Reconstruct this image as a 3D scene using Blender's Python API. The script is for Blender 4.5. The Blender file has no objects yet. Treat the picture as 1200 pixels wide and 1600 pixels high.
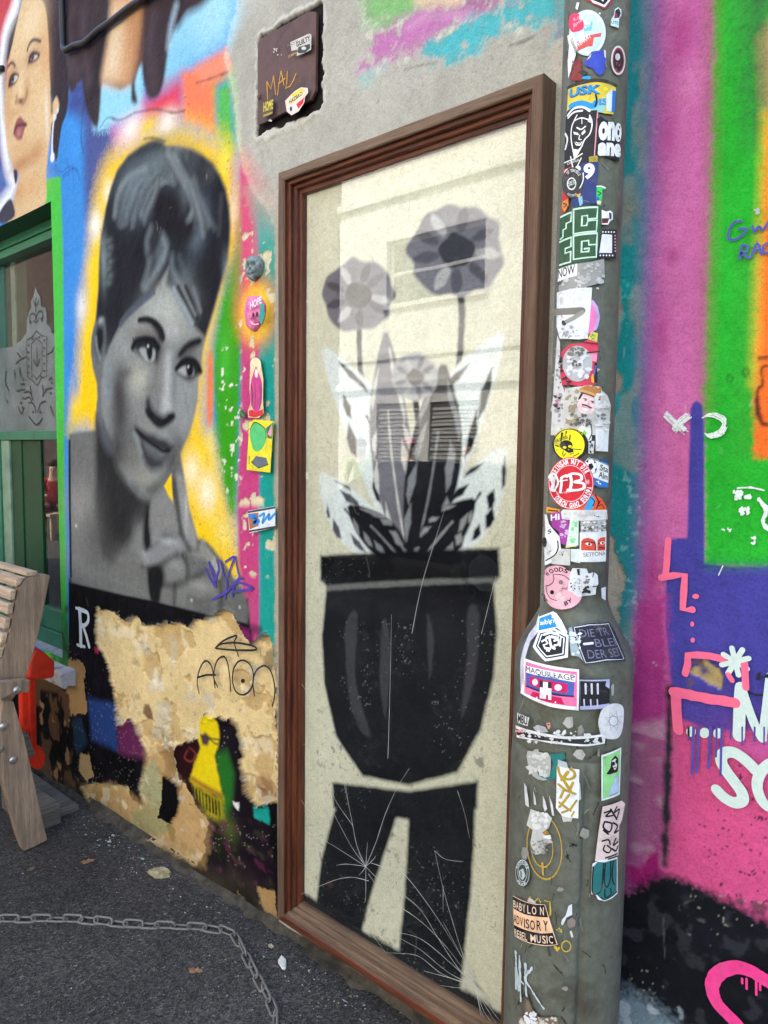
import bpy, bmesh, math, random
import numpy as np
from mathutils import Vector, Matrix

SC = bpy.context.scene
COL = SC.collection
random.seed(7)
RNG = np.random.default_rng(7)

# ------------------------------------------------------------------ camera
CAM = np.array([1.61369, -1.44439, 1.56119])
YAW, PITCH, ROLL, FPX = 0.71141915, 0.08436939, 0.01289464, 1100.0   # measured from the frame's corners


def cam_axes():
    cy, sy = math.cos(YAW), math.sin(YAW)
    cp, sp = math.cos(PITCH), math.sin(PITCH)
    fwd = np.array([-sy * cp, cy * cp, -sp])
    right = np.array([cy, sy, 0.0])
    up = np.cross(right, fwd)
    cr, sr = math.cos(ROLL), math.sin(ROLL)
    return cr * right + sr * up, -sr * right + cr * up, fwd


AX_R, AX_U, AX_F = cam_axes()
cam_data = bpy.data.cameras.new('camera')
cam_data.sensor_fit = 'VERTICAL'
cam_data.sensor_height = 36.0
cam_data.lens = FPX / 1600.0 * 36.0
cam_data.clip_start = 0.02
cam_data.clip_end = 600.0
cam = bpy.data.objects.new('camera', cam_data)
COL.objects.link(cam)
cam.matrix_world = Matrix((
    (AX_R[0], AX_U[0], -AX_F[0], CAM[0]),
    (AX_R[1], AX_U[1], -AX_F[1], CAM[1]),
    (AX_R[2], AX_U[2], -AX_F[2], CAM[2]),
    (0, 0, 0, 1)))
SC.camera = cam

# ------------------------------------------------------------------ light
SUN_EL = math.radians(50)
SUN_AZ = math.atan2(-0.26, 0.965)            # bearing from +Y towards +X of the place the sun stands: behind the wall, to the left
world = bpy.data.worlds.new('World')
SC.world = world
world.use_nodes = True
wn = world.node_tree.nodes
bg = wn['Background']
sky = wn.new('ShaderNodeTexSky')
sky.sky_type = 'NISHITA'
sky.sun_disc = False
sky.sun_elevation = SUN_EL
sky.sun_rotation = SUN_AZ
sky.air_density = 1.0
sky.dust_density = 2.5
sky.ozone_density = 1.0
world.node_tree.links.new(sky.outputs[0], bg.inputs[0])
bg.inputs[1].default_value = 0.15
sun_data = bpy.data.lights.new('sun', 'SUN')
sun_data.energy = 2.6
sun_data.angle = math.radians(0.5)
sun_data.color = (1.0, 0.95, 0.86)
sun = bpy.data.objects.new('sun', sun_data)
COL.objects.link(sun)
to_sun = Vector((math.sin(SUN_AZ) * math.cos(SUN_EL), math.cos(SUN_AZ) * math.cos(SUN_EL), math.sin(SUN_EL)))
sun.rotation_euler = to_sun.to_track_quat('Z', 'Y').to_euler()
sun.location = to_sun * 30

SC.view_settings.view_transform = 'Standard'
SC.view_settings.look = 'None'
SC.view_settings.gamma = 1.0
SC.view_settings.use_curve_mapping = False
SC.view_settings.exposure = 2.55
SC.render.engine = 'CYCLES'
SC.cycles.max_bounces = 8
SC.cycles.transparent_max_bounces = 16
SC.cycles.use_denoising = True

# ------------------------------------------------------------------ photo point -> place
def px_ray(u, v):
    return AX_F + (u - 600.0) / FPX * AX_R - (v - 800.0) / FPX * AX_U


def on_plane(u, v, axis, val):
    d = px_ray(u, v)
    return CAM + d * ((val - CAM[axis]) / d[axis])


ZOOM = {'': (0, 0, 1, 1)}
ZOOM['T'] = (0, 0, 2.6667)      # top-left
ZOOM['A'] = (140, 210, 5)
ZOOM['B'] = (140, 450, 6)
ZOOM['C'] = (140, 600, 6)
ZOOM['D'] = (100, 760, 4)
ZOOM['E'] = (0, 0, 4.5714)
ZOOM['Q'] = (90, 940, 3.2)
ZOOM['M'] = (400, 0, 2.6667)
ZOOM['G'] = (800, 0, 3)
ZOOM['J'] = (800, 640, 3)
ZOOM['K'] = (780, 920, 2.857)
ZOOM['N'] = (1000, 980, 5)
ZOOM['O'] = (1030, 300, 3.2)
ZOOM['L'] = (780, 1340, 2.857)
ZOOM['W'] = (0, 310, 4.1)
ZOOM['X'] = (0, 680, 4.21)
ZOOM['Y'] = (0, 860, 3.333)
ZOOM['P1'] = (860, 0, 6.667)
ZOOM['P2'] = (860, 220, 6.667)
ZOOM['P3'] = (860, 440, 6.667)
ZOOM['P4'] = (860, 620, 6.667)
ZOOM['P5'] = (840, 790, 8.42)
ZOOM['P6'] = (800, 940, 6.667)
ZOOM['P7'] = (800, 1140, 5.714)
ZOOM['P8'] = (800, 1380, 7.273)
ZOOM['H'] = (395, 10, 8)
ZOOM['S'] = (380, 540, 5.333)
ZOOM['R8'] = (400, 1200, 2.6667)


def px(tag, pts):
    z = ZOOM[tag]
    return [(z[0] + p[0] / z[2], z[1] + p[1] / z[2]) for p in pts]


def wall_pts(tag, pts, Y=0.0):
    out = []
    for u, v in px(tag, pts):
        p = on_plane(u, v, 1, Y)
        out.append((p[0], p[2]))
    return np.array(out)


def smooth(pts, n=6, closed=True):
    p = np.asarray(pts, float)
    m = len(p)
    out = []
    rng = range(m) if closed else range(m - 1)
    for i in rng:
        if closed:
            a, b, c, d = p[i - 1], p[i], p[(i + 1) % m], p[(i + 2) % m]
        else:
            a, b, c, d = p[max(i - 1, 0)], p[i], p[i + 1], p[min(i + 2, m - 1)]
        for k in range(n):
            t = k / n
            out.append(0.5 * ((2 * b) + (c - a) * t + (2 * a - 5 * b + 4 * c - d) * t * t + (3 * b - a - 3 * c + d) * t ** 3))
    if not closed:
        out.append(p[-1])
    return np.array(out)


def lin(rgb):
    c = np.asarray(rgb, float) / 255.0
    return np.where(c <= 0.04045, c / 12.92, ((c + 0.055) / 1.055) ** 2.4)


# ------------------------------------------------------------------ noise
def vnoise(x, y, seed=0):
    xi = np.floor(x).astype(np.int64); yi = np.floor(y).astype(np.int64)
    xf = x - xi; yf = y - yi
    xf = xf * xf * (3 - 2 * xf); yf = yf * yf * (3 - 2 * yf)

    def h(a, b):
        n = (a * 374761393 + b * 668265263 + seed * 2147483647) & 0xFFFFFFFF
        n = ((n ^ (n >> 13)) * 1274126177) & 0xFFFFFFFF
        return ((n ^ (n >> 16)) & 0xFFFF) / 65535.0
    return (h(xi, yi) * (1 - xf) + h(xi + 1, yi) * xf) * (1 - yf) + (h(xi, yi + 1) * (1 - xf) + h(xi + 1, yi + 1) * xf) * yf


def fbm(x, y, f=1.0, octv=4, seed=0, gain=0.5):
    s = 0.0; a = 1.0; t = 0.0
    for i in range(octv):
        s = s + a * vnoise(x * f + 17.3 * i + 500, y * f + 31.7 * i + 500, seed + i)
        t += a; a *= gain; f *= 2.03
    return s / t


# ------------------------------------------------------------------ painter: colours a grid of wall points
class Canvas:
    def __init__(self, xs, zs, base):
        self.xs, self.zs = np.asarray(xs), np.asarray(zs)
        self.XX, self.ZZ = np.meshgrid(self.xs, self.zs)
        self.col = np.zeros(self.XX.shape + (3,)) + lin(base)
        self.hgt = np.zeros(self.XX.shape)
        self.rid = np.zeros(self.XX.shape, np.int16)
        self.edge = fbm(self.XX, self.ZZ, 34, 4, 3) - 0.5       # ragged edges
        self.fine = fbm(self.XX, self.ZZ, 150, 2, 9) - 0.5
        self.edge = self.edge + 0.35 * (fbm(self.XX, self.ZZ, 110, 2, 4) - 0.5)
        self.k = 1.0                                             # how soft the spray edges are

    def win(self, lo, hi, pad):
        i0, i1 = np.searchsorted(self.xs, [lo[0] - pad, hi[0] + pad])
        j0, j1 = np.searchsorted(self.zs, [lo[1] - pad, hi[1] + pad])
        return slice(j0, j1), slice(i0, i1)

    def sdf(self, pts, pad, closed=True):
        P = np.asarray(pts, float)
        sl = self.win(P.min(0), P.max(0), pad)
        x, z = self.XX[sl], self.ZZ[sl]
        d2 = np.full(x.shape, 1e9)
        inside = np.zeros(x.shape, bool)
        n = len(P)
        for i in range(n if closed else n - 1):
            a, b = P[i], P[(i + 1) % n]
            ex, ez = b - a
            L = ex * ex + ez * ez + 1e-12
            t = np.clip(((x - a[0]) * ex + (z - a[1]) * ez) / L, 0, 1)
            d2 = np.minimum(d2, (x - a[0] - t * ex) ** 2 + (z - a[1] - t * ez) ** 2)
            if closed and ez != 0:
                c = ((a[1] > z) != (b[1] > z)) & (x < ex * (z - a[1]) / ez + a[0])
                inside ^= c
        d = np.sqrt(d2)
        return sl, np.where(inside, -d, d) if closed else d

    def mix(self, sl, w, rgb, rid=None, hgt=None):
        c = lin(rgb)
        w = np.clip(w, 0, 1)
        self.col[sl] = self.col[sl] * (1 - w[..., None]) + c * w[..., None]
        if rid is not None:
            self.rid[sl][w > 0.5] = rid
        if hgt is not None:
            self.hgt[sl] = self.hgt[sl] * (1 - w) + hgt * w

    def fill(self, tag, pts, rgb, soft=0.004, alpha=1.0, rough=0.0, spray=0.0, sm=0, rid=None, hgt=None, Y=0.0):
        P = wall_pts(tag, pts, Y) if tag is not None else np.asarray(pts)
        soft = soft * self.k
        if sm:
            P = smooth(P, sm)
        sl, d = self.sdf(P, soft + rough + spray + 0.01)
        d = d + rough * 2 * self.edge[sl] + spray * 2 * self.fine[sl]
        self.mix(sl, np.clip(0.5 - d / (soft + 1e-6) * 0.5, 0, 1) ** 1 * alpha, rgb, rid, hgt)

    def line(self, tag, pts, w, rgb, soft=0.003, alpha=1.0, sm=5, rough=0.0, closed=False):
        P = wall_pts(tag, pts) if tag is not None else np.asarray(pts)
        soft = soft * self.k
        if sm:
            P = smooth(P, sm, closed)
        sl, d = self.sdf(P, w + soft + rough + 0.005, closed=False)
        d = d - w / 2 + rough * 2 * self.edge[sl]
        self.mix(sl, np.clip(0.5 - d / (soft + 1e-6) * 0.5, 0, 1) * alpha, rgb)

    def blob(self, tag, c, r, rgb, alpha=0.8, ang=0.0, hard=1.0):
        q = wall_pts(tag, [c, (c[0] + r[0], c[1]), (c[0], c[1] + r[1])])
        rx, rz = abs(q[1][0] - q[0][0]), abs(q[2][1] - q[0][1])
        m = 2.2 * max(rx, rz)
        sl = self.win(q[0] - m, q[0] + m, 0)
        x, z = self.XX[sl] - q[0][0], self.ZZ[sl] - q[0][1]
        ca, sa = math.cos(ang), math.sin(ang)
        k = ((x * ca + z * sa) / rx) ** 2 + ((z * ca - x * sa) / rz) ** 2
        self.mix(sl, alpha * np.exp(-k ** hard * 0.9), rgb)

    def speck(self, tag, pts, rgb, freq=60, thr=0.66, seed=1, alpha=1.0, soft=0.03, stretch=1.0, rid=None, hgt=None, pad=0.02):
        """chips and flakes with shapes of their own inside an outline"""
        P = wall_pts(tag, pts) if tag is not None else np.asarray(pts)
        sl, d = self.sdf(P, pad)
        n = fbm(self.XX[sl] * stretch, self.ZZ[sl], freq, 3, seed)
        if freq > 45:                                   # fine chips come in clusters
            n = n - 0.16 * (1 - np.clip((fbm(self.XX[sl], self.ZZ[sl], 7, 3, seed + 50) - 0.40) * 5, 0, 1))
        w = np.clip((n - thr) / soft, 0, 1) * np.clip(0.5 - d / pad, 0, 1) * alpha
        self.mix(sl, w, rgb, rid, hgt)


# ------------------------------------------------------------------ materials
MATS = {}


def new_mat(name):
    m = bpy.data.materials.new(name)
    m.use_nodes = True
    return m, m.node_tree.nodes, m.node_tree.links, m.node_tree.nodes['Principled BSDF']


def add_noise(nt, scale, detail=4, rough=0.55, dist=0.0, coord='Object', stretch=None):
    tc = nt.nodes.new('ShaderNodeTexCoord')
    n = nt.nodes.new('ShaderNodeTexNoise')
    n.inputs['Scale'].default_value = scale
    n.inputs['Detail'].default_value = detail
    n.inputs['Roughness'].default_value = rough
    n.inputs['Distortion'].default_value = dist
    if stretch:
        mp = nt.nodes.new('ShaderNodeMapping')
        mp.inputs['Scale'].default_value = stretch
        nt.links.new(tc.outputs[coord], mp.inputs[0])
        nt.links.new(mp.outputs[0], n.inputs['Vector'])
    else:
        nt.links.new(tc.outputs[coord], n.inputs['Vector'])
    return n


def ramp(nt, src, stops):
    r = nt.nodes.new('ShaderNodeValToRGB')
    e = r.color_ramp.elements
    while len(e) < len(stops):
        e.new(0.5)
    for k, (p, c) in enumerate(stops):
        e[k].position = p
        e[k].color = (*c, 1) if len(c) == 3 else c
    nt.links.new(src, r.inputs[0])
    return r


def mixc(nt, a, b, fac, mode='MIX'):
    m = nt.nodes.new('ShaderNodeMix')
    m.data_type = 'RGBA'
    m.blend_type = mode
    for sock, v in ((m.inputs[6], a), (m.inputs[7], b), (m.inputs[0], fac)):
        if hasattr(v, 'default_value') or hasattr(v, 'links'):
            nt.links.new(v, sock)
        elif isinstance(v, (int, float)):
            sock.default_value = v
        else:
            sock.default_value = (*v, 1)
    return m.outputs[2]


def bump(nt, b, src, strength, dist):
    n = nt.nodes.new('ShaderNodeBump')
    n.inputs['Strength'].default_value = strength
    n.inputs['Distance'].default_value = dist
    nt.links.new(src, n.inputs['Height'])
    prev = b.inputs['Normal'].links
    if prev:
        nt.links.new(prev[0].from_socket, n.inputs['Normal'])
    nt.links.new(n.outputs[0], b.inputs['Normal'])


def mat_flat(rgb, rough=0.45, wear=0.12, spec=0.4, name=None, scale=70, metal=0.0):
    """plain paint / print / plastic with slight unevenness"""
    key = (tuple(rgb), rough, wear, spec, scale, metal)
    if key in MATS:
        return MATS[key]
    m, N, L, b = new_mat(name or 'print_%02x%02x%02x' % tuple(int(c) for c in rgb))
    c = lin(rgb)
    n = add_noise(m.node_tree, scale, 5, 0.65)
    r = ramp(m.node_tree, n.outputs[0], [(0.3, c * (1 - wear)), (0.55, c), (0.75, np.minimum(c * (1 + wear * 0.6) + 0.01 * wear, 1))])
    L.new(r.outputs[0], b.inputs['Base Color'])
    b.inputs['Roughness'].default_value = rough
    b.inputs['Specular IOR Level'].default_value = spec
    b.inputs['Metallic'].default_value = metal
    MATS[key] = m
    return m


def mat_dirty(name, rgb, stain, rough=0.55, scale=12, amt=(0.45, 0.7), bump_d=0.001, grain=0, stretch=None, spec=0.4, rgb2=None, bscale=180):
    """painted, weathered surface: two tones, stains and a fine relief"""
    m, N, L, b = new_mat(name)
    nt = m.node_tree
    n1 = add_noise(nt, scale, 6, 0.65, 0.4, stretch=stretch)
    n2 = add_noise(nt, scale * 6, 5, 0.7, stretch=stretch)
    f1 = ramp(nt, n1.outputs[0], [(amt[0], (0, 0, 0)), (amt[1], (1, 1, 1))])
    f2 = ramp(nt, n2.outputs[0], [(0.35, (0, 0, 0)), (0.75, (1, 1, 1))])
    c1 = lin(rgb)
    base = mixc(nt, c1, lin(rgb2) if rgb2 is not None else c1 * 0.72, f2.outputs[0])
    out = mixc(nt, base, lin(stain), f1.outputs[0])
    L.new(out, b.inputs['Base Color'])
    b.inputs['Roughness'].default_value = rough
    b.inputs['Specular IOR Level'].default_value = spec
    n3 = add_noise(nt, bscale, 4, 0.6, stretch=stretch)
    bump(nt, b, n3.outputs[0], 0.5, bump_d)
    return m


def mat_wood(name, light, dark, axis=0, scale=9.0, rough=0.7, ring=0.35):
    m, N, L, b = new_mat(name)
    nt = m.node_tree
    st = [26.0, 26.0, 26.0]; st[axis] = 1.6
    n1 = add_noise(nt, scale * 0.35, 7, 0.62, 0.25, stretch=st)
    n2 = add_noise(nt, scale * 1.6, 5, 0.7, 0.1, stretch=st)
    n3 = add_noise(nt, 5, 3, 0.5)
    r1 = ramp(nt, n1.outputs[0], [(0.3, lin(dark)), (0.52, (lin(light) + lin(dark)) / 2), (0.7, lin(light))])
    r2 = ramp(nt, n2.outputs[0], [(0.34, (0.45, 0.43, 0.42)), (0.5, (1, 1, 1))])
    c = mixc(nt, r1.outputs[0], r2.outputs[0], 0.65, 'MULTIPLY')
    r3 = ramp(nt, n3.outputs[0], [(0.35, (0.8, 0.8, 0.82)), (0.65, (1.12, 1.1, 1.05))])
    c = mixc(nt, c, r3.outputs[0], 0.8, 'MULTIPLY')
    L.new(c, b.inputs['Base Color'])
    b.inputs['Roughness'].default_value = rough
    b.inputs['Specular IOR Level'].default_value = 0.25
    bump(nt, b, n2.outputs[0], 0.5, 0.0012)
    return m


def mat_canvas(name, rough=0.7, bump_d=0.003, bscale=110, spec=0.08):
    """paint whose colour is stored on the wall's points; fine plaster relief and dirt on top"""
    m, N, L, b = new_mat(name)
    nt = m.node_tree
    at = N.new('ShaderNodeAttribute'); at.attribute_name = 'paint'
    n1 = add_noise(nt, 45, 6, 0.7)
    r1 = ramp(nt, n1.outputs[0], [(0.3, (0.80, 0.80, 0.80)), (0.55, (1, 1, 1)), (0.75, (1.07, 1.07, 1.07))])
    c = mixc(nt, at.outputs['Color'], r1.outputs[0], 0.75, 'MULTIPLY')
    n2 = add_noise(nt, 240, 4, 0.72)
    r2 = ramp(nt, n2.outputs[0], [(0.36, (0.60, 0.59, 0.58)), (0.5, (1, 1, 1)), (0.66, (1.14, 1.14, 1.14))])
    c = mixc(nt, c, r2.outputs[0], 0.55, 'MULTIPLY')
    n4 = add_noise(nt, 3.0, 8, 0.75, 0.6)
    r4 = ramp(nt, n4.outputs[0], [(0.64, (0, 0, 0)), (0.74, (1, 1, 1))])
    f = N.new('ShaderNodeMath'); f.operation = 'MULTIPLY'; f.inputs[1].default_value = 0.16
    L.new(r4.outputs[0], f.inputs[0])
    c = mixc(nt, c, lin((95, 90, 82)), f.outputs[0])
    L.new(c, b.inputs['Base Color'])
    b.inputs['Roughness'].default_value = rough
    b.inputs['Specular IOR Level'].default_value = spec
    n3 = add_noise(nt, bscale, 6, 0.65)
    bump(nt, b, n3.outputs[0], 0.55, bump_d)
    n5 = add_noise(nt, 14, 3, 0.5)
    bump(nt, b, n5.outputs[0], 0.6, 0.012)
    return m


def mat_glass(name, tint=(1, 1, 1), ior=1.5, haze=0.0):
    m = bpy.data.materials.new(name)
    m.use_nodes = True
    N, L = m.node_tree.nodes, m.node_tree.links
    N.clear()
    out = N.new('ShaderNodeOutputMaterial')
    tr = N.new('ShaderNodeBsdfTransparent'); tr.inputs[0].default_value = (*tint, 1)
    gl = N.new('ShaderNodeBsdfGlossy'); gl.inputs['Roughness'].default_value = 0.0
    fr = N.new('ShaderNodeFresnel')
    ge = N.new('ShaderNodeNewGeometry')
    io = N.new('ShaderNodeMix'); io.data_type = 'FLOAT'
    io.inputs[2].default_value = ior; io.inputs[3].default_value = 1.0 / ior     # leaving a thin pane reflects no more than entering it
    L.new(ge.outputs['Backfacing'], io.inputs[0]); L.new(io.outputs[0], fr.inputs[0])
    n = add_noise(m.node_tree, 2.2, 2, 0.5)
    bp = N.new('ShaderNodeBump'); bp.inputs['Strength'].default_value = 0.05; bp.inputs['Distance'].default_value = 0.01
    L.new(n.outputs[0], bp.inputs['Height'])
    L.new(bp.outputs[0], gl.inputs['Normal'])
    mx = N.new('ShaderNodeMixShader')
    L.new(fr.outputs[0], mx.inputs[0]); L.new(tr.outputs[0], mx.inputs[1]); L.new(gl.outputs[0], mx.inputs[2])
    last = mx.outputs[0]
    if haze:
        df = N.new('ShaderNodeBsdfDiffuse'); df.inputs[0].default_value = (0.55, 0.56, 0.53, 1)
        n2 = add_noise(m.node_tree, 9, 6, 0.75, 0.5)
        r2 = ramp(m.node_tree, n2.outputs[0], [(0.45, (0, 0, 0)), (0.8, (haze, haze, haze))])
        m2 = N.new('ShaderNodeMixShader')
        L.new(r2.outputs[0], m2.inputs[0]); L.new(last, m2.inputs[1]); L.new(df.outputs[0], m2.inputs[2])
        last = m2.outputs[0]
    L.new(last, out.inputs[0])
    return m


def mat_print(rgb):
    """sticker paper: faded ink, rubbed spots and street grime"""
    key = ('print', tuple(rgb))
    if key in MATS: return MATS[key]
    m, N, L, b = new_mat('print_%02x%02x%02x' % tuple(int(c) for c in rgb))
    nt = m.node_tree
    c = lin(rgb)
    n1 = add_noise(nt, 38, 6, 0.7)
    r1 = ramp(nt, n1.outputs[0], [(0.3, c * 0.78), (0.55, c), (0.75, np.minimum(c * 1.08 + 0.012, 1))])
    n2 = add_noise(nt, 26, 9, 0.8, 0.7)
    r2 = ramp(nt, n2.outputs[0], [(0.54, (0, 0, 0)), (0.68, (0.55, 0.55, 0.55))])
    o1 = mixc(nt, r1.outputs[0], lin((112, 107, 96)), r2.outputs[0])
    n3 = add_noise(nt, 120, 8, 0.8, 0.5)
    r3 = ramp(nt, n3.outputs[0], [(0.66, (0, 0, 0)), (0.70, (0.8, 0.8, 0.8))])
    o2 = mixc(nt, o1, lin((168, 164, 156)), r3.outputs[0])
    L.new(o2, b.inputs['Base Color'])
    b.inputs['Roughness'].default_value = 0.55
    b.inputs['Specular IOR Level'].default_value = 0.25
    bump(nt, b, n1.outputs[0], 0.4, 0.0012)
    MATS[key] = m
    return m


# ------------------------------------------------------------------ objects
def tag(o, label=None, cat=None, group=None, kind=None):
    if label: o['label'] = label
    if cat: o['category'] = cat
    if group: o['group'] = group
    if kind: o['kind'] = kind
    return o


def thing(name, label, cat, loc=(0, 0, 0), group=None):
    o = bpy.data.objects.new(name, None)
    o.empty_display_size = 0.1
    COL.objects.link(o)
    o.location = loc
    return tag(o, label, cat, group)


def link(name, me, parent=None, mats=()):
    o = bpy.data.objects.new(name, me)
    COL.objects.link(o)
    for m in mats:
        me.materials.append(m)
    if parent is not None:
        o.parent = parent
        o.matrix_parent_inverse = Matrix.Translation(parent_world(parent)).inverted()
    return o


def parent_world(o):
    return Vector(o.location)          # every child is compensated, so an object's own location is where it stands


def mesh_from(name, verts, faces, mat=None, parent=None, smooth_sh=False):
    me = bpy.data.meshes.new(name)
    me.from_pydata([tuple(map(float, v)) for v in verts], [], [tuple(f) for f in faces])
    me.update()
    if smooth_sh:
        me.polygons.foreach_set('use_smooth', np.ones(len(me.polygons), bool))
    return link(name, me, parent, [mat] if mat else [])


def bm_obj(name, bm, mat, parent=None, smooth_sh=False):
    me = bpy.data.meshes.new(name)
    bmesh.ops.recalc_face_normals(bm, faces=bm.faces)
    bm.to_mesh(me); bm.free()
    if smooth_sh:
        me.polygons.foreach_set('use_smooth', np.ones(len(me.polygons), bool))
    return link(name, me, parent, mat if isinstance(mat, (list, tuple)) else [mat])


def bm_box(bm, lo, hi, bev=0.0):
    r = bmesh.ops.create_cube(bm, size=1.0)
    vs = r['verts']
    for v in vs:
        v.co = Vector([lo[i] + (v.co[i] + 0.5) * (hi[i] - lo[i]) for i in range(3)])
    if bev:
        es = list({e for v in vs for e in v.link_edges})
        bmesh.ops.bevel(bm, geom=es, offset=bev, segments=2, affect='EDGES', profile=0.6)


def box(name, lo, hi, mat, parent=None, bev=0.0):
    bm = bmesh.new()
    bm_box(bm, lo, hi, bev)
    return bm_obj(name, bm, mat, parent)


def prism(name, pts3, vec, mat, parent=None, bev=0.003, smooth_sh=False):
    """outline in space, extruded along vec"""
    bm = bmesh.new()
    vs = [bm.verts.new(tuple(map(float, p))) for p in pts3]
    f = bm.faces.new(vs)
    r = bmesh.ops.extrude_face_region(bm, geom=[f])
    bmesh.ops.translate(bm, verts=[g for g in r['geom'] if isinstance(g, bmesh.types.BMVert)], vec=Vector(vec))
    bmesh.ops.recalc_face_normals(bm, faces=bm.faces)
    if bev:
        es = [e for e in bm.edges if len(e.link_faces) == 2 and e.calc_face_angle(0) > 0.5]
        bmesh.ops.bevel(bm, geom=es, offset=bev, segments=2, affect='EDGES', profile=0.6, clamp_overlap=True)
    return bm_obj(name, bm, mat, parent, smooth_sh)


def tube(bm, pts, r, n=8, closed=False):
    P = [Vector(p) for p in pts]
    rings = []
    m = len(P)
    up = None
    for i in range(m):
        if closed:
            t = (P[(i + 1) % m] - P[i - 1]).normalized()
        else:
            t = (P[min(i + 1, m - 1)] - P[max(i - 1, 0)]).normalized()
        if up is None:
            up = t.orthogonal().normalized()
        up = (up - t * up.dot(t)).normalized()
        s = t.cross(up)
        rr = r[i] if hasattr(r, '__len__') else r
        rings.append([bm.verts.new(P[i] + (up * math.cos(a) + s * math.sin(a)) * rr) for a in [2 * math.pi * k / n for k in range(n)]])
    for i in range(m if closed else m - 1):
        a, b = rings[i], rings[(i + 1) % m]
        for k in range(n):
            bm.faces.new((a[k], a[(k + 1) % n], b[(k + 1) % n], b[k]))
    if not closed:
        bm.faces.new(rings[0][::-1]); bm.faces.new(rings[-1])


def lathe(name, prof, axis_xy, mat, parent=None, n=64, smooth_sh=True):
    verts, faces = [], []
    for r, z in prof:
        for k in range(n):
            a = 2 * math.pi * k / n
            verts.append((axis_xy[0] + r * math.cos(a), axis_xy[1] + r * math.sin(a), z))
    for i in range(len(prof) - 1):
        for k in range(n):
            faces.append((i * n + k, i * n + (k + 1) % n, (i + 1) * n + (k + 1) % n, (i + 1) * n + k))
    faces.append(tuple(range(n))[::-1])
    faces.append(tuple(range((len(prof) - 1) * n, len(prof) * n)))
    return mesh_from(name, verts, faces, mat, parent, smooth_sh)


# ------------------------------------------------------------------ flat print laid onto a surface (wall, plate or round post)
class Flat:
    """plane Y = y0, facing -Y"""
    def __init__(self, y0): self.y0 = y0
    def unroll(self, u, v):
        p = on_plane(u, v, 1, self.y0); return (p[0], p[2])
    def place(self, s, t, lift): return (s, self.y0 - lift, t)
    step = None


class Round:
    """surface of revolution about a vertical axis"""
    def __init__(self, cx, cy, rad, ref):
        self.c = (cx, cy); self.rad = rad; self.ref = ref
        self.face = math.atan2(CAM[1] - cy, CAM[0] - cx)
    step = 0.009
    def unroll(self, u, v):
        d = px_ray(u, v)
        ox, oy = CAM[0] - self.c[0], CAM[1] - self.c[1]
        tc_ = -(ox * d[0] + oy * d[1]) / (d[0] ** 2 + d[1] ** 2)          # nearest point to the axis

        def gap(t):
            q = CAM + d * t
            return math.hypot(q[0] - self.c[0], q[1] - self.c[1]) - self.rad(q[2])
        t0, t1 = tc_ - 0.22, tc_
        if gap(t1) < 0:
            n, prev, hit = 60, t0, None
            for k in range(1, n + 1):
                t = t0 + (t1 - t0) * k / n
                if gap(t) < 0:
                    lo, hi = prev, t
                    for _ in range(24):
                        mid = 0.5 * (lo + hi)
                        if gap(mid) < 0: hi = mid
                        else: lo = mid
                    break
                prev = t
            t1 = hi
        p = CAM + d * t1
        a = math.atan2(p[1] - self.c[1], p[0] - self.c[0]) - self.face
        a = (a + math.pi) % (2 * math.pi) - math.pi
        return (a * self.ref, p[2])
    def place(self, s, t, lift):
        a = s / self.ref + self.face
        r = self.rad(t) + lift
        return (self.c[0] + r * math.cos(a), self.c[1] + r * math.sin(a), t)


def lay(bm2, surf, lift, target, mi):
    """cut a flat mesh into strips so that it follows the surface, then add it to the target mesh"""
    if surf.step and bm2.verts:
        s0 = min(v.co.x for v in bm2.verts); s1 = max(v.co.x for v in bm2.verts)
        k = math.floor(s0 / surf.step) + 1
        while k * surf.step < s1:
            bmesh.ops.bisect_plane(bm2, geom=bm2.verts[:] + bm2.edges[:] + bm2.faces[:], plane_co=(k * surf.step, 0, 0), plane_no=(1, 0, 0), dist=1e-6)
            k += 1
        t0 = min(v.co.y for v in bm2.verts); t1 = max(v.co.y for v in bm2.verts)
        if t1 > 1.13 and t0 < 1.31:
            z = 1.13
            while z < 1.31:
                bmesh.ops.bisect_plane(bm2, geom=bm2.verts[:] + bm2.edges[:] + bm2.faces[:], plane_co=(0, z, 0), plane_no=(0, 1, 0), dist=1e-6)
                z += 0.012
    bmesh.ops.triangulate(bm2, faces=[f for f in bm2.faces if len(f.verts) > 4])
    mp = {}
    for v in bm2.verts:
        mp[v] = target.verts.new(surf.place(v.co.x, v.co.y, lift + v.co.z))
    for f in bm2.faces:
        try:
            nf = target.faces.new([mp[v] for v in f.verts])
            nf.material_index = mi
            nf.normal_update()
        except ValueError:
            pass
    bm2.free()


def flat_poly(st):
    bm = bmesh.new()
    P = [tuple(p) for p in st]
    a = sum(P[i][0] * P[(i + 1) % len(P)][1] - P[(i + 1) % len(P)][0] * P[i][1] for i in range(len(P)))
    if a < 0: P = P[::-1]
    f = bm.faces.new([bm.verts.new((x, y, 0)) for x, y in P])
    bmesh.ops.triangulate(bm, faces=[f])
    return bm


def flat_ring(outer, inner):
    bm = bmesh.new()
    n = len(outer)
    a = [bm.verts.new((*p, 0)) for p in outer]; b = [bm.verts.new((*p, 0)) for p in inner]
    for i in range(n):
        bm.faces.new((a[i], a[(i + 1) % n], b[(i + 1) % n], b[i]))
    return bm


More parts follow.
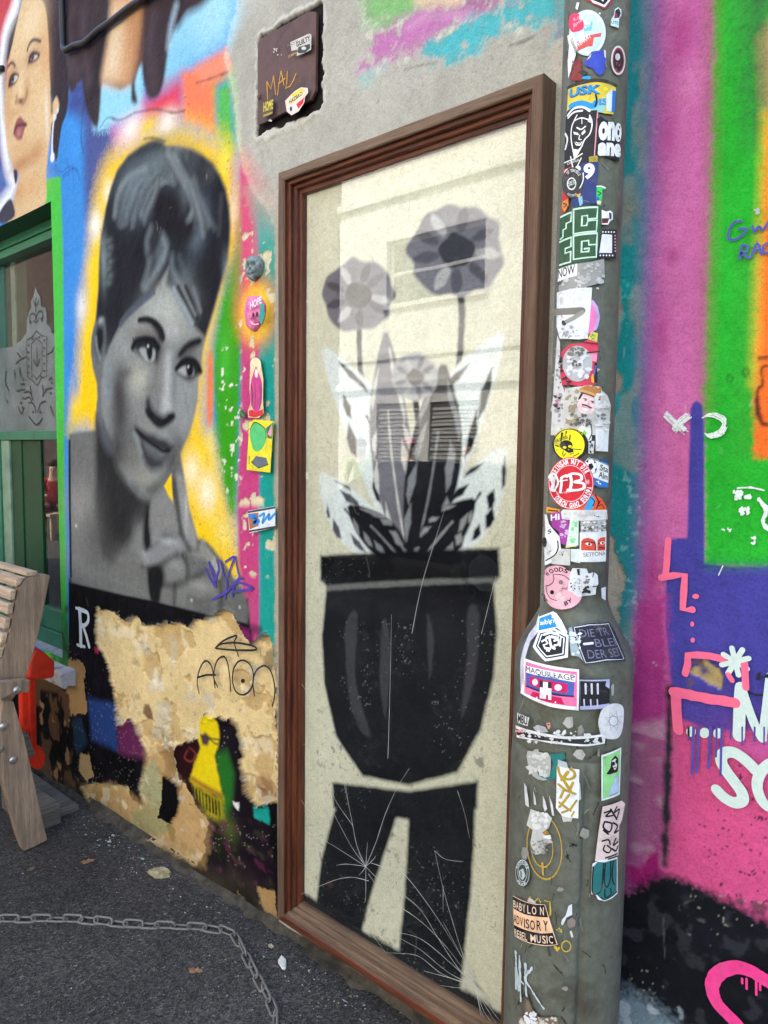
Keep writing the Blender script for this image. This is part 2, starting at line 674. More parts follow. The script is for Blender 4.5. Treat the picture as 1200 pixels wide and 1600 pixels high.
def flat_stroke(st, w, closed=False, rise=0.0, jag=0.0):
    P = np.asarray(st, float)
    n = len(P)
    bm = bmesh.new()
    L, Rr = [], []
    for i in range(n):
        if closed: t = P[(i + 1) % n] - P[i - 1]
        else: t = P[min(i + 1, n - 1)] - P[max(i - 1, 0)]
        t = t / (np.linalg.norm(t) + 1e-9)
        nn = np.array([-t[1], t[0]])
        ww = (w[i] if hasattr(w, '__len__') else w) / 2
        j1 = 1 + jag * (random.random() - 0.5) * 2; j2 = 1 + jag * (random.random() - 0.5) * 2
        z = rise * i / max(n - 1, 1)
        L.append(bm.verts.new((*(P[i] + nn * ww * j1), z))); Rr.append(bm.verts.new((*(P[i] - nn * ww * j2), z)))
    for i in range(n if closed else n - 1):
        j = (i + 1) % n
        bm.faces.new((L[i], Rr[i], Rr[j], L[j]))
    if not closed:                       # round ends
        for k, s in ((0, -1), (n - 1, 1)):
            t = P[min(k + 1, n - 1)] - P[max(k - 1, 0)]
            t = t / (np.linalg.norm(t) + 1e-9) * s
            a0 = math.atan2(t[1], t[0])
            ww = (w[k] if hasattr(w, '__len__') else w) / 2
            z = rise * k / max(n - 1, 1)
            arc = [bm.verts.new((P[k][0] + ww * math.cos(a0 + b), P[k][1] + ww * math.sin(a0 + b), z)) for b in (-1.0, -0.5, 0, 0.5, 1.0)]
            ends = (Rr[k], L[k]) if s > 0 else (L[k], Rr[k])
            bm.faces.new([ends[0]] + arc + [ends[1]])
    return bm


def flat_text(txt, o, ex, ey, bold=0.0, shear=0.0):
    """text spanned from corner o along ex (whole width) and ey (cap height), in unrolled coordinates"""
    cu = bpy.data.curves.new('lettering', 'FONT')
    cu.body = txt; cu.size = 1.0; cu.offset = bold; cu.shear = shear; cu.resolution_u = 3; cu.fill_mode = 'FRONT'
    ob = bpy.data.objects.new('lettering', cu)
    COL.objects.link(ob)
    dg = bpy.context.evaluated_depsgraph_get()
    me = bpy.data.meshes.new_from_object(ob.evaluated_get(dg))
    bm = bmesh.new(); bm.from_mesh(me)
    COL.objects.unlink(ob); bpy.data.objects.remove(ob); bpy.data.curves.remove(cu); bpy.data.meshes.remove(me)
    if not bm.verts: return bm
    x0 = min(v.co.x for v in bm.verts); x1 = max(v.co.x for v in bm.verts)
    y0 = min(v.co.y for v in bm.verts); y1 = max(v.co.y for v in bm.verts)
    o, ex, ey = np.array(o), np.array(ex), np.array(ey)
    for v in bm.verts:
        a = (v.co.x - x0) / (x1 - x0 + 1e-9); b = (v.co.y - y0) / (y1 - y0 + 1e-9)
        q = o + ex * a + ey * b
        v.co = Vector((q[0], q[1], 0))
    return bm


class Print:
    """collects flat marks of several colours into one mesh on a surface"""
    def __init__(self, surf, zt, lift=0.0006):
        self.surf, self.zt, self.lift = surf, zt, lift
        self.bm = bmesh.new(); self.mats = []; self.k = 0

    def mi(self, rgb):
        m = rgb if isinstance(rgb, bpy.types.Material) else mat_print(rgb)
        if m not in self.mats: self.mats.append(m)
        return self.mats.index(m)

    def st(self, pts, zt=None):
        return np.array([self.surf.unroll(u, v) for u, v in px(self.zt if zt is None else zt, pts)])

    def up(self):
        self.k += 1
        return self.lift + 0.00006 * self.k

    def poly(self, pts, rgb, sm=0):
        s = self.st(pts)
        if sm: s = smooth(s, sm)
        lay(flat_poly(s), self.surf, self.up(), self.bm, self.mi(rgb)); return self

    def oval(self, c, r, rgb, ang=0.0, n=28, ring=0.0):
        def pts(q):
            ca, sa = math.cos(ang), math.sin(ang)
            return [(c[0] + r[0] * q * math.cos(a) * ca - r[1] * q * math.sin(a) * sa, c[1] + r[0] * q * math.cos(a) * sa + r[1] * q * math.sin(a) * ca) for a in [2 * math.pi * k / n for k in range(n)]]
        if ring:
            lay(flat_ring(self.st(pts(1)), self.st(pts(1 - ring))), self.surf, self.up(), self.bm, self.mi(rgb))
        else:
            lay(flat_poly(self.st(pts(1))), self.surf, self.up(), self.bm, self.mi(rgb))
        return self

    def stroke(self, pts, w, rgb, sm=5, closed=False, rise=0.0, jag=0.0):
        if self.zt.startswith('P'): w *= 1.3
        s = self.st(pts)
        q = self.st([(pts[0][0] + w, pts[0][1]), (pts[0][0], pts[0][1] + w)])
        wm = 0.5 * (np.linalg.norm(q[0] - s[0]) + np.linalg.norm(q[1] - s[0]))
        if sm and len(s) > 2: s = smooth(s, sm, closed)
        lay(flat_stroke(s, wm, closed, rise, jag), self.surf, self.up(), self.bm, self.mi(rgb)); return self

    def text(self, t, bl, br, tl, rgb, bold=0.015, shear=0.0):
        s = self.st([bl, br, tl])
        lay(flat_text(t, s[0], s[1] - s[0], s[2] - s[0], bold, shear), self.surf, self.up(), self.bm, self.mi(rgb)); return self

    def arc_text(self, t, c, r, a0, a1, h, rgb, bold=0.02, flip=False):
        """letters along an oval; angles in degrees, clockwise from the top in the picture"""
        n = len(t)
        for i, ch in enumerate(t):
            if ch == ' ': continue
            a = math.radians(a0 + (a1 - a0) * (i + 0.5) / n)
            ra = (r[0], r[1])
            cx, cy = c[0] + ra[0] * math.sin(a), c[1] - ra[1] * math.cos(a)
            wlet = abs(math.radians(a1 - a0)) / n * 0.5 * (ra[0] + ra[1]) * 0.80
            if ch in 'I1': wlet *= 0.35
            tx, ty = math.cos(a), math.sin(a)
            ux, uy = math.sin(a), -math.cos(a)
            if flip: tx, ty, ux, uy = -tx, -ty, -ux, -uy
            o = (cx - tx * wlet / 2 - ux * h / 2, cy - ty * wlet / 2 - uy * h / 2)
            self.text(ch, o, (o[0] + tx * wlet, o[1] + ty * wlet), (o[0] + ux * h, o[1] + uy * h), rgb, bold)
        return self

    def scraps(self, pts, rgb, n, size, seed=0):
        """torn bits inside an outline's box"""
        rr = random.Random(seed)
        xs = [p[0] for p in pts]; ys = [p[1] for p in pts]
        for _ in range(n):
            cx, cy = rr.uniform(min(xs), max(xs)), rr.uniform(min(ys), max(ys))
            m = rr.randint(5, 8)
            s = size * rr.uniform(0.4, 1.3)
            self.poly([(cx + s * rr.uniform(.4, 1.2) * math.cos(2 * math.pi * k / m), cy + s * rr.uniform(.4, 1.2) * math.sin(2 * math.pi * k / m)) for k in range(m)], rgb)
        return self

    def done(self, name, parent, label=None):
        o = bpy.data.objects.new(name, bpy.data.meshes.new(name))
        self.bm.to_mesh(o.data); self.bm.free()
        COL.objects.link(o)
        for m in self.mats: o.data.materials.append(m)
        if parent is not None:
            o.parent = parent
            o.matrix_parent_inverse = Matrix.Translation(parent_world(parent)).inverted()
        if label: o['label'] = label
        if name == 'printing': o['kind'] = 'stuff'
        return o

# ================================================================== the painted wall
FX0, FX1, FZ0, FZ1 = 0.0, 0.846, 0.09, 2.36          # outer edges of the big frame
WIN_X = -1.575                                        # right edge of the window opening
WIN_Z0, WIN_Z1 = 0.60, 2.635


def ground_z(x):
    return 0.0268 * (min(max(x, -2.5), 2.5) + 0.14)


xs = np.concatenate([np.arange(-2.75, -0.3, 0.0065), np.arange(-0.3, 0.86, 0.006), np.arange(0.86, 1.47, 0.003)])
zs = np.arange(-0.12, 3.86, 0.0042)
cv = Canvas(xs, zs, (165, 162, 150))
XX, ZZ = cv.XX, cv.ZZ
# --- bare cement: cloudy greys, trowel marks
n1 = fbm(XX, ZZ, 4, 6, 21); n2 = fbm(XX, ZZ * 0.35, 22, 4, 22)
cv.col *= (0.72 + 0.42 * n1 + 0.22 * (n2 - 0.5))[..., None]
cv.hgt += (fbm(XX, ZZ, 9, 4, 23) - 0.5) * 0.004
cv.rid[:] = 1
# ---------------------------------------------------------------- left-hand mural ground
LEFT = [(-400, -200), (378, -120), (372, -10), (362, 40), (350, 85), (362, 140), (368, 200), (378, 262), (395, 300), (418, 330), (431, 360), (434, 480), (435, 1500), (-400, 1500)]
cv.fill('', LEFT, (62, 142, 218), soft=0.01, rough=0.012, rid=0, hgt=0.0015)
n3 = fbm(XX, ZZ, 6, 5, 31)
m = (cv.rid == 0)
cv.col[m] *= (0.86 + 0.28 * n3[m])[..., None]
cv.fill('', [(-400, -200), (30, -200), (26, 60), (14, 200), (6, 300), (-30, 350), (-400, 500)], (195, 70, 75), soft=0.05)
cv.fill('', [(-60, 130), (8, 120), (6, 240), (20, 300), (-60, 340)], (70, 110, 175), soft=0.06)
cv.fill('', [(98, 130), (140, 120), (190, 200), (176, 250), (150, 300), (136, 330), (134, 200)], (72, 82, 142), soft=0.05)
cv.fill('', [(106, 160), (136, 110), (136, 175), (108, 178)], (66, 84, 150), soft=0.03)
cv.fill('', [(136, 185), (180, 190), (172, 260), (150, 330), (138, 360)], (80, 92, 150), soft=0.04)
# sky-blue spray at the top
cv.fill('', [(255, -120), (372, -120), (366, 30), (352, 72), (300, 100), (262, 140), (245, 140), (255, 40)], (142, 202, 226), soft=0.05, spray=0.03)
cv.blob('', (330, 30), (40, 40), (178, 222, 238), 0.7)
cv.blob('', (290, 80), (30, 30), (120, 190, 224), 0.5)
cv.fill('T', [(395, 360), (600, 260), (600, 460), (520, 510), (430, 548), (390, 540)], (150, 210, 232), soft=0.02, spray=0.02)
# coral, orange, green patches
cv.fill('T', [(600, 420), (760, 320), (770, 480), (640, 500), (580, 520)], (224, 62, 92), soft=0.04, spray=0.02)
cv.fill('T', [(758, 312), (940, 205), (962, 308), (905, 362), (900, 560), (765, 500)], (246, 128, 90), soft=0.02, spray=0.01)
cv.fill('T', [(820, 290), (930, 240), (945, 300), (850, 340)], (244, 158, 130), soft=0.03, alpha=0.7)
cv.fill('T', [(895, 368), (968, 316), (985, 640), (940, 660), (905, 570)], (92, 186, 84), soft=0.03, spray=0.02)
cv.fill('T', [(470, 540), (585, 480), (580, 570), (490, 620)], (224, 130, 192), soft=0.05)
# yellow glow round the portrait
YEL = [(150, 300), (172, 242), (212, 214), (262, 192), (312, 198), (352, 228), (376, 290), (380, 380), (362, 430), (345, 490), (332, 540), (324, 600), (322, 660), (338, 690), (360, 770), (374, 850), (388, 905), (300, 905), (140, 672), (109, 680), (114, 640), (122, 560), (128, 480), (138, 400)]
cv.fill('', YEL, (250, 204, 4), soft=0.06, spray=0.03, sm=4)
for c, r, col, a in [((205, 200), (18, 20), (250, 238, 226), .95), ((232, 196), (14, 14), (250, 212, 20), .8), ((262, 190), (14, 18), (252, 240, 225), .9), ((150, 352), (9, 20), (250, 246, 236), .95),
                     ((145, 420), (9, 22), (250, 212, 18), .8), ((128, 480), (8, 26), (238, 240, 240), .7), ((142, 520), (10, 24), (248, 208, 12), .9), ((170, 300), (8, 18), (250, 244, 230), .7),
                     ((352, 250), (12, 26), (246, 226, 60), .8), ((365, 330), (10, 24), (250, 240, 200), .7), ((300, 735), (13, 26), (250, 234, 190), .9), ((325, 770), (14, 28), (252, 240, 205), .95),
                     ((345, 720), (10, 22), (246, 214, 160), .8), ((350, 830), (14, 26), (236, 214, 120), .8), ((330, 690), (8, 20), (240, 220, 120), .7), ((120, 640), (10, 26), (250, 210, 10), .9),
                     ((330, 860), (14, 20), (250, 212, 40), .9), ((118, 600), (5, 20), (90, 150, 210), .6)]:
    cv.blob('', c, r, col, a)
cv.fill('', [(372, 360), (380, 300), (382, 440), (378, 600), (375, 720), (367, 800), (352, 770), (339, 690), (333, 610), (334, 540), (346, 470), (362, 410)], (58, 160, 22), soft=0.025, spray=0.02, sm=4)
cv.blob('', (352, 560), (9, 40), (78, 190, 60), 0.7)
cv.fill('', [(325, 560), (332, 560), (332, 655), (324, 655)], (244, 128, 74), soft=0.012, sm=3)
# pink and teal bands beside the frame
cv.fill('', [(376, 262), (400, 305), (407, 420), (406, 1010), (392, 1010), (374, 880), (372, 780), (377, 640), (379, 460)], (206, 72, 128), soft=0.01, rough=0.004)
cv.fill('', [(374, 262), (396, 300), (402, 470), (379, 480)], (232, 98, 118), soft=0.08, alpha=0.9)
cv.fill('', [(404, 352), (431, 372), (434, 560), (434, 1140), (406, 1010), (406, 600), (407, 460)], (30, 160, 146), soft=0.008, rough=0.006)
cv.fill('', [(384, 296), (396, 288), (436, 300), (436, 372), (420, 368), (404, 356)], (176, 160, 146), soft=0.03, spray=0.02)
cv.fill('', [(400, 330), (434, 350), (434, 420), (404, 400)], (92, 168, 152), soft=0.04, spray=0.02, alpha=0.8)
cv.blob('', (401, 489), (34, 56), (238, 120, 50), 0.9, hard=2)
cv.blob('', (401, 489), (26, 44), (250, 214, 60), 0.95, hard=2)
cv.speck('', [(376, 340), (431, 372), (434, 900), (380, 900)], (218, 208, 172), 26, 0.665, 41, soft=0.02, hgt=-0.001)
cv.speck('', [(376, 660), (412, 640), (412, 790), (374, 790)], (226, 214, 172), 18, 0.53, 47, soft=0.02, hgt=-0.001)
cv.speck('', [(340, 560), (378, 500), (378, 800), (350, 760)], (230, 226, 204), 40, 0.68, 43, soft=0.02)
cv.speck('', [(130, 160), (434, 120), (434, 900), (110, 900)], (120, 100, 60), 160, 0.80, 44, soft=0.02, alpha=0.7)
# ragged cement strip along the frame
cv.fill('', [(429, 330), (440, 330), (440, 1500), (431, 1500), (430, 1000), (428, 800), (431, 600)], (160, 152, 134), soft=0.006, rough=0.006, rid=1)
# bright green margin round the window, blue band beside it
cv.fill('', [(66, 282), (96, 275), (99, 420), (101, 700), (105, 900), (112, 1085), (70, 1085), (70, 330), (40, 340)], (76, 192, 70), soft=0.006, rough=0.003)
cv.fill('', [(86, 700), (101, 700), (105, 900), (112, 1085), (86, 1085)], (66, 150, 44), soft=0.2, alpha=0.75)
cv.fill('', [(98, 960), (112, 960), (112, 1085), (90, 1085), (88, 1000)], (44, 92, 60), soft=0.05, alpha=0.8)
cv.line('', [(104, 690), (106, 800), (108, 940), (111, 1000)], 0.035, (66, 140, 208), 0.01, sm=3)
# ---------------------------------------------------------------- figures at the upper left, only partly in view
HAIR2 = [(205, -300), (790, -300), (770, 0), (740, 90), (705, 200), (685, 330), (660, 400), (620, 408), (597, 330), (590, 265), (562, 345), (572, 425), (548, 420), (545, 352), (500, 372), (430, 345), (420, 430), (408, 525), (384, 512), (352, 410), (340, 335), (300, 385), (276, 320), (250, 200), (215, 90)]
cv.fill('T', HAIR2, (74, 58, 62), soft=0.012, sm=3, rid=3)
cv.fill('T', [(480, -200), (592, -200), (590, 0), (580, 130), (562, 270), (540, 348), (490, 362), (424, 335), (440, 210), (462, 100)], (226, 178, 132), soft=0.03, sm=3, rid=3)
cv.fill('T', [(470, 60), (510, 60), (490, 300), (440, 320)], (246, 226, 192), soft=0.05, alpha=0.9)
cv.fill('T', [(545, 60), (590, 20), (575, 260), (540, 300)], (196, 132, 84), soft=0.05, alpha=0.8)
cv.line('T', [(430, 150), (410, 260), (380, 420)], 0.05, (58, 46, 52), 0.04)
for p in ([(300, 40), (290, 150), (320, 300)], [(345, 60), (350, 180), (370, 330)], [(640, 60), (630, 200), (640, 360)], [(250, 100), (275, 200), (290, 300)]):
    cv.line('T', p, 0.03, (104, 88, 94), 0.04, alpha=0.6)
cv.fill('T', [(725, 80), (790, -100), (960, -120), (850, 20), (780, 60), (745, 115)], (70, 52, 58), soft=0.02, sm=3)
cv.line('T', [(735, 30), (715, 110), (705, 190)], 0.02, (190, 220, 240), 0.02, alpha=0.8)
# woman's face in colour
cv.k = 0.6
cv.fill('E', [(-60, -300), (150, -300), (345, -300), (420, 0), (420, 200), (470, 420), (492, 640), (480, 800), (445, 900), (430, 1000), (405, 1150), (378, 1060), (362, 900), (350, 600), (60, 420), (40, 700), (30, 900), (12, 700), (20, 430), (60, 200), (140, 30)], (66, 52, 58), soft=0.012, sm=3, rid=3)
cv.line('E', [(150, -80), (95, 90), (38, 260), (10, 520), (20, 820), (45, 1100), (80, 1260), (100, 1330), (40, 1440), (-20, 1500)], 0.075, (232, 240, 246), 0.05)
cv.fill('E', [(180, -40), (275, -30), (325, 60), (345, 250), (352, 450), (362, 640), (372, 740), (405, 690), (425, 760), (400, 830), (375, 870), (365, 920), (350, 1060), (330, 1250), (322, 1460), (200, 1530), (60, 1640), (70, 1520), (110, 1400), (130, 1300), (135, 1230), (100, 1200), (65, 1100), (48, 950), (38, 800), (48, 620), (62, 450), (95, 300), (130, 130)], (234, 200, 152), soft=0.012, sm=4, rid=3)
for c, r, col, a in [((230, 150), (90, 130), (244, 220, 176), .9), ((320, 400), (40, 240), (226, 172, 116), .6), ((300, 760), (40, 190), (242, 208, 158), .8), ((335, 820), (12, 150), (250, 236, 214), .9),
                     ((60, 750), (34, 220), (216, 160, 104), .55), ((150, 1170), (90, 60), (196, 132, 80), .75), ((260, 1090), (60, 70), (206, 146, 92), .7), ((220, 1330), (90, 90), (232, 184, 128), .8),
                     ((130, 1380), (40, 90), (206, 146, 92), .5), ((235, 405), (55, 60), (186, 128, 90), .7), ((95, 545), (42, 70), (186, 128, 90), .7), ((150, 620), (30, 110), (244, 216, 172), .8),
                     ((195, 640), (24, 100), (206, 150, 98), .55), ((150, 1040), (70, 60), (226, 178, 124), .6), ((120, 800), (60, 40), (220, 170, 122), .6)]:
    cv.blob('E', c, r, col, a)
cv.fill('E', [(205, 455), (212, 400), (240, 365), (285, 380), (275, 420), (235, 450)], (88, 66, 66), soft=0.012, sm=3)
cv.fill('E', [(222, 430), (235, 402), (262, 392), (272, 404), (250, 428)], (222, 206, 190), soft=0.006, sm=3)
cv.blob('E', (236, 412), (13, 22), (54, 40, 42), 0.95, hard=2)
cv.fill('E', [(64, 630), (72, 560), (100, 520), (136, 530), (134, 560), (110, 600)], (88, 66, 66), soft=0.012, sm=3)
cv.fill('E', [(88, 590), (100, 550), (122, 540), (132, 552), (114, 584)], (222, 206, 190), soft=0.006, sm=3)
cv.blob('E', (97, 568), (11, 22), (54, 40, 42), 0.95, hard=2)
cv.line('E', [(198, 360), (215, 312), (245, 285), (290, 295)], 0.014, (84, 62, 62), 0.012)
cv.line('E', [(60, 478), (78, 455), (96, 452), (110, 474)], 0.014, (84, 62, 62), 0.012)
cv.line('E', [(125, 690), (118, 730), (140, 715), (165, 740), (190, 700), (196, 660)], 0.016, (160, 96, 60), 0.02, alpha=0.8)
cv.blob('E', (155, 722), (18, 16), (110, 62, 44), 0.9)
cv.fill('E', [(102, 950), (108, 900), (130, 850), (150, 835), (165, 850), (196, 890), (180, 920), (160, 990), (130, 1000), (104, 970)], (164, 92, 92), soft=0.012, sm=3)
cv.line('E', [(104, 950), (125, 905), (150, 895), (190, 892)], 0.012, (98, 48, 56), 0.01)
cv.blob('E', (140, 950), (22, 30), (206, 142, 130), 0.8)
cv.line('E', [(368, 660), (372, 740), (372, 800)], 0.012, (70, 48, 50), 0.02)
cv.line('E', [(385, 860), (376, 960), (374, 1090)], 0.014, (240, 240, 238), 0.006)
for c, r in (((412, 790), (10, 22)), ((392, 838), (14, 26)), ((377, 1125), (16, 34))):
    cv.blob('E', c, r, (240, 238, 232), 0.97, hard=3)
cv.fill('E', [(-10, 1540), (60, 1430), (90, 1440), (105, 1545), (20, 1600)], (76, 72, 86), soft=0.012, sm=3, rid=3)
cv.fill('E', [(98, 1215), (124, 1220), (122, 1290), (108, 1310)], (62, 52, 60), soft=0.01, sm=2)
cv.speck('', [(-10, 0), (95, 0), (95, 300), (-10, 330)], (150, 110, 70), 260, 0.70, 61, soft=0.05, alpha=0.35)
for p in ([(400, 1180), (440, 1230), (500, 1190), (560, 1230)], [(480, 1140), (500, 1240), (450, 1260), (540, 1200), (570, 1280)], [(390, 1200), (430, 1270)], [(520, 1180), (530, 1290)]):
    cv.line('E', p, 0.006, (50, 90, 160), 0.006, alpha=0.7)
cv.k = 1.0
# cracks in the paint
for p in ([(560, 470), (500, 500), (450, 490), (420, 530)], [(560, 470), (650, 455), (720, 470), (770, 460)], [(820, 345), (870, 330), (950, 300)], [(352, 420), (340, 560), (350, 640)], [(600, 580), (640, 575), (690, 590)]):
    cv.line('T', p, 0.006, (60, 56, 60), 0.005, alpha=0.75, rough=0.003)

# ---------------------------------------------------------------- greyscale portrait of a woman with high hair
g = lambda v, w=0: (v + w, v + w * 0.6, v)
PORT = (px('A', [(70, 1200), (76, 1000), (95, 780), (130, 580), (170, 420), (220, 280), (300, 170), (400, 100), (500, 55), (570, 62), (600, 98), (700, 105), (800, 120), (880, 160), (960, 230), (1020, 320), (1065, 430), (1090, 560), (1100, 700), (1095, 830), (1080, 960), (1040, 1120)])
        + px('B', [(1180, 150), (1120, 350), (1078, 480), (1050, 600), (1040, 760), (1015, 840), (1010, 1000)])
        + px('C', [(1008, 150), (970, 330), (930, 470), (880, 570), (852, 650), (868, 730), (890, 860), (920, 1060), (945, 1200)])
        + px('D', [(790, 150), (840, 330), (900, 350), (960, 420), (1010, 480), (1060, 560), (1120, 660), (1150, 760), (1145, 856), (850, 790), (550, 715), (300, 662), (50, 600), (45, 300)])
        + [(108, 678), (150, 672)] + px('C', [(60, 300), (75, 100)]) + px('B', [(75, 1050), (70, 900), (30, 750), (10, 600), (20, 450), (55, 300)]))
cv.fill('', px('D', [(30, 570), (300, 630), (550, 680), (850, 750), (1150, 700), (1170, 900), (1180, 1000), (40, 760)]), (24, 21, 25), soft=0.006)
cv.fill('', PORT, (112, 112, 108), soft=0.008, rid=2)
HAIRP = (px('A', [(70, 1200), (76, 1000), (95, 780), (130, 580), (170, 420), (220, 280), (300, 170), (400, 100), (500, 55), (570, 62), (600, 98), (700, 105), (800, 120), (880, 160), (960, 230), (1020, 320), (1065, 430), (1090, 560), (1100, 700), (1095, 830), (1080, 960), (1040, 1120)])
         + px('B', [(1180, 150), (1120, 350), (1078, 480), (960, 420), (850, 200), (740, 0), (660, 0), (430, 210), (300, 340), (230, 470), (200, 600), (150, 640), (60, 300)]))
cv.fill('', HAIRP, (38, 38, 44), soft=0.012)
# sweeping strands: broad soft tones then streaks
cv.k = 0.55
for c, r, v, a, an in [((520, 230), (230, 130), (112, 124, 128), .8, 0), ((330, 420), (110, 170), (104, 118, 128), .75, 0), ((420, 560), (150, 120), (92, 104, 114), .6, 0), ((680, 240), (120, 110), (104, 112, 112), .6, 0),
                       ((760, 420), (70, 170), (104, 112, 116), .7, 0), ((870, 620), (60, 130), (112, 126, 138), .7, 0), ((830, 800), (60, 130), (104, 118, 130), .65, 0), ((930, 300), (60, 90), (84, 84, 88), .6, 0),
                       ((560, 950), (60, 130), (106, 116, 120), .7, 0), ((760, 1100), (60, 130), (84, 92, 98), .7, 0), ((110, 980), (26, 200), (124, 140, 140), .85, 0), ((1060, 1050), (26, 130), (112, 126, 132), .6, 0), ((470, 90), (120, 40), (60, 62, 64), .7, 0)]:
    cv.blob('A', c, r, v, a, an)
cv.fill('A', [(500, 420), (600, 430), (700, 520), (720, 640), (780, 560), (820, 480), (810, 640), (850, 660), (800, 800), (720, 830), (640, 800), (580, 780), (500, 700), (505, 540)], (38, 32, 36), soft=0.05, sm=3)
cv.fill('A', [(420, 760), (480, 740), (460, 860), (400, 980), (330, 1000), (340, 900)], (34, 34, 40), soft=0.04, sm=3)
rs = random.Random(5)
for k in range(34):                                   # arcs of the upswept hair
    t = k / 33
    x0, y0 = 210 + 260 * t, 640 + 60 * math.sin(3 * t) - 60 * t
    v = rs.choice([(150, 162, 166), (128, 140, 146), (70, 74, 80), (52, 54, 60), (140, 148, 148)])
    j1, j2 = rs.uniform(-50, 50), rs.uniform(-60, 60)
    cv.line('A', [(x0 + j1 * .5, y0 + j2), (x0 + 20 + 60 * t + j1 * .3, y0 - 170 + j2 * .6), (x0 + 120 + j1, y0 - 300 + 30 * t), (x0 + 260 - 60 * t + j1, y0 - 370 + 110 * t + j2 * .5)], 0.004 + 0.012 * rs.random(), v, 0.030, alpha=rs.uniform(.25, .6))
for k in range(26):
    t = k / 25
    x0, y0 = 600 + 130 * t, 130 + 30 * t
    v = rs.choice([(136, 146, 150), (112, 120, 124), (52, 52, 56), (150, 158, 158)])
    j1, j2 = rs.uniform(-40, 40), rs.uniform(-60, 60)
    cv.line('A', [(x0 + j1, y0 + j2 * .3), (x0 + 80 + j1 * .5, y0 + 170), (x0 + 130 + 60 * (1 - t), y0 + 380 + j2), (x0 + 150 + 80 * t + j1, y0 + 600 - 120 * (1 - t) + j2)], 0.004 + 0.010 * rs.random(), v, 0.030, alpha=rs.uniform(.25, .6))
for p, w, v in [([(480, 740), (450, 850), (470, 1000), (420, 1180)], 0.03, (120, 130, 132)), ([(570, 800), (600, 900), (540, 1040), (440, 1200)], 0.03, (134, 146, 150)), ([(640, 950), (650, 1060), (720, 1200)], 0.024, (120, 134, 142)),
                ([(700, 960), (740, 1080), (800, 1200)], 0.02, (84, 94, 100)), ([(560, 780), (500, 880), (470, 940)], 0.012, (24, 24, 28)), ([(640, 900), (600, 1030), (540, 1180)], 0.02, (28, 28, 32)),
                ([(730, 160), (740, 220), (790, 300)], 0.028, (40, 38, 42)), ([(780, 190), (800, 260), (880, 330)], 0.024, (48, 46, 52)), ([(1030, 480), (1022, 600), (1010, 780)], 0.003, (90, 90, 92))]:
    cv.line('A', p, w * .8, v, 0.034, alpha=0.75)
for k in range(7):
    cv.blob('A', (150 + 12 * (k % 2), 830 + 55 * k), (26, 26), (120, 134, 132), 0.5)
# ear
cv.fill('B', [(80, 300), (120, 280), (150, 340), (155, 520), (130, 650), (80, 720), (35, 640), (20, 500), (40, 380)], (96, 102, 104), soft=0.02, sm=4)
cv.fill('B', [(70, 380), (120, 370), (135, 480), (110, 600), (85, 640), (60, 540)], (28, 28, 30), soft=0.03, sm=4)
cv.line('B', [(60, 470), (70, 560), (100, 660)], 0.012, (140, 146, 146), 0.02, alpha=0.9)
cv.blob('B', (110, 305), (26, 30), (160, 168, 168), 0.8)
# face
cv.k = 0.55
FACE = (px('A', [(620, 1040)]) + px('B', [(720, -30), (780, 60), (850, 200), (950, 330), (1060, 440), (1078, 480), (1052, 600), (1040, 760), (1015, 840), (1010, 1000)])
        + px('C', [(1008, 150), (970, 330), (930, 470), (880, 570), (850, 650), (780, 830), (700, 940), (600, 1050), (540, 1075), (470, 1050), (370, 950), (280, 800), (230, 600), (150, 400), (112, 200)])
        + px('B', [(112, 900), (140, 700), (185, 560), (235, 470), (300, 340), (430, 215), (600, 60)]))
cv.fill('', FACE, (138, 140, 136), soft=0.02)
for z, c, r, v, a in [('B', (700, 200), (190, 190), (178, 182, 174), .9), ('B', (740, 420), (120, 90), (184, 186, 180), .7), ('B', (330, 560), (80, 120), (152, 156, 154), .8), ('B', (470, 850), (120, 130), (176, 176, 160), .9),
                      ('B', (560, 700), (130, 50), (150, 152, 146), .8), ('B', (900, 950), (100, 150), (146, 150, 148), .8), ('C', (880, 250), (90, 150), (142, 146, 146), .8), ('B', (170, 900), (36, 260), (132, 142, 150), .8),
                      ('B', (340, 800), (60, 60), (92, 88, 88), .7), ('B', (280, 980), (64, 240), (62, 58, 60), .85), ('C', (300, 330), (80, 260), (58, 54, 56), .8), ('C', (270, 620), (90, 190), (54, 52, 52), .85),
                      ('C', (400, 500), (110, 170), (104, 104, 100), .8), ('C', (520, 890), (100, 80), (152, 150, 138), .85), ('C', (400, 700), (70, 90), (112, 108, 98), .7), ('C', (820, 520), (90, 100), (92, 94, 92), .75),
                      ('C', (760, 700), (70, 110), (78, 78, 76), .7), ('C', (640, 1000), (120, 60), (78, 78, 76), .75), ('C', (390, 1000), (90, 80), (70, 70, 70), .6), ('C', (860, 330), (70, 160), (150, 154, 152), .5),
                      ('C', (700, 480), (70, 60), (142, 146, 142), .7), ('C', (540, 400), (90, 60), (138, 138, 134), .7)]:
    cv.blob(z, c, r, v, a)
cv.fill('', px('C', [(860, 560), (830, 660), (780, 820), (690, 940), (600, 1040)]) + px('C', [(560, 1010), (660, 900), (740, 780), (780, 640)]), (64, 64, 62), soft=0.05, alpha=0.8)
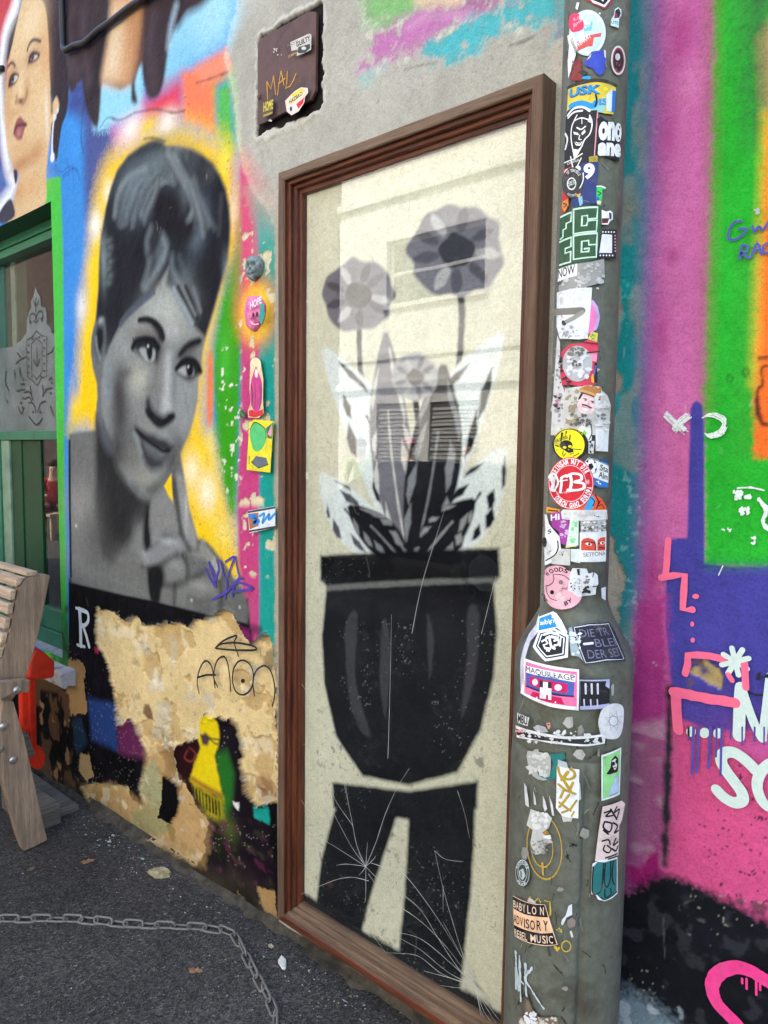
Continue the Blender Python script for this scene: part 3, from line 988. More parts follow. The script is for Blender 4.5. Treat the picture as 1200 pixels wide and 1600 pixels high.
# nose
cv.fill('B', [(620, 640), (690, 700), (660, 900), (600, 1050), (560, 1150), (520, 1100), (560, 900)], (112, 110, 110), soft=0.06, alpha=0.8)
cv.line('B', [(745, 660), (740, 850), (725, 1050), (715, 1120)], 0.032, (188, 192, 190), 0.05, alpha=0.9)
cv.line('B', [(800, 660), (790, 850), (780, 1050)], 0.025, (118, 126, 132), 0.04, alpha=0.7)
cv.blob('C', (630, 190), (50, 60), (120, 122, 124), 0.8)
cv.blob('C', (720, 190), (36, 70), (186, 188, 186), 0.8)
cv.fill('C', [(535, 170), (560, 130), (580, 200), (620, 260), (690, 300), (740, 275), (790, 285), (790, 320), (740, 370), (660, 400), (600, 350), (545, 270)], (34, 32, 38), soft=0.03, sm=3)
# eyes and brows
cv.blob('B', (530, 440), (130, 80), (112, 104, 98), 0.85)
cv.blob('B', (640, 540), (70, 130), (84, 80, 82), 0.8)
cv.fill('B', [(468, 300), (540, 285), (620, 310), (680, 380), (708, 440), (690, 500), (655, 490), (630, 420), (570, 345), (500, 322)], (44, 42, 46), soft=0.02, sm=4)
cv.fill('B', [(405, 570), (420, 500), (480, 475), (560, 470), (620, 490), (660, 560), (645, 690), (600, 680), (560, 690), (500, 650), (450, 600)], (46, 46, 50), soft=0.03, sm=4)
cv.fill('B', [(470, 575), (530, 560), (600, 570), (620, 610), (605, 680), (545, 690), (505, 650)], (158, 164, 160), soft=0.012, sm=4)
cv.fill('B', [(530, 520), (585, 520), (595, 620), (570, 680), (545, 640)], (24, 24, 28), soft=0.012, sm=4)
cv.blob('B', (552, 545), (9, 16), (200, 204, 204), 0.9)
cv.blob('B', (920, 650), (110, 120), (92, 88, 88), 0.8)
cv.fill('B', [(830, 640), (880, 560), (940, 510), (1010, 480), (1055, 490), (1020, 540), (930, 590), (860, 640)], (50, 46, 50), soft=0.03, sm=4)
cv.fill('B', [(815, 760), (860, 690), (930, 660), (1000, 690), (1045, 780), (1000, 830), (930, 870), (860, 820)], (40, 38, 42), soft=0.025, sm=4)
cv.fill('B', [(822, 768), (870, 740), (930, 725), (975, 760), (970, 820), (900, 825), (850, 800)], (166, 168, 166), soft=0.012, sm=4)
cv.fill('B', [(905, 710), (960, 705), (975, 780), (950, 830), (915, 820)], (24, 22, 28), soft=0.012, sm=4)
cv.blob('B', (926, 738), (8, 14), (205, 206, 206), 0.9)
for k in range(9):
    x = 420 + 24 * k
    cv.line('B', [(x, 500 - 12 * math.sin(k / 8 * 3)), (x - 6 + k, 470 - 14 * math.sin(k / 8 * 3))], 0.006, (30, 30, 34), 0.006, sm=0)
# fringe over the forehead
cv.fill('B', [(790, -20), (860, -20), (1000, 0), (1030, 240), (1000, 300), (960, 260), (900, 160), (840, 90)], (92, 96, 96), soft=0.03, sm=3)
for p, w, v in [([(790, 10), (850, 130), (900, 210), (960, 330)], 0.02, (150, 162, 168)), ([(830, -10), (900, 120), (980, 260)], 0.014, (38, 38, 42)), ([(900, -10), (960, 130), (1010, 290)], 0.018, (40, 38, 42)),
                ([(870, 0), (930, 130), (990, 250)], 0.014, (126, 130, 128)), ([(970, 0), (1010, 120), (1040, 220)], 0.014, (116, 122, 128)), ([(600, 40), (500, 120), (380, 230), (300, 330)], 0.03, (84, 92, 104))]:
    cv.line('B', p, w, v, 0.012, alpha=0.85)
# mouth
cv.fill('C', [(425, 420), (450, 400), (520, 450), (600, 480), (660, 510), (710, 520), (750, 560), (790, 590), (740, 640), (680, 620), (600, 580), (520, 540), (460, 490)], (58, 56, 60), soft=0.025, sm=4)
cv.fill('C', [(470, 540), (540, 540), (620, 590), (680, 640), (730, 650), (715, 720), (670, 790), (600, 810), (540, 780), (500, 680)], (62, 62, 66), soft=0.035, sm=4)
cv.fill('C', [(520, 560), (580, 580), (650, 640), (700, 655), (670, 690), (600, 670), (545, 620)], (112, 118, 120), soft=0.04, sm=4)
cv.line('C', [(440, 440), (520, 510), (620, 580), (690, 625), (750, 620)], 0.014, (22, 22, 26), 0.012)
cv.line('C', [(425, 470), (450, 520), (480, 640)], 0.018, (150, 158, 160), 0.025, alpha=0.7)
cv.line('C', [(360, 930), (430, 1020), (500, 1070)], 0.012, (140, 146, 150), 0.02, alpha=0.8)
cv.k = 0.75
# neck, shoulder, hand
cv.fill('', px('C', [(60, 300), (130, 380), (200, 560), (260, 800), (370, 960), (470, 1060), (570, 1090)]) + px('D', [(535, 150), (500, 230), (400, 360), (300, 505), (240, 440), (210, 300), (190, 100)]) + px('C', [(60, 900), (60, 560)]), (50, 49, 49), soft=0.035)
cv.fill('C', [(95, 200), (140, 380), (180, 520), (215, 620), (180, 640), (120, 520), (90, 380)], (104, 110, 118), soft=0.04, alpha=0.7)
for z, c, r, v, a in [('D', (100, 120), (90, 160), (148, 146, 140), .85), ('D', (90, 460), (80, 130), (126, 126, 122), .8), ('D', (200, 330), (60, 160), (92, 92, 90), .7), ('D', (400, 520), (130, 120), (116, 116, 112), .8),
                      ('D', (470, 330), (40, 110), (132, 132, 128), .8), ('D', (150, 560), (110, 60), (122, 122, 118), .7), ('D', (620, 150), (80, 120), (138, 138, 134), .85), ('D', (650, 360), (100, 60), (128, 130, 132), .85),
                      ('D', (520, 440), (40, 40), (166, 168, 168), .8), ('D', (760, 280), (40, 130), (134, 134, 130), .85), ('D', (820, 440), (120, 60), (98, 98, 96), .8), ('D', (720, 520), (60, 90), (122, 122, 120), .75),
                      ('D', (850, 660), (150, 90), (120, 120, 116), .85), ('D', (640, 640), (60, 90), (120, 118, 114), .8), ('D', (1030, 740), (110, 90), (112, 112, 106), .8), ('D', (700, 640), (40, 70), (84, 84, 82), .7),
                      ('D', (850, 740), (60, 50), (78, 78, 76), .7), ('D', (980, 640), (30, 100), (84, 82, 80), .7)]:
    cv.blob(z, c, r, v, a)
cv.fill('D', [(510, 130), (540, 110), (535, 240), (550, 350), (525, 400), (505, 390), (495, 300)], (36, 36, 36), soft=0.02, sm=3)
cv.fill('D', [(685, -20), (720, -20), (730, 150), (745, 300), (790, 380), (740, 350), (710, 220)], (62, 62, 60), soft=0.03, sm=3)
cv.fill('D', [(530, 520), (590, 500), (620, 560), (600, 650), (590, 718), (545, 708), (530, 620)], (40, 40, 40), soft=0.025, sm=3)
cv.line('D', [(740, 430), (770, 500), (765, 580)], 0.016, (52, 52, 50), 0.02)
cv.line('D', [(700, 610), (760, 590), (850, 540)], 0.016, (66, 66, 64), 0.025)
cv.line('D', [(560, 370), (640, 310), (720, 350)], 0.012, (70, 70, 70), 0.02, alpha=0.8)
cv.k = 0.6
for pts, v, a in [([(545, 110), (630, 10), (690, 110), (722, 270), (640, 288), (562, 366), (545, 300)], (136, 136, 131), .9), ([(700, -60), (748, -60), (772, 120), (802, 220), (842, 345), (804, 384), (760, 330), (736, 230), (716, 100)], (150, 150, 146), .95),
                  ([(488, 484), (520, 420), (600, 360), (660, 312), (738, 330), (762, 398), (700, 420), (620, 458), (560, 500), (516, 520)], (140, 142, 142), .9), ([(622, 520), (690, 432), (752, 462), (772, 566), (704, 612), (626, 604)], (126, 126, 123), .9),
                  ([(766, 436), (860, 396), (930, 446), (880, 530), (786, 578)], (112, 112, 108), .9), ([(706, 624), (800, 580), (900, 556), (966, 604), (980, 690), (900, 740), (790, 752), (706, 730)], (126, 126, 120), .9),
                  ([(640, 640), (692, 626), (690, 740), (610, 722)], (118, 116, 112), .9), ([(990, 560), (1060, 590), (1130, 690), (1140, 840), (1000, 810), (985, 690)], (104, 104, 98), .85), ([(300, 510), (440, 420), (500, 500), (530, 640), (536, 706), (320, 660)], (116, 116, 111), .8)]:
    cv.fill('D', pts, v, soft=0.026, alpha=a * .9, sm=4)
for pts, w, v in [([(692, -40), (714, 130), (738, 280), (790, 388)], .016, (44, 44, 43)), ([(490, 500), (560, 516), (640, 470), (712, 430)], .014, (54, 54, 53)), ([(752, 420), (776, 500), (772, 580)], .014, (48, 48, 47)), ([(620, 612), (700, 618), (790, 582), (880, 540)], .016, (50, 50, 49)),
                  ([(696, 620), (694, 690), (690, 745)], .014, (52, 52, 51)), ([(940, 452), (972, 560), (986, 690), (978, 790)], .02, (62, 62, 59)), ([(530, 520), (600, 508), (626, 560), (600, 650), (590, 716)], .02, (34, 34, 34)), ([(780, 700), (850, 722), (930, 700)], .016, (84, 84, 81)), ([(840, 345), (880, 352), (930, 400)], .012, (60, 60, 57))]:
    cv.line('D', pts, w, v, 0.026, alpha=.75)
cv.fill('D', [(532, 524), (592, 506), (622, 560), (602, 648), (590, 718), (546, 708), (532, 620)], (34, 34, 34), soft=0.012, sm=3)
for z, c, r, v, a in [('D', (655, 345), (60, 22), (172, 174, 172), .8), ('D', (700, 490), (36, 30), (158, 158, 154), .7), ('D', (850, 430), (46, 22), (146, 146, 140), .7), ('D', (850, 620), (70, 30), (152, 152, 144), .75), ('D', (768, 130), (10, 120), (182, 182, 178), .8)]:
    cv.blob(z, c, r, v, a)
# deeper accents in the face
cv.line('B', [(470, 302), (545, 292), (620, 322), (675, 390), (694, 470)], 0.020, (26, 25, 28), 0.012)
cv.line('B', [(850, 620), (900, 556), (960, 516), (1030, 494)], 0.018, (30, 28, 31), 0.014)
cv.line('B', [(408, 560), (440, 505), (520, 484), (600, 496), (650, 560)], 0.022, (20, 20, 23), 0.012)
cv.line('B', [(818, 756), (870, 694), (935, 672), (1000, 704), (1040, 780)], 0.020, (20, 19, 22), 0.012)
cv.line('C', [(540, 250), (600, 340), (660, 380), (730, 350), (788, 300)], 0.020, (22, 21, 25), 0.016)
cv.blob('C', (570, 290), (26, 26), (18, 18, 20), .9)
cv.blob('C', (755, 300), (20, 18), (18, 18, 20), .9)
for k in range(7):
    cv.line('D', [(870 + 18 * k, 350 + 26 * k), (860 + 18 * k, 390 + 28 * k)], 0.02, rs.choice([(190, 188, 170), (90, 90, 86), (150, 150, 140)]), 0.015, alpha=0.8)
cv.fill('C', [(700, 955), (770, 840), (775, 960), (785, 1110), (740, 1040)], (248, 206, 14), soft=0.006)
for c in ((80, 245), (800, 710), (1100, 755)):
    cv.blob('D', c, (7, 12), (190, 190, 184), 0.9, hard=2)
cv.line('', [(109, 690), (110, 760), (111, 900)], 0.02, (34, 30, 32), 0.006, sm=3)
cv.k = 1.0
# faint brush mottling over the portrait
pm = cv.rid == 2
cv.col[pm] *= (0.9 + 0.2 * fbm(XX[pm], ZZ[pm] * 0.4, 60, 3, 71))[..., None]

# ---------------------------------------------------------------- black band under the portrait, then the peeled plaster
cv.k = 0.55
cv.fill('', px('D', [(30, 600), (300, 665), (550, 715), (850, 790), (1145, 858), (1170, 900), (1180, 1000)]) + [(396, 1060), (434, 1100), (436, 1480), (300, 1480), (40, 1330), (40, 1080), (108, 1070)], (20, 18, 21), soft=0.008, rid=0)
cv.speck('', [(105, 920), (420, 980), (436, 1450), (60, 1330), (60, 1080)], (40, 27, 46), 12, 0.55, 81, soft=0.15, alpha=0.6)
cv.fill('Q', [(150, 480), (290, 510), (304, 745), (170, 690)], (40, 68, 128), soft=0.03, rough=0.01)
cv.fill('Q', [(40, 590), (120, 580), (150, 700), (110, 760), (50, 700)], (34, 60, 84), soft=0.03)
cv.speck('Q', [(160, 500), (300, 520), (300, 740), (170, 690)], (120, 140, 180), 110, 0.70, 83, soft=0.03, alpha=0.6, stretch=1.5)
cv.fill('Q', [(300, 620), (355, 570), (430, 710), (440, 790), (310, 760)], (112, 42, 88), soft=0.03, rough=0.01)
cv.fill('Q', [(900, 120), (960, 140), (975, 210), (930, 200)], (130, 40, 100), soft=0.02)
cv.fill('Q', [(185, 225), (212, 240), (205, 262), (188, 255)], (180, 40, 90), soft=0.008)
# pawn-like yellow shape on the old paint
cv.fill('Q', [(800, 600), (870, 590), (905, 680), (912, 820), (930, 960), (990, 1010), (1060, 1120), (1090, 1440), (900, 1420), (760, 1330), (700, 1000), (590, 760)], (38, 26, 38), soft=0.02, rough=0.01)
cv.fill('Q', [(790, 760), (850, 740), (885, 860), (875, 1010), (830, 1120), (800, 960)], (40, 110, 36), soft=0.03)
cv.fill('Q', [(585, 720), (700, 690), (705, 760), (680, 860), (690, 960), (620, 900), (600, 820)], (58, 20, 26), soft=0.02, rough=0.01)
cv.oring = None
cv.line('Q', [(660, 730), (690, 760), (670, 800), (635, 780), (650, 745)], 0.008, (150, 60, 50), 0.006, alpha=0.8, sm=4)
cv.fill('Q', [(745, 563), (800, 600), (810, 680), (800, 735), (785, 765), (800, 850), (820, 965), (760, 950), (668, 900), (690, 800), (712, 735), (703, 690), (705, 620)], (232, 204, 18), soft=0.012, rough=0.006, sm=3)
cv.fill('Q', [(670, 905), (760, 950), (830, 985), (830, 1100), (780, 1090), (720, 1030)], (176, 160, 30), soft=0.03, rough=0.016)
for k in range(9):
    cv.line('Q', [(680 + 16 * k, 930 + 9 * k), (684 + 16 * k, 1000 + 9 * k)], 0.010, (30, 30, 20), 0.006, rough=0.004)
cv.line('Q', [(675, 885), (740, 925), (815, 965)], 0.02, (150, 84, 40), 0.015, alpha=0.8)
cv.fill('Q', [(715, 670), (740, 655), (765, 680), (750, 720), (725, 715)], (92, 62, 66), soft=0.012)
cv.line('Q', [(706, 660), (740, 680), (808, 690)], 0.006, (70, 66, 40), 0.006)
cv.line('Q', [(765, 690), (790, 710), (808, 712)], 0.006, (70, 66, 40), 0.006)
cv.fill('Q', [(760, 1110), (850, 1120), (890, 1160), (900, 1290), (740, 1290)], (36, 40, 26), soft=0.05)
cv.blob('Q', (860, 1130), (40, 60), (96, 108, 40), 0.7)
cv.fill('Q', [(985, 1030), (1062, 1014), (1062, 1118), (985, 1084)], (26, 156, 142), soft=0.008, rough=0.01)
cv.speck('Q', [(740, 1080), (1090, 1100), (1090, 1560), (740, 1300)], (110, 40, 80), 28, 0.64, 85, soft=0.10, alpha=0.6)
cv.speck('Q', [(740, 1080), (1090, 1100), (1090, 1560), (740, 1300)], (70, 74, 44), 28, 0.62, 86, soft=0.12, alpha=0.45)
cv.speck('Q', [(820, 600), (1090, 600), (1090, 1560), (740, 1300)], (170, 160, 150), 130, 0.74, 88, soft=0.03, alpha=0.6, stretch=1.6)
cv.speck('Q', [(40, 100), (250, 250), (440, 750), (400, 1000), (40, 900)], (150, 142, 142), 130, 0.74, 89, soft=0.03, alpha=0.6, stretch=1.6)
# the exposed plaster itself: recessed, its edge ragged
PLA = [(190, 30), (250, 52), (290, 55), (305, 82), (335, 92), (400, 78), (420, 110), (480, 122), (540, 106), (600, 110), (660, 132), (690, 92), (760, 76), (800, 60), (850, 35), (880, 60), (895, 120), (925, 160), (950, 185), (952, 215), (1000, 208), (1048, 135), (1062, 190), (1085, 240), (1100, 600), (1100, 1000),
       (1060, 1012), (1000, 1022), (960, 990), (932, 960), (912, 800), (918, 700), (890, 630), (860, 590), (800, 588), (745, 563), (708, 592), (702, 690), (640, 700), (586, 720), (592, 800), (602, 880), (660, 950), (690, 1000), (720, 1060), (762, 1110), (742, 1180), (746, 1240), (700, 1310), (640, 1290), (560, 1240),
       (480, 1200), (400, 1180), (300, 1150), (230, 1090), (170, 1010), (118, 930), (200, 902), (290, 922), (362, 930), (372, 1000), (430, 1015), (412, 940), (430, 840), (446, 780), (440, 740), (400, 650), (357, 570), (330, 612), (300, 620), (290, 540), (275, 430), (250, 310), (212, 250), (193, 200)]
cv.fill('Q', [(x + 4 * math.cos(i * 2.3), y - 5) for i, (x, y) in enumerate(PLA)], (150, 148, 138), soft=0.003, rough=0.015, rid=4, hgt=-0.003)
cv.fill('Q', PLA, (226, 198, 142), soft=0.002, rough=0.015, rid=4, hgt=-0.011)
pl = cv.rid == 4
sl_, dd_ = cv.sdf(wall_pts('Q', PLA), 0.04)
dd_ = dd_ + 0.03 * cv.edge[sl_]
cv.hgt[sl_] += 0.009 * np.clip(1 - np.abs(dd_ - 0.006) / 0.008, 0, 1) * np.clip((fbm(XX[sl_], ZZ[sl_], 20, 3, 155) - 0.35) * 5, 0, 1)
plc = cv.hgt < -0.0055
n5 = fbm(XX, ZZ, 5, 5, 91); n6 = fbm(XX, ZZ * 0.5, 30, 4, 92)
cv.col[plc] *= (0.80 + 0.26 * n5 + 0.20 * (n6 - 0.3))[plc][..., None]
cv.hgt[plc] += ((fbm(XX, ZZ, 12, 5, 93) - 0.5) * 0.006)[plc]
low = [(440, 760), (520, 700), (600, 880), (720, 1060), (762, 1110), (740, 1320), (480, 1210), (230, 1100), (118, 930), (290, 920), (430, 1010)]
cv.fill('Q', low, (190, 150, 96), soft=0.05, rough=0.02, alpha=0.85)
cv.fill('Q', [(430, 840), (470, 790), (500, 860), (520, 980), (500, 1060), (440, 1010), (415, 950)], (172, 168, 124), soft=0.01, rough=0.01)
cv.fill('Q', [(350, 1060), (430, 1020), (520, 1060), (560, 1150), (480, 1180), (370, 1130)], (166, 156, 106), soft=0.02, rough=0.015)
cv.fill('Q', [(425, 520), (445, 520), (470, 600), (440, 590), (415, 560)], (138, 104, 76), soft=0.01, rough=0.008)
cv.fill('Q', [(500, 650), (560, 700), (590, 800), (560, 900), (530, 820)], (168, 140, 98), soft=0.03, rough=0.02)
cv.fill('Q', [(960, 880), (1050, 900), (1070, 980), (1000, 1000)], (176, 140, 98), soft=0.03, rough=0.02)
cv.fill('Q', [(455, 360), (520, 400), (520, 440), (450, 440)], (226, 216, 190), soft=0.03, rough=0.02)
cv.fill('Q', [(540, 180), (575, 190), (570, 330), (550, 300)], (226, 212, 180), soft=0.03, rough=0.02)
m2_ = plc & (fbm(XX, ZZ, 7, 5, 157) > 0.60)                # a second, deeper coat where the plaster itself has broken away
cv.col[m2_] *= np.array([0.80, 0.74, 0.66]); cv.hgt[m2_] -= 0.006
m3_ = plc & (fbm(XX, ZZ, 9, 5, 158) > 0.665)
cv.col[m3_] = cv.col[m3_] * 0.4 + lin((196, 190, 170)) * 0.6
cv.speck('Q', PLA, (238, 224, 190), 16, 0.66, 94, soft=0.08, alpha=0.55)
cv.speck('Q', PLA, (160, 126, 82), 30, 0.70, 95, soft=0.05, alpha=0.45)
cv.speck('Q', PLA, (130, 120, 108), 90, 0.76, 96, soft=0.03, alpha=0.6)
cv.speck('Q', [(1000, 200), (1095, 220), (1095, 420), (1020, 330)], (142, 122, 84), 26, 0.5, 97, soft=0.04, alpha=0.8)
# left-over paint islands and the tan patch by the sill
cv.fill('Q', [(525, 880), (560, 905), (602, 925), (604, 1040), (565, 1112), (500, 1082), (515, 980)], (22, 19, 22), soft=0.002, rough=0.014, hgt=0.001, rid=0)
cv.fill('Q', [(55, 285), (110, 290), (142, 350), (130, 400), (152, 560), (60, 565), (38, 450)], (172, 134, 86), soft=0.002, rough=0.018, hgt=-0.004, rid=4)
cv.fill('Q', [(108, 760), (160, 750), (180, 860), (150, 900), (105, 860)], (178, 146, 100), soft=0.002, rough=0.02, hgt=-0.004, rid=4)
cv.fill('Q', [(1000, 1430), (1090, 1440), (1095, 1600), (1010, 1530)], (190, 150, 96), soft=0.006, rough=0.02, hgt=-0.004, rid=4)
cv.fill('Q', [(890, 1420), (930, 1480), (950, 1550), (900, 1500)], (196, 160, 110), soft=0.006, rough=0.02, hgt=-0.004, rid=4)
cv.fill('Q', [(880, 1000), (910, 1005), (905, 1040), (888, 1030)], (230, 222, 214), soft=0.005, rough=0.008)
# wall below the window: brown, flaking
cv.fill('', [(-200, 1030), (60, 1030), (84, 1060), (106, 1085), (108, 1110), (120, 1250), (130, 1290), (-200, 1200)], (92, 66, 46), soft=0.01, rough=0.01, rid=0)
cv.speck('', [(-200, 1040), (112, 1085), (120, 1260), (-200, 1220)], (24, 20, 20), 9, 0.48, 98, soft=0.06)
cv.speck('', [(-200, 1085), (116, 1085), (124, 1260), (-200, 1220)], (150, 116, 76), 16, 0.66, 99, soft=0.04)
cv.line('', [(96, 1090), (94, 1150), (99, 1240)], 0.012, (20, 16, 16), 0.008, rough=0.006)
# grime near the pavement
dz = np.clip(1 - (ZZ - 0.0268 * (XX + 0.14)) / 0.22, 0, 1) * (XX < 0.9)
dn = np.clip(dz * 1.1 - 0.5 + 0.9 * (fbm(XX, ZZ, 10, 4, 101) - 0.4), 0, 1)[..., None]
cv.col = cv.col * (1 - dn * 0.6) + lin((96, 84, 62)) * dn * 0.6

# broken render round the service hatch
cv.fill(None, [(-0.176, 2.505), (-0.168, 2.80), (-0.155, 2.822), (0.0, 2.826), (0.118, 2.825), (0.132, 2.80), (0.128, 2.54), (0.115, 2.512), (-0.05, 2.508)], (186, 182, 172), soft=0.008, rough=0.016, hgt=0.003)
cv.fill(None, [(-0.166, 2.528), (-0.162, 2.802), (-0.146, 2.812), (0.0, 2.814), (0.112, 2.812), (0.121, 2.798), (0.120, 2.54), (0.108, 2.526), (-0.05, 2.524)], (44, 38, 36), soft=0.003, rough=0.010, hgt=-0.008)
cv.k = 0.7
# ---------------------------------------------------------------- colour remnants above the frame
cv.fill('M', [(450, -200), (720, -200), (720, 30), (600, 80), (540, 130), (500, 110), (455, 90)], (134, 186, 120), soft=0.03, rough=0.02, spray=0.01, rid=0)
cv.fill('M', [(520, 140), (700, 40), (900, -10), (1080, -40), (1080, 10), (880, 80), (700, 190), (560, 240), (470, 290), (440, 280)], (196, 124, 176), soft=0.03, rough=0.02, spray=0.02, rid=0)
cv.fill('M', [(720, 30), (860, 0), (980, -20), (1080, -40), (1080, 0), (860, 50), (740, 80)], (150, 110, 130), soft=0.03, alpha=0.7)
cv.fill('M', [(700, 190), (880, 85), (1080, 5), (1300, -60), (1300, 100), (1200, 90), (1000, 130), (950, 180), (800, 270), (720, 265), (690, 220)], (88, 184, 190), soft=0.02, rough=0.03, spray=0.01, rid=0)
cv.fill('M', [(470, 300), (520, 280), (500, 320), (450, 330)], (110, 180, 180), soft=0.03, rough=0.02)
cv.fill('M', [(620, -200), (900, -200), (860, 10), (760, 20), (660, 10)], (224, 196, 164), soft=0.02, sm=3, rid=0)
cv.speck('M', [(450, 40), (1100, -20), (1200, 120), (450, 330)], (186, 184, 170), 40, 0.62, 103, soft=0.05, alpha=0.9)
cv.line('M', [(640, 110), (720, 70), (880, 60)], 0.012, (214, 160, 196), 0.02, alpha=0.7)
cv.line('', [(365, 310), (372, 200), (352, 85)], 0.02, (196, 190, 172), 0.02, alpha=0.6)
for p in ([(1060, 190), (1110, 175), (1160, 150)], [(505, 430), (508, 420)], [(620, 290), (700, 270), (760, 262)]):
    cv.line('M', p, 0.005, (80, 76, 72), 0.004, alpha=0.7, rough=0.003)

# ---------------------------------------------------------------- right-hand mural
cv.k = 0.6
cv.fill('', [(872, -60), (1260, -60), (1260, 1700), (870, 1700), (874, 120), (868, 110)], (206, 104, 164), soft=0.008, rough=0.01, rid=5)
cv.fill('', [(866, -40), (905, -40), (905, 30), (880, 60), (868, 62)], (90, 176, 178), soft=0.02, rough=0.02, rid=0)
cv.fill('', [(866, 66), (905, 40), (930, 40), (930, 1700), (850, 1700)], (172, 166, 150), soft=0.01, rough=0.01, rid=1)
TEAL = [(922, -60), (1028, -60), (1026, 60), (1022, 250), (1014, 450), (1006, 640), (1002, 860), (990, 980), (984, 1080), (976, 1180), (962, 1260), (922, 1260)]
cv.fill('', TEAL, (40, 140, 142), soft=0.02, spray=0.012, rid=6)
tm = cv.rid == 6
tn = fbm(XX * 1.5, ZZ * 0.5, 7, 5, 111)
cv.col[tm] = cv.col[tm] * (1 - np.clip((tn[tm] - 0.54) * 3, 0, .5)[..., None]) + lin((136, 148, 140)) * np.clip((tn[tm] - 0.54) * 3, 0, .5)[..., None]
cv.fill('', [(962, 400), (995, 380), (985, 700), (975, 830), (950, 830)], (24, 150, 142), soft=0.05, alpha=0.7)
cv.line('', [(1024, -40), (1022, 200), (1014, 420), (1006, 640), (1002, 840), (994, 960)], 0.022, (84, 104, 166), 0.04, alpha=0.75)
cv.line('', [(1030, -40), (1028, 200), (1020, 420), (1012, 640), (1008, 840), (1004, 960)], 0.012, (150, 84, 160), 0.03, alpha=0.55)
cv.speck('', [(950, 740), (1006, 730), (996, 1100), (950, 1100)], (140, 196, 188), 90, 0.62, 113, soft=0.06, alpha=0.6)
cv.speck('', [(870, 0), (1010, 0), (1000, 900), (940, 900)], (158, 156, 144), 9, 0.66, 114, soft=0.08, alpha=0.55, stretch=1.6)
cv.fill('', [(938, 790), (947, 780), (952, 830), (965, 870), (978, 900), (972, 950), (958, 990), (940, 960)], (152, 144, 128), soft=0.006, rough=0.012, hgt=-0.003, rid=1)
cv.fill('', [(950, 580), (962, 576), (972, 590), (970, 612), (950, 622)], (158, 140, 124), soft=0.005, rough=0.006, hgt=-0.002)
cv.fill('', [(958, 440), (968, 450), (973, 500), (962, 505)], (158, 142, 124), soft=0.005, rough=0.006, hgt=-0.002)
cv.fill('', [(970, 330), (985, 300), (990, 330), (982, 370)], (146, 142, 126), soft=0.03, rough=0.02)
cv.speck('', [(958, 430), (985, 430), (980, 540), (955, 540)], (70, 190, 176), 90, 0.62, 116, soft=0.05, alpha=0.7)
# pink, green, orange bands
cv.fill('', [(1040, -60), (1100, -60), (1086, 400), (1070, 640), (1060, 840), (1020, 840), (1024, 400)], (214, 118, 172), soft=0.08, alpha=0.8)
for c, r, v in [((1065, 60), (20, 40), (190, 70, 140)), ((1045, 210), (14, 40), (196, 84, 152)), ((1034, 520), (12, 50), (190, 80, 146)), ((1050, 400), (9, 12), (182, 70, 128)), ((1080, 130), (14, 30), (222, 130, 180)), ((1020, 900), (12, 60), (180, 58, 130)), ((1065, 740), (16, 60), (212, 108, 160))]:
    cv.blob('', c, r, v, 0.75)
GRN = [(1116, -60), (1215, -60), (1260, 300), (1260, 886), (1101, 886), (1099, 640), (1104, 500), (1110, 300), (1114, 100)]
cv.fill('', GRN, (44, 180, 50), soft=0.012, spray=0.006, rid=7)
cv.line('', [(1113, -40), (1110, 250), (1104, 480), (1099, 640)], 0.018, (150, 110, 80), 0.03, alpha=0.55)
cv.fill('', [(1168, 380), (1182, 380), (1176, 700), (1164, 700)], (74, 150, 56), soft=0.05, alpha=0.6)
cv.fill('', [(1150, -60), (1215, -60), (1206, 160), (1180, 220), (1172, 120)], (66, 92, 70), soft=0.06, spray=0.02, alpha=0.8)
cv.fill('', [(1190, 60), (1215, 20), (1215, 190), (1196, 170)], (196, 150, 110), soft=0.03, alpha=0.9)
cv.fill('', [(1196, 175), (1240, 170), (1240, 717), (1178, 715), (1178, 600), (1186, 420), (1192, 300)], (252, 116, 46), soft=0.010, spray=0.006, rid=8)
cv.line('', [(1196, 180), (1191, 320), (1184, 450), (1178, 600)], 0.012, (226, 196, 60), 0.02, alpha=0.7)
for p in ([(1186, 560), (1200, 558), (1215, 556)], [(1205, 570), (1190, 576), (1192, 600), (1184, 610), (1184, 640), (1190, 660), (1200, 664)]):
    cv.line('', p, 0.006, (110, 54, 40), 0.004, rough=0.003)
for c in ((1140, 592), (1165, 582)):
    cv.line('', [(c[0] - 5, c[1]), (c[0], c[1] - 7), (c[0] + 5, c[1]), (c[0], c[1] + 6), (c[0] - 5, c[1])], 0.003, (40, 90, 40), 0.003, alpha=0.8)
# purple area
PUR = [(1079, 640), (1083, 630), (1090, 626), (1097, 632), (1100, 660), (1101, 880), (1140, 886), (1260, 884), (1260, 1150), (1120, 1148), (1070, 1132), (1058, 1110), (1050, 1085), (1046, 1040), (1040, 980), (1041, 900), (1050, 842), (1074, 840), (1077, 720)]
cv.fill('', PUR, (78, 74, 164), soft=0.003, rid=9)
cv.blob('', (1120, 985), (60, 60), (88, 80, 176), 0.5)
cv.fill('', [(1104, 880), (1210, 878), (1210, 892), (1104, 892)], (60, 110, 110), soft=0.015, alpha=0.6)
# lower pink field
cv.fill('', [(1046, 1085), (1058, 1085), (1066, 1124), (1110, 1142), (1160, 1142), (1260, 1140), (1260, 1480), (1130, 1410), (1060, 1376), (1034, 1370), (1040, 1240)], (222, 88, 142), soft=0.006, rid=10)
cv.blob('', (1190, 1170), (40, 26), (190, 96, 170), 0.7)
cv.blob('', (1150, 1270), (90, 90), (230, 92, 144), 0.6)
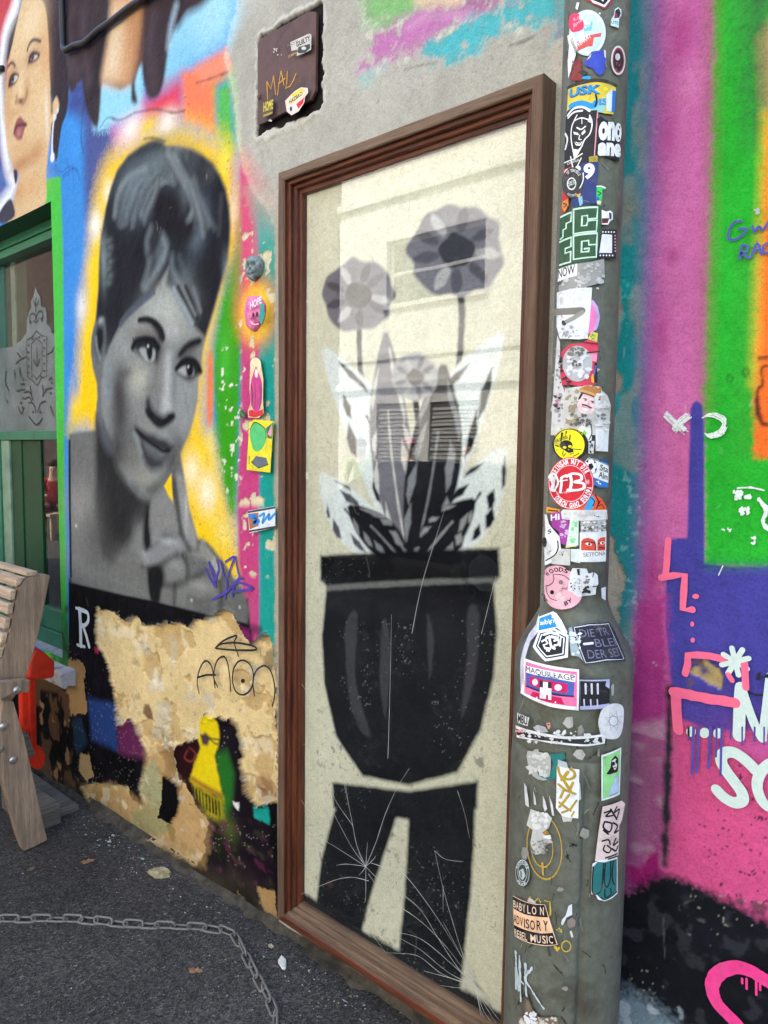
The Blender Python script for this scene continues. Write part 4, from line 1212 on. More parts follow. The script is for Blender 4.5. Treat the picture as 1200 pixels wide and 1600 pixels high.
# scrubbed magenta strip left of the dark line
cv.fill('', [(996, 940), (1040, 930), (1044, 1090), (1040, 1240), (1034, 1372), (960, 1400), (962, 1250), (976, 1160), (986, 1060)], (178, 62, 132), soft=0.02, spray=0.010, rid=5)
cv.fill('', [(968, 1140), (1040, 1150), (1034, 1330), (990, 1350), (965, 1300)], (164, 104, 132), soft=0.06, alpha=0.85)
cv.fill('', [(960, 1160), (985, 1150), (975, 1380), (955, 1390)], (84, 82, 108), soft=0.05, alpha=0.8)
cv.speck('', [(970, 1140), (1042, 1120), (1034, 1360), (965, 1340)], (196, 160, 170), 26, 0.56, 121, soft=0.12, alpha=0.6, stretch=0.5)
cv.fill('', [(1003, 1360), (1022, 1320), (1034, 1325), (1034, 1375), (1000, 1390), (975, 1350)], (170, 36, 112), soft=0.012, rough=0.01)
cv.line('', [(1046, 1075), (1045, 1150), (1042, 1250), (1038, 1350)], 0.014, (60, 54, 64), 0.008, rough=0.006, sm=3)
# black foot of the wall
cv.fill('', [(940, 1400), (985, 1390), (1030, 1368), (1058, 1370), (1120, 1398), (1180, 1432), (1300, 1480), (1300, 1700), (900, 1700)], (34, 37, 44), soft=0.02, spray=0.010, rid=11)
cv.speck('', [(940, 1400), (1210, 1400), (1210, 1620), (940, 1620)], (62, 64, 70), 30, 0.6, 123, soft=0.08, alpha=0.7)
cv.fill('', [(945, 1560), (985, 1548), (1020, 1566), (1060, 1600), (1090, 1640), (930, 1640)], (122, 140, 152), soft=0.04, spray=0.02, rid=11)
cv.speck('', [(945, 1550), (1060, 1560), (1080, 1620), (940, 1620)], (190, 200, 206), 36, 0.6, 124, soft=0.08, alpha=0.7)
cv.speck('', [(960, 1380), (1210, 1380), (1210, 1620), (960, 1620)], (170, 162, 140), 150, 0.77, 125, soft=0.02, alpha=0.7)
cv.speck('', [(1046, 1160), (1210, 1160), (1210, 1430), (1040, 1370)], (50, 34, 40), 120, 0.76, 126, soft=0.02, alpha=0.8)
for p in ([(1036, 1420), (1038, 1470), (1040, 1510)], [(1085, 1405), (1060, 1420), (1100, 1440)], [(985, 1520), (984, 1545)]):
    cv.line('', p, 0.002, (110, 108, 104), 0.002, alpha=0.6, rough=0.004)
# chip down to the plaster in the purple
cv.fill('N', [(500, 240), (560, 290), (630, 320), (652, 400), (622, 470), (540, 440), (470, 400), (380, 350), (400, 308), (460, 292)], (188, 164, 112), soft=0.003, rough=0.006, hgt=-0.006, rid=5)
cv.speck('N', [(380, 240), (652, 240), (652, 470), (380, 470)], (120, 96, 60), 60, 0.58, 128, soft=0.04, alpha=0.8)
cv.fill('N', [(440, 300), (520, 310), (540, 360), (480, 380)], (104, 84, 132), soft=0.008, rough=0.006)
# scratches and little dents everywhere
for k in range(26):
    u, v = rs.uniform(970, 1195), rs.uniform(20, 1590)
    cv.line('', [(u, v), (u + rs.uniform(-8, 8), v + rs.uniform(-14, 14))], 0.0018, rs.choice([(220, 216, 206), (50, 46, 50), (60, 50, 50)]), 0.002, alpha=rs.uniform(.2, .5), sm=0)
for k in range(60):
    u, v = rs.uniform(110, 430), rs.uniform(20, 960)
    cv.line('', [(u, v), (u + rs.uniform(-5, 5), v + rs.uniform(-14, 14))], 0.003, rs.choice([(200, 196, 188), (60, 56, 56)]), 0.004, alpha=rs.uniform(.1, .35), sm=0)

# ---------------------------------------------------------------- mesh: one grid, cut into parts along the painted regions
pm = cv.rid != 1
cv.col[cv.rid == 3] *= 0.84
rm = cv.rid >= 5
cv.col[rm] *= (0.82 + 0.30 * fbm(XX[rm], ZZ[rm] * 0.6, 14, 5, 151) + 0.10 * (fbm(XX[rm], ZZ[rm], 3, 3, 152) - 0.5))[..., None]
cv.col[pm] *= 0.85                                     # paint as it is, not as bright as the camera shows it
cv.col[~pm] *= 1.08
lum = cv.col @ np.array([.21, .72, .07])
cv.col *= (lum / (lum + 0.014))[..., None] * 1.03             # dark paints are really dark
wall = thing('painted_wall', 'street wall of a pub covered in colourful spray-painted murals and peeling plaster', 'wall', (-0.6, 0, 0))
wall['kind'] = 'thing'
M_WALL = mat_canvas('wall_paint')
nz, nx = XX.shape
cv.hgt += (fbm(XX, ZZ, 2.2, 3, 131) - 0.5) * 0.006
V = np.stack([XX, -cv.hgt, ZZ], -1).reshape(-1, 3).astype(np.float32)
quad = (np.arange(nz - 1)[:, None] * nx + np.arange(nx - 1)[None, :])
cxm = 0.5 * (xs[:-1] + xs[1:])[None, :]; czm = 0.5 * (zs[:-1] + zs[1:])[:, None]
keep = np.ones((nz - 1, nx - 1), bool)
keep &= ~((cxm > FX0 + 0.045) & (cxm < FX1 - 0.02) & (czm > FZ0 + 0.045) & (czm < FZ1 - 0.04))
keep &= ~((cxm < WIN_X) & (czm > WIN_Z0) & (czm < WIN_Z1))
fr = cv.rid[:-1, :-1].copy()
# drop tiny stray regions so that every part is one clear patch
for _ in range(3):
    for sh in ((1, 0), (-1, 0), (0, 1), (0, -1)):
        pass


def grid_part(name, mask, parent, mat, V, col, quad, nx, label=None):
    q = quad[mask]
    f = np.stack([q, q + 1, q + nx + 1, q + nx], -1)
    ids, inv = np.unique(f, return_inverse=True)
    inv = inv.reshape(f.shape)
    me = bpy.data.meshes.new(name)
    me.vertices.add(len(ids)); me.vertices.foreach_set('co', V[ids].ravel())
    nf = len(f)
    me.loops.add(nf * 4); me.loops.foreach_set('vertex_index', inv.ravel().astype(np.int32))
    me.polygons.add(nf)
    me.polygons.foreach_set('loop_start', np.arange(0, nf * 4, 4, dtype=np.int32))
    me.polygons.foreach_set('loop_total', np.full(nf, 4, np.int32))
    me.polygons.foreach_set('use_smooth', np.ones(nf, bool))
    me.update(calc_edges=True)
    ca = me.color_attributes.new('paint', 'FLOAT_COLOR', 'POINT')
    ca.data.foreach_set('color', np.concatenate([col.reshape(-1, 3)[ids], np.ones((len(ids), 1))], 1).astype(np.float32).ravel())
    me.validate()
    o = link(name, me, parent, [mat])
    if label: o['label'] = label
    return o


PARTS = {0: ('mural_ground', 'blue, yellow, pink and black spray paint around the portraits'), 1: ('bare_cement', 'bare grey cement render round the frame and hatch'),
         2: ('painted_portrait', 'greyscale painted woman with a tall upswept hairdo resting her chin on her hand'), 3: ('painted_face', 'painted figures in colour with dark hair'),
         4: ('peeled_plaster', 'cream plaster bared where the paint has peeled off'), 5: ('pink_band', 'pink and magenta sprayed band'), 6: ('teal_band', 'scuffed teal band'),
         7: ('green_band', 'bright green sprayed band'), 8: ('orange_band', 'orange sprayed patch'), 9: ('purple_field', 'purple painted field'), 10: ('pink_field', 'hot pink lower field'), 11: ('black_field', 'black sprayed foot of the wall')}
for k, (nm, lb) in PARTS.items():
    mk = keep & (fr == k)
    if mk.any():
        grid_part(nm, mk, wall, M_WALL, V, cv.col, quad, nx, lb)
# the rest of the building, out of the picture
M_PLAIN = mat_dirty('plain_render', (150, 160, 170), (120, 120, 118), 0.8, 3)
bm = bmesh.new()
bm_box(bm, (-9.6, 0.005, 3.858), (5.2, 6.0, 7.6))
bm_box(bm, (1.468, 0.005, -0.2), (5.2, 6.0, 3.858))
bm_box(bm, (-9.6, 0.005, -0.3), (-2.749, 6.0, 3.858))
bm_box(bm, (-2.749, 3.0, -0.3), (1.468, 6.0, 3.858))
bm_obj('building_shell', bm, M_PLAIN, wall)

# ================================================================== ground
M_ASPH, N, L, b = new_mat('asphalt')
nt = M_ASPH.node_tree
tc = N.new('ShaderNodeTexCoord')
vo = N.new('ShaderNodeTexVoronoi'); vo.inputs['Scale'].default_value = 190; vo.inputs['Randomness'].default_value = 1
L.new(tc.outputs['Object'], vo.inputs['Vector'])
vo2 = N.new('ShaderNodeTexVoronoi'); vo2.inputs['Scale'].default_value = 420
L.new(tc.outputs['Object'], vo2.inputs['Vector'])
rc = ramp(nt, vo.outputs['Color'], [(0.15, lin((56, 54, 52))), (0.55, lin((84, 81, 78))), (0.85, lin((108, 104, 99))), (0.95, lin((150, 146, 139)))])
rc2 = ramp(nt, vo2.outputs['Color'], [(0.2, (0.62, 0.62, 0.63)), (0.7, (1, 1, 1)), (0.95, (1.5, 1.48, 1.45))])
c = mixc(nt, rc.outputs[0], rc2.outputs[0], 0.8, 'MULTIPLY')
nA = add_noise(nt, 1.6, 6, 0.65, 0.4)
rA = ramp(nt, nA.outputs[0], [(0.33, (0.58, 0.58, 0.59)), (0.67, (1.22, 1.2, 1.17))])
c = mixc(nt, c, rA.outputs[0], 0.9, 'MULTIPLY')
nB = add_noise(nt, 7, 5, 0.7)
rB = ramp(nt, nB.outputs[0], [(0.62, (0, 0, 0)), (0.8, (0.22, 0.22, 0.22))])
c = mixc(nt, c, lin((122, 116, 106)), rB.outputs[0])
L.new(c, b.inputs['Base Color'])
b.inputs['Roughness'].default_value = 0.8
b.inputs['Specular IOR Level'].default_value = 0.12
bump(nt, b, vo.outputs['Distance'], 0.9, 0.006)
bump(nt, b, vo2.outputs['Distance'], 0.6, 0.003)
gx = np.concatenate([[-150, -60, -25, -12, -6, -4], np.arange(-2.6, 2.61, 0.05), [4, 6, 12, 25, 60, 150]])
gy = np.concatenate([[-150, -60, -25, -12, -8, -6, -4.2], np.arange(-3.0, 0.02, 0.05), [0.4, 3, 10, 40, 150]])
gv, gf = [], []
for y in gy:
    for x in gx:
        z = ground_z(x)
        if abs(x) < 2.6 and -3 < y < 0:
            z += 0.008 * (float(fbm(np.array(x), np.array(y), 3, 3, 5)) - 0.5)
        gv.append((x, y, z))
for j in range(len(gy) - 1):
    for i in range(len(gx) - 1):
        a = j * len(gx) + i
        gf.append((a, a + 1, a + len(gx) + 1, a + len(gx)))
ground = mesh_from('asphalt_ground', gv, gf, M_ASPH, None, True)
tag(ground, 'dark grey asphalt pavement and street running along the wall', None, None, 'structure')
# rough mortar fillet where the wall meets the pavement
M_FIL = mat_dirty('dirty_mortar', (84, 78, 68), (50, 47, 42), 0.95, 16, (0.40, 0.62), 0.006, bscale=70, rgb2=(66, 60, 50), spec=0.1)
fv, ff = [], []
fx = np.arange(-2.74, 1.46, 0.02)
for i, x in enumerate(fx):
    n = float(fbm(np.array(x), np.array(0.3), 9, 4, 8)); n2 = float(fbm(np.array(x), np.array(9.3), 16, 3, 9))
    g0 = ground_z(x)
    h = 0.002 + 0.018 * n; w = 0.004 + 0.036 * max(0, n2 * 1.6 - 0.4)
    fv += [(x, 0.01, g0 + h + 0.02), (x, -0.008, g0 + h), (x, -0.4 * w - 0.006, g0 + 0.45 * h + 0.004 * n2), (x, -w - 0.008, g0 + 0.001), (x, -w - 0.02, g0 - 0.02)]
for i in range(len(fx) - 1):
    for k in range(4):
        a = i * 5 + k
        ff.append((a, a + 1, a + 6, a + 5))
mesh_from('mortar_fillet', fv, ff, M_FIL, wall, True)

# ================================================================== framed picture behind glass
art = thing('framed_street_art', 'tall glazed brown wooden case over black, grey and white stencil art on cream', 'picture', (0.42, 0, FZ0))
M_FR_OUT = mat_wood('weathered_frame_wood', (118, 92, 72), (84, 62, 48), 2, 8, 0.6)
M_FR_OUTX = mat_wood('weathered_frame_wood_across', (128, 104, 82), (92, 72, 56), 0, 8, 0.6)
M_FR_IN = mat_wood('red_brown_frame_wood', (112, 62, 40), (62, 32, 22), 2, 8, 0.45)
M_FR_INX = mat_wood('red_brown_frame_wood_across', (116, 66, 44), (64, 34, 24), 0, 8, 0.45)
# profile: distance inwards from the outer edge, depth of the face
PROF = [(0.0, 0.0), (0.0, -0.057), (0.003, -0.060), (0.024, -0.060), (0.027, -0.057), (0.027, -0.047), (0.036, -0.047), (0.038, -0.044), (0.038, -0.034), (0.047, -0.034), (0.050, -0.030), (0.050, -0.022), (0.060, -0.020), (0.062, -0.010), (0.062, 0.0)]
OUT_N = 5


def rail(name, a, b, mo, mi, inner=0.0):
    """frame piece between outer corners a and b (x, z), mitred; profile runs inwards"""
    cx, cz = (FX0 + FX1) / 2, (FZ0 + FZ1) / 2
    horiz = abs(a[1] - b[1]) < 1e-6
    vs, fs = [], []
    nseg = 24
    for s in range(nseg + 1):
        t = s / nseg
        for i, (w, d) in enumerate(PROF):
            if horiz:
                x0, x1 = a[0] + w, b[0] - w
                x = x0 + (x1 - x0) * t
                z = a[1] + (w if a[1] < cz else -w)
            else:
                z0, z1 = a[1] + w, b[1] - w
                z = z0 + (z1 - z0) * t
                x = a[0] + (w if a[0] < cx else -w)
            wob = 0.0008 * math.sin(17 * t + i) if 0 < s < nseg else 0
            vs.append((x, d + (wob if d < -0.01 else 0), z))
    P = len(PROF)
    for s in range(nseg):
        for i in range(P - 1):
            fs.append((s * P + i, s * P + i + 1, (s + 1) * P + i + 1, (s + 1) * P + i))
    o = mesh_from(name, vs, fs, mo, art)
    o.data.materials.append(mi)
    for p in o.data.polygons:
        if p.index % (P - 1) >= OUT_N - 1: p.material_index = 1
    bm = bmesh.new(); bm.from_mesh(o.data); bmesh.ops.recalc_face_normals(bm, faces=bm.faces); bm.to_mesh(o.data); bm.free()
    return o


rail('frame_rail', (FX0, FZ1), (FX1, FZ1), M_FR_OUTX, M_FR_INX)
rail('frame_rail', (FX0, FZ0), (FX1, FZ0), M_FR_INX, M_FR_OUTX)
rail('frame_stile', (FX0, FZ0), (FX0, FZ1), M_FR_OUT, M_FR_IN)
rail('frame_stile', (FX1, FZ0), (FX1, FZ1), M_FR_OUT, M_FR_IN)
# painted backing
ax = np.arange(FX0 + 0.03, FX1 - 0.028, 0.003); az = np.arange(FZ0 + 0.03, FZ1 - 0.028, 0.0032)
pc = Canvas(ax, az, (210, 207, 182))
PX, PZ = pc.XX, pc.ZZ
pc.col *= (0.84 + 0.26 * fbm(PX, PZ, 5, 6, 141) + 0.10 * (fbm(PX * 3, PZ * 0.3, 12, 3, 142) - 0.5))[..., None]
BK = (16, 16, 20)
INKS = []


def leaf(b, t, w, bend, rgb, vein=None, soft=0.0045):
    b, t = np.array(b, float), np.array(t, float)
    d = t - b; n = np.array([-d[1], d[0]]) / np.linalg.norm(d)
    L_, R_ = [], []
    for k in range(13):
        s = k / 12
        c = b + d * s + n * bend * math.sin(math.pi * s)
        ww = w * math.sin(math.pi * min(1, s * 0.93 + 0.05)) ** 0.8
        L_.append(tuple(c + n * ww)); R_.append(tuple(c - n * ww))
    pc.fill('', L_ + R_[::-1], rgb, soft=soft)
    if vein:
        mid = [tuple(b + d * s + n * bend * math.sin(math.pi * s)) for s in np.linspace(0.04, 0.9, 9)]
        pc.line('', mid, 0.008, vein, 0.004)
        for s in (0.25, 0.4, 0.55, 0.7):
            c = b + d * s + n * bend * math.sin(math.pi * s)
            for sg in (1, -1):
                e = c + d * 0.10 + n * sg * w * 0.7 * math.sin(math.pi * s)
                pc.line('', [tuple(c), tuple((c + e) / 2 + d * 0.02), tuple(e)], 0.006, vein, 0.004)


def bloom(c, r, rgb, core, petals=11):
    q = wall_pts('', [c, (c[0] + r, c[1]), (c[0], c[1] + r)])
    rx, rz = abs(q[1][0] - q[0][0]), abs(q[2][1] - q[0][1])
    pts = []
    for k in range(petals * 10):
        a = 2 * math.pi * k / (petals * 10)
        m = 0.86 + 0.14 * abs(math.cos(petals * a / 2))
        pts.append((q[0][0] + rx * m * math.cos(a), q[0][1] + rz * m * math.sin(a)))
    pc.fill(None, pts, rgb, soft=0.0045)
    for k in range(petals):
        a = 2 * math.pi * (k + 0.5) / petals
        pc.line(None, [(q[0][0] + rx * 0.5 * math.cos(a), q[0][1] + rz * 0.5 * math.sin(a)), (q[0][0] + rx * 0.84 * math.cos(a), q[0][1] + rz * 0.84 * math.sin(a))], 0.006, (206, 204, 190), 0.004, sm=0)
    pc.fill(None, [(q[0][0] + rx * 0.40 * math.cos(a), q[0][1] + rz * 0.40 * math.sin(a)) for a in np.linspace(0, 2 * math.pi, 24, endpoint=False)], core, soft=0.004)


GREY, PALE, MID = (108, 106, 112), (216, 222, 218), (78, 78, 86)


def shards(b, t, w, bend, side, rgb, n, seed, size=0.42):
    """uneven dark splinters down one side of a leaf, as a cut stencil leaves them"""
    r_ = random.Random(seed)
    b, t = np.array(b, float), np.array(t, float)
    d = t - b; nn = np.array([-d[1], d[0]]) / np.linalg.norm(d)
    for k in range(n):
        s0 = 0.10 + 0.78 * k / n + r_.uniform(-.02, .02)
        ln = r_.uniform(.10, .22)
        def P_(s, q): return tuple(b + d * s + nn * (bend * math.sin(math.pi * min(s, 1)) + side * q * w * math.sin(math.pi * min(1, s * .93 + .05)) ** .8))
        q1 = r_.uniform(.55, .95)
        pc.fill('', [P_(s0, q1), P_(s0 + ln * .5, q1 - size * r_.uniform(.3, .8)), P_(s0 + ln, q1 * .8), P_(s0 + ln * .6, q1 + .1), P_(s0 + ln * .2, q1 + .12)], rgb, soft=0.004, rough=0.002)


for p in ([(640, 870), (700, 700), (722, 520), (718, 430)], [(620, 870), (590, 740), (566, 600), (562, 500)], [(655, 870), (660, 740), (650, 620)]):
    pc.line('', p, 0.020, (34, 34, 40), 0.004, rough=0.003)
LV = [((640, 880), (508, 545), 44, 26, PALE, BK), ((648, 880), (784, 520), 50, -26, PALE, BK), ((630, 890), (502, 740), 36, -8, PALE, MID), ((655, 890), (788, 700), 42, 12, PALE, BK),
      ((640, 880), (604, 520), 32, -10, GREY, (200, 200, 190)), ((648, 880), (694, 570), 42, 8, BK, (130, 132, 134)), ((640, 890), (546, 790), 28, 4, BK, (130, 132, 134)), ((650, 890), (742, 780), 32, -4, BK, (150, 150, 148))]
for k, (b_, t_, w_, bd, c_, v_) in enumerate(LV):
    leaf(b_, t_, w_, bd, c_, None)
    shards(b_, t_, w_, bd, 1, v_, 6, 10 + k)
    shards(b_, t_, w_, bd, -1, v_, 4, 30 + k, 0.3)
    mid_ = [tuple(np.array(b_) + (np.array(t_) - np.array(b_)) * s_ + np.array([-(t_[1] - b_[1]), t_[0] - b_[0]]) / np.hypot(t_[0] - b_[0], t_[1] - b_[1]) * bd * math.sin(math.pi * s_)) for s_ in (0.1, 0.3, 0.5, 0.66)]
    pc.line('', mid_, 0.006, v_, 0.004, rough=0.002)


def bloom2(c, r, seed, col, dark):
    """rounded flower head: uneven scalloped disc, dark torn shapes inside"""
    r_ = random.Random(seed)
    def ring(q, wob, n=22): return [(c[0] + r * q * (1 + r_.uniform(-wob, wob)) * math.cos(6.2832 * k / n), c[1] + r * q * (1 + r_.uniform(-wob, wob)) * math.sin(6.2832 * k / n)) for k in range(n)]
    pc.fill('', ring(1.0, .08), col, soft=0.005, sm=4)
    for k in range(9):
        a = 6.2832 * k / 9 + r_.uniform(-.2, .2)
        pts = []
        for q, da in ((.42, -.18), (.74, -.16), (.93, .02), (.70, .16), (.44, .14)):
            pts.append((c[0] + r * q * math.cos(a + da), c[1] + r * q * math.sin(a + da)))
        pc.fill('', pts, dark if k % 3 else (170, 170, 168), soft=0.004, rough=0.003, sm=3)
    pc.fill('', ring(.36, .12, 14), (34, 34, 40), soft=0.004, sm=3)


bloom2((714, 392), 74, 1, (112, 110, 117), (72, 72, 80))
bloom2((560, 462), 56, 2, (104, 102, 110), (64, 64, 72))
bloom2((650, 590), 36, 3, (150, 150, 152), (92, 92, 98))
# black urn-shaped planter on a splayed two-legged stand
BK = (13, 13, 17)
pc.fill('', [(502, 868), (640, 860), (780, 856), (782, 900), (772, 912), (778, 990), (772, 1060), (752, 1140), (716, 1206), (640, 1226), (568, 1212), (526, 1150), (508, 1070), (504, 990), (512, 916), (502, 906)], BK, soft=0.006, rough=0.002)
pc.fill('', [(512, 914), (640, 906), (772, 902), (772, 910), (640, 915), (512, 923)], (120, 120, 116), soft=0.004, rough=0.003, alpha=0.8)
pc.fill('', [(520, 1222), (640, 1236), (748, 1220), (746, 1262), (640, 1280), (522, 1262)], BK, soft=0.006, rough=0.002)
pc.fill('', [(526, 1258), (622, 1270), (606, 1320), (580, 1400), (566, 1454), (494, 1422), (504, 1340)], BK, soft=0.006, rough=0.002)
pc.fill('', [(640, 1272), (744, 1256), (738, 1380), (720, 1548), (624, 1490), (634, 1390)], BK, soft=0.006, rough=0.002)
for k, pts in enumerate(([(540, 980), (560, 960), (556, 1060), (580, 1150), (550, 1110)], [(600, 965), (612, 1010), (604, 1120), (594, 1060)], [(732, 950), (750, 960), (744, 1050), (722, 1120), (730, 1040)], [(668, 960), (680, 1000), (672, 1060)])):
    pc.fill('', pts, (64, 64, 68), soft=0.005, rough=0.004, sm=3, alpha=.8)
pc.fill('', [(466, 1386), (500, 1412), (560, 1449), (640, 1492), (720, 1540), (800, 1590), (800, 1720), (440, 1500)], (30, 30, 31), soft=0.008, rough=0.008)
pc.speck('', [(500, 860), (780, 860), (740, 1560), (495, 1460)], (40, 42, 46), 60, 0.62, 143, soft=0.12, alpha=0.5)
pc.speck('', [(470, 860), (800, 860), (790, 1580), (465, 1440)], (120, 122, 120), 170, 0.76, 144, soft=0.02, alpha=0.7)
for k in range(18):
    u, v = rs.uniform(480, 800), rs.uniform(240, 1500)
    pc.line('', [(u, v), (u + rs.uniform(-14, 14), v + rs.uniform(8, 30)), (u + rs.uniform(-20, 20), v + rs.uniform(20, 50))], 0.0016, rs.choice([(120, 116, 100), (150, 146, 126)]), 0.002, alpha=0.4)
pc.hgt = (fbm(PX, PZ, 12, 4, 145) - 0.5) * 0.002
V2 = np.stack([PX, -0.003 - pc.hgt, PZ], -1).reshape(-1, 3).astype(np.float32)
pz_, px_ = PX.shape
q2 = np.arange(pz_ - 1)[:, None] * px_ + np.arange(px_ - 1)[None, :]
grid_part('stencil_panel', np.ones(q2.shape, bool), art, mat_canvas('stencil_paint', 0.7, 0.001, 120), V2, pc.col, q2, px_, 'cream panel stencilled with a black planter, pale leaves and grey blooms')
M_GLASS = mat_glass('case_glass', (0.98, 0.985, 0.98), 1.55, 0.012)
GY = -0.016
pane = box('glass_pane', (FX0 + 0.056, GY, FZ0 + 0.056), (FX1 - 0.056, GY + 0.004, FZ1 - 0.056), M_GLASS, art)
pane['label'] = 'scratched and cracked glass pane reflecting the street'
# cracks and scratches in the glass
M_CRK = mat_flat((184, 187, 182), 0.35, 0.1, 0.6, 'crack_white')
GS = Flat(GY)


def cracks(name, lines, w):
    p = Print(GS, 'R8', 0.0004)
    for l in lines:
        k = len(l)
        s = p.st(l)
        s = smooth(s, 5, False)
        lay(flat_stroke(s, [w * (0.35 + 0.65 * (1 - i / len(s))) for i in range(len(s))], False, 0, 0.5), GS, p.up(), p.bm, p.mi(M_CRK))
    return p.done(name, pane)


c1 = (458, 410)
cracks('crack_star', [[c1, (300, 310), (205, 262)], [c1, (400, 330), (330, 200), (290, 120)], [c1, (420, 320), (400, 220), (375, 100), (355, 20)], [c1, (500, 310), (540, 190), (590, 80), (640, 0)], [c1, (462, 350), (465, 310)], [c1, (380, 400), (335, 405)],
                      [(470, 470), (400, 455), (320, 470), (180, 530)], [c1, (458, 520), (455, 560)], [c1, (520, 470), (620, 530), (700, 600)], [(600, 425), (660, 490), (760, 630), (860, 790)], [(480, 395), (560, 420), (610, 430)],
                      [(575, 560), (690, 640), (790, 740), (860, 830)], [(405, 240), (330, 130), (315, 60), (250, -60), (200, -100)], [(270, 220), (200, 150), (170, 75)], [(470, 440), (540, 540), (580, 560)], [c1, (440, 380), (430, 350)], [c1, (490, 380), (500, 365)], [c1, (445, 430), (430, 445)]], 0.0016)
c2 = (915, 910)
cracks('crack_star', [[c2, (840, 830), (760, 710), (700, 610), (640, 550), (580, 520)], [c2, (820, 820), (700, 720), (620, 690), (540, 680)], [c2, (800, 850), (690, 760), (620, 720), (570, 685)], [c2, (780, 860), (680, 785), (600, 772), (540, 770)],
                      [c2, (870, 800), (820, 640), (780, 500), (745, 345)], [c2, (880, 840), (860, 790), (780, 640)], [c2, (830, 880), (700, 845)], [c2, (960, 960), (1040, 1030)], [c2, (950, 980), (1000, 1060)], [c2, (935, 1000), (960, 1065)],
                      [c2, (980, 960), (1035, 1000)], [c2, (850, 915), (770, 905)], [c2, (900, 860), (880, 780)], [c2, (945, 1000), (985, 1065)], [c2, (965, 985), (1025, 1062)], [c2, (925, 960), (940, 1040)]], 0.0016)
for q_ in [[(840, 95), (870, 190), (890, 290)], [(550, -40), (555, -200), (560, -380), (565, -640)], [(480, 685), (540, 770)], [(745, 345), (790, 380), (865, 390)], [(780, 490), (780, 600)], [(250, -560), (300, -260), (350, -60), (395, 200)],
                   [(150, -420), (250, -250), (330, -100)], [(940, -560), (970, -680), (1000, -800)], [(650, -560), (690, -760), (750, -960), (800, -1120)]]:
    cracks('scratch', [q_], 0.0012)

# ================================================================== lamp post with its stickers
POST = (1.003, -0.150)


def post_r(z):
    if z <= 1.150: return 0.1150
    if z >= 1.292: return 0.0605 - 0.0016 * min(z - 1.292, 2.5)
    t = (z - 1.150) / 0.142
    t = t * t * (3 - 2 * t)
    return 0.1150 + (0.0605 - 0.1150) * t


post = thing('lamp_post', 'grey-green metal lamp post plastered with stickers beside the glazed case', 'lamp post', (POST[0], POST[1], 0.03))
M_POST = mat_dirty('post_paint', (102, 104, 92), (70, 64, 54), 0.5, 9, (0.50, 0.70), 0.0014, rgb2=(80, 82, 71), bscale=60, spec=0.25)
nt_ = M_POST.node_tree; pb_ = nt_.nodes['Principled BSDF']
src_ = pb_.inputs['Base Color'].links[0].from_socket
ns_ = add_noise(nt_, 5, 8, 0.8, 1.2, stretch=(1, 1, 0.45))
c_ = mixc(nt_, src_, lin((122, 124, 110)), ramp(nt_, ns_.outputs[0], [(0.58, (0, 0, 0)), (0.66, (0.7, 0.7, 0.7))]).outputs[0])
ns2_ = add_noise(nt_, 13, 8, 0.8, 0.8)
c_ = mixc(nt_, c_, lin((58, 46, 38)), ramp(nt_, ns2_.outputs[0], [(0.64, (0, 0, 0)), (0.70, (0.85, 0.85, 0.85))]).outputs[0])
nt_.links.new(c_, pb_.inputs['Base Color'])
prof = [(0.118, -0.05), (0.115, 0.0)] + [(post_r(z), z) for z in np.arange(0.05, 0.985, 0.05)] + [(0.1150, 0.985), (0.1135, 0.988), (0.1135, 0.992), (0.1152, 0.995)]
prof += [(post_r(z), z) for z in np.arange(1.0, 1.145, 0.05)] + [(post_r(z), z) for z in np.arange(1.150, 1.30, 0.008)]
prof += [(0.0605, 1.300), (0.0600, 1.303), (0.0600, 1.306), (0.0604, 1.309)] + [(post_r(z), z) for z in np.arange(1.32, 4.6, 0.1)]
PS0 = math.atan2(CAM[1] - POST[1], CAM[0] - POST[0])
TH_E = None
PS = Round(POST[0], POST[1], post_r, 0.115)
PU = Round(POST[0], POST[1], post_r, 0.0605)
# shaft, with the pressed edge of the access door running down the lower part
a0 = PS.unroll(915, 1300)[0] / 0.115 + PS.face
sv_, sf_ = [], []
NA = 220
for r, z in prof:
    for k in range(NA):
        a = 2 * math.pi * k / NA
        rr_ = r
        if z < 0.972:
            da = (a - a0 + math.pi) % (2 * math.pi) - math.pi
            rr_ = r - 0.0075 * math.exp(-(da / 0.055) ** 2) * min(1, (0.972 - z) / 0.02 + 0.3)
            if -2.0 < da < 0: rr_ += 0.0022 * min(1, -da / 0.08) * min(1, (da + 2.0) / 0.08)
        sv_.append((POST[0] + rr_ * math.cos(a), POST[1] + rr_ * math.sin(a), z))
for i in range(len(prof) - 1):
    for k in range(NA):
        sf_.append((i * NA + k, i * NA + (k + 1) % NA, (i + 1) * NA + (k + 1) % NA, (i + 1) * NA + k))
mesh_from('shaft', sv_, sf_, M_POST, post, True)
lathe('cap', [(0.062, 4.57), (0.062, 4.60), (0.04, 4.64), (0.005, 4.66)], POST, M_POST, post, 32)
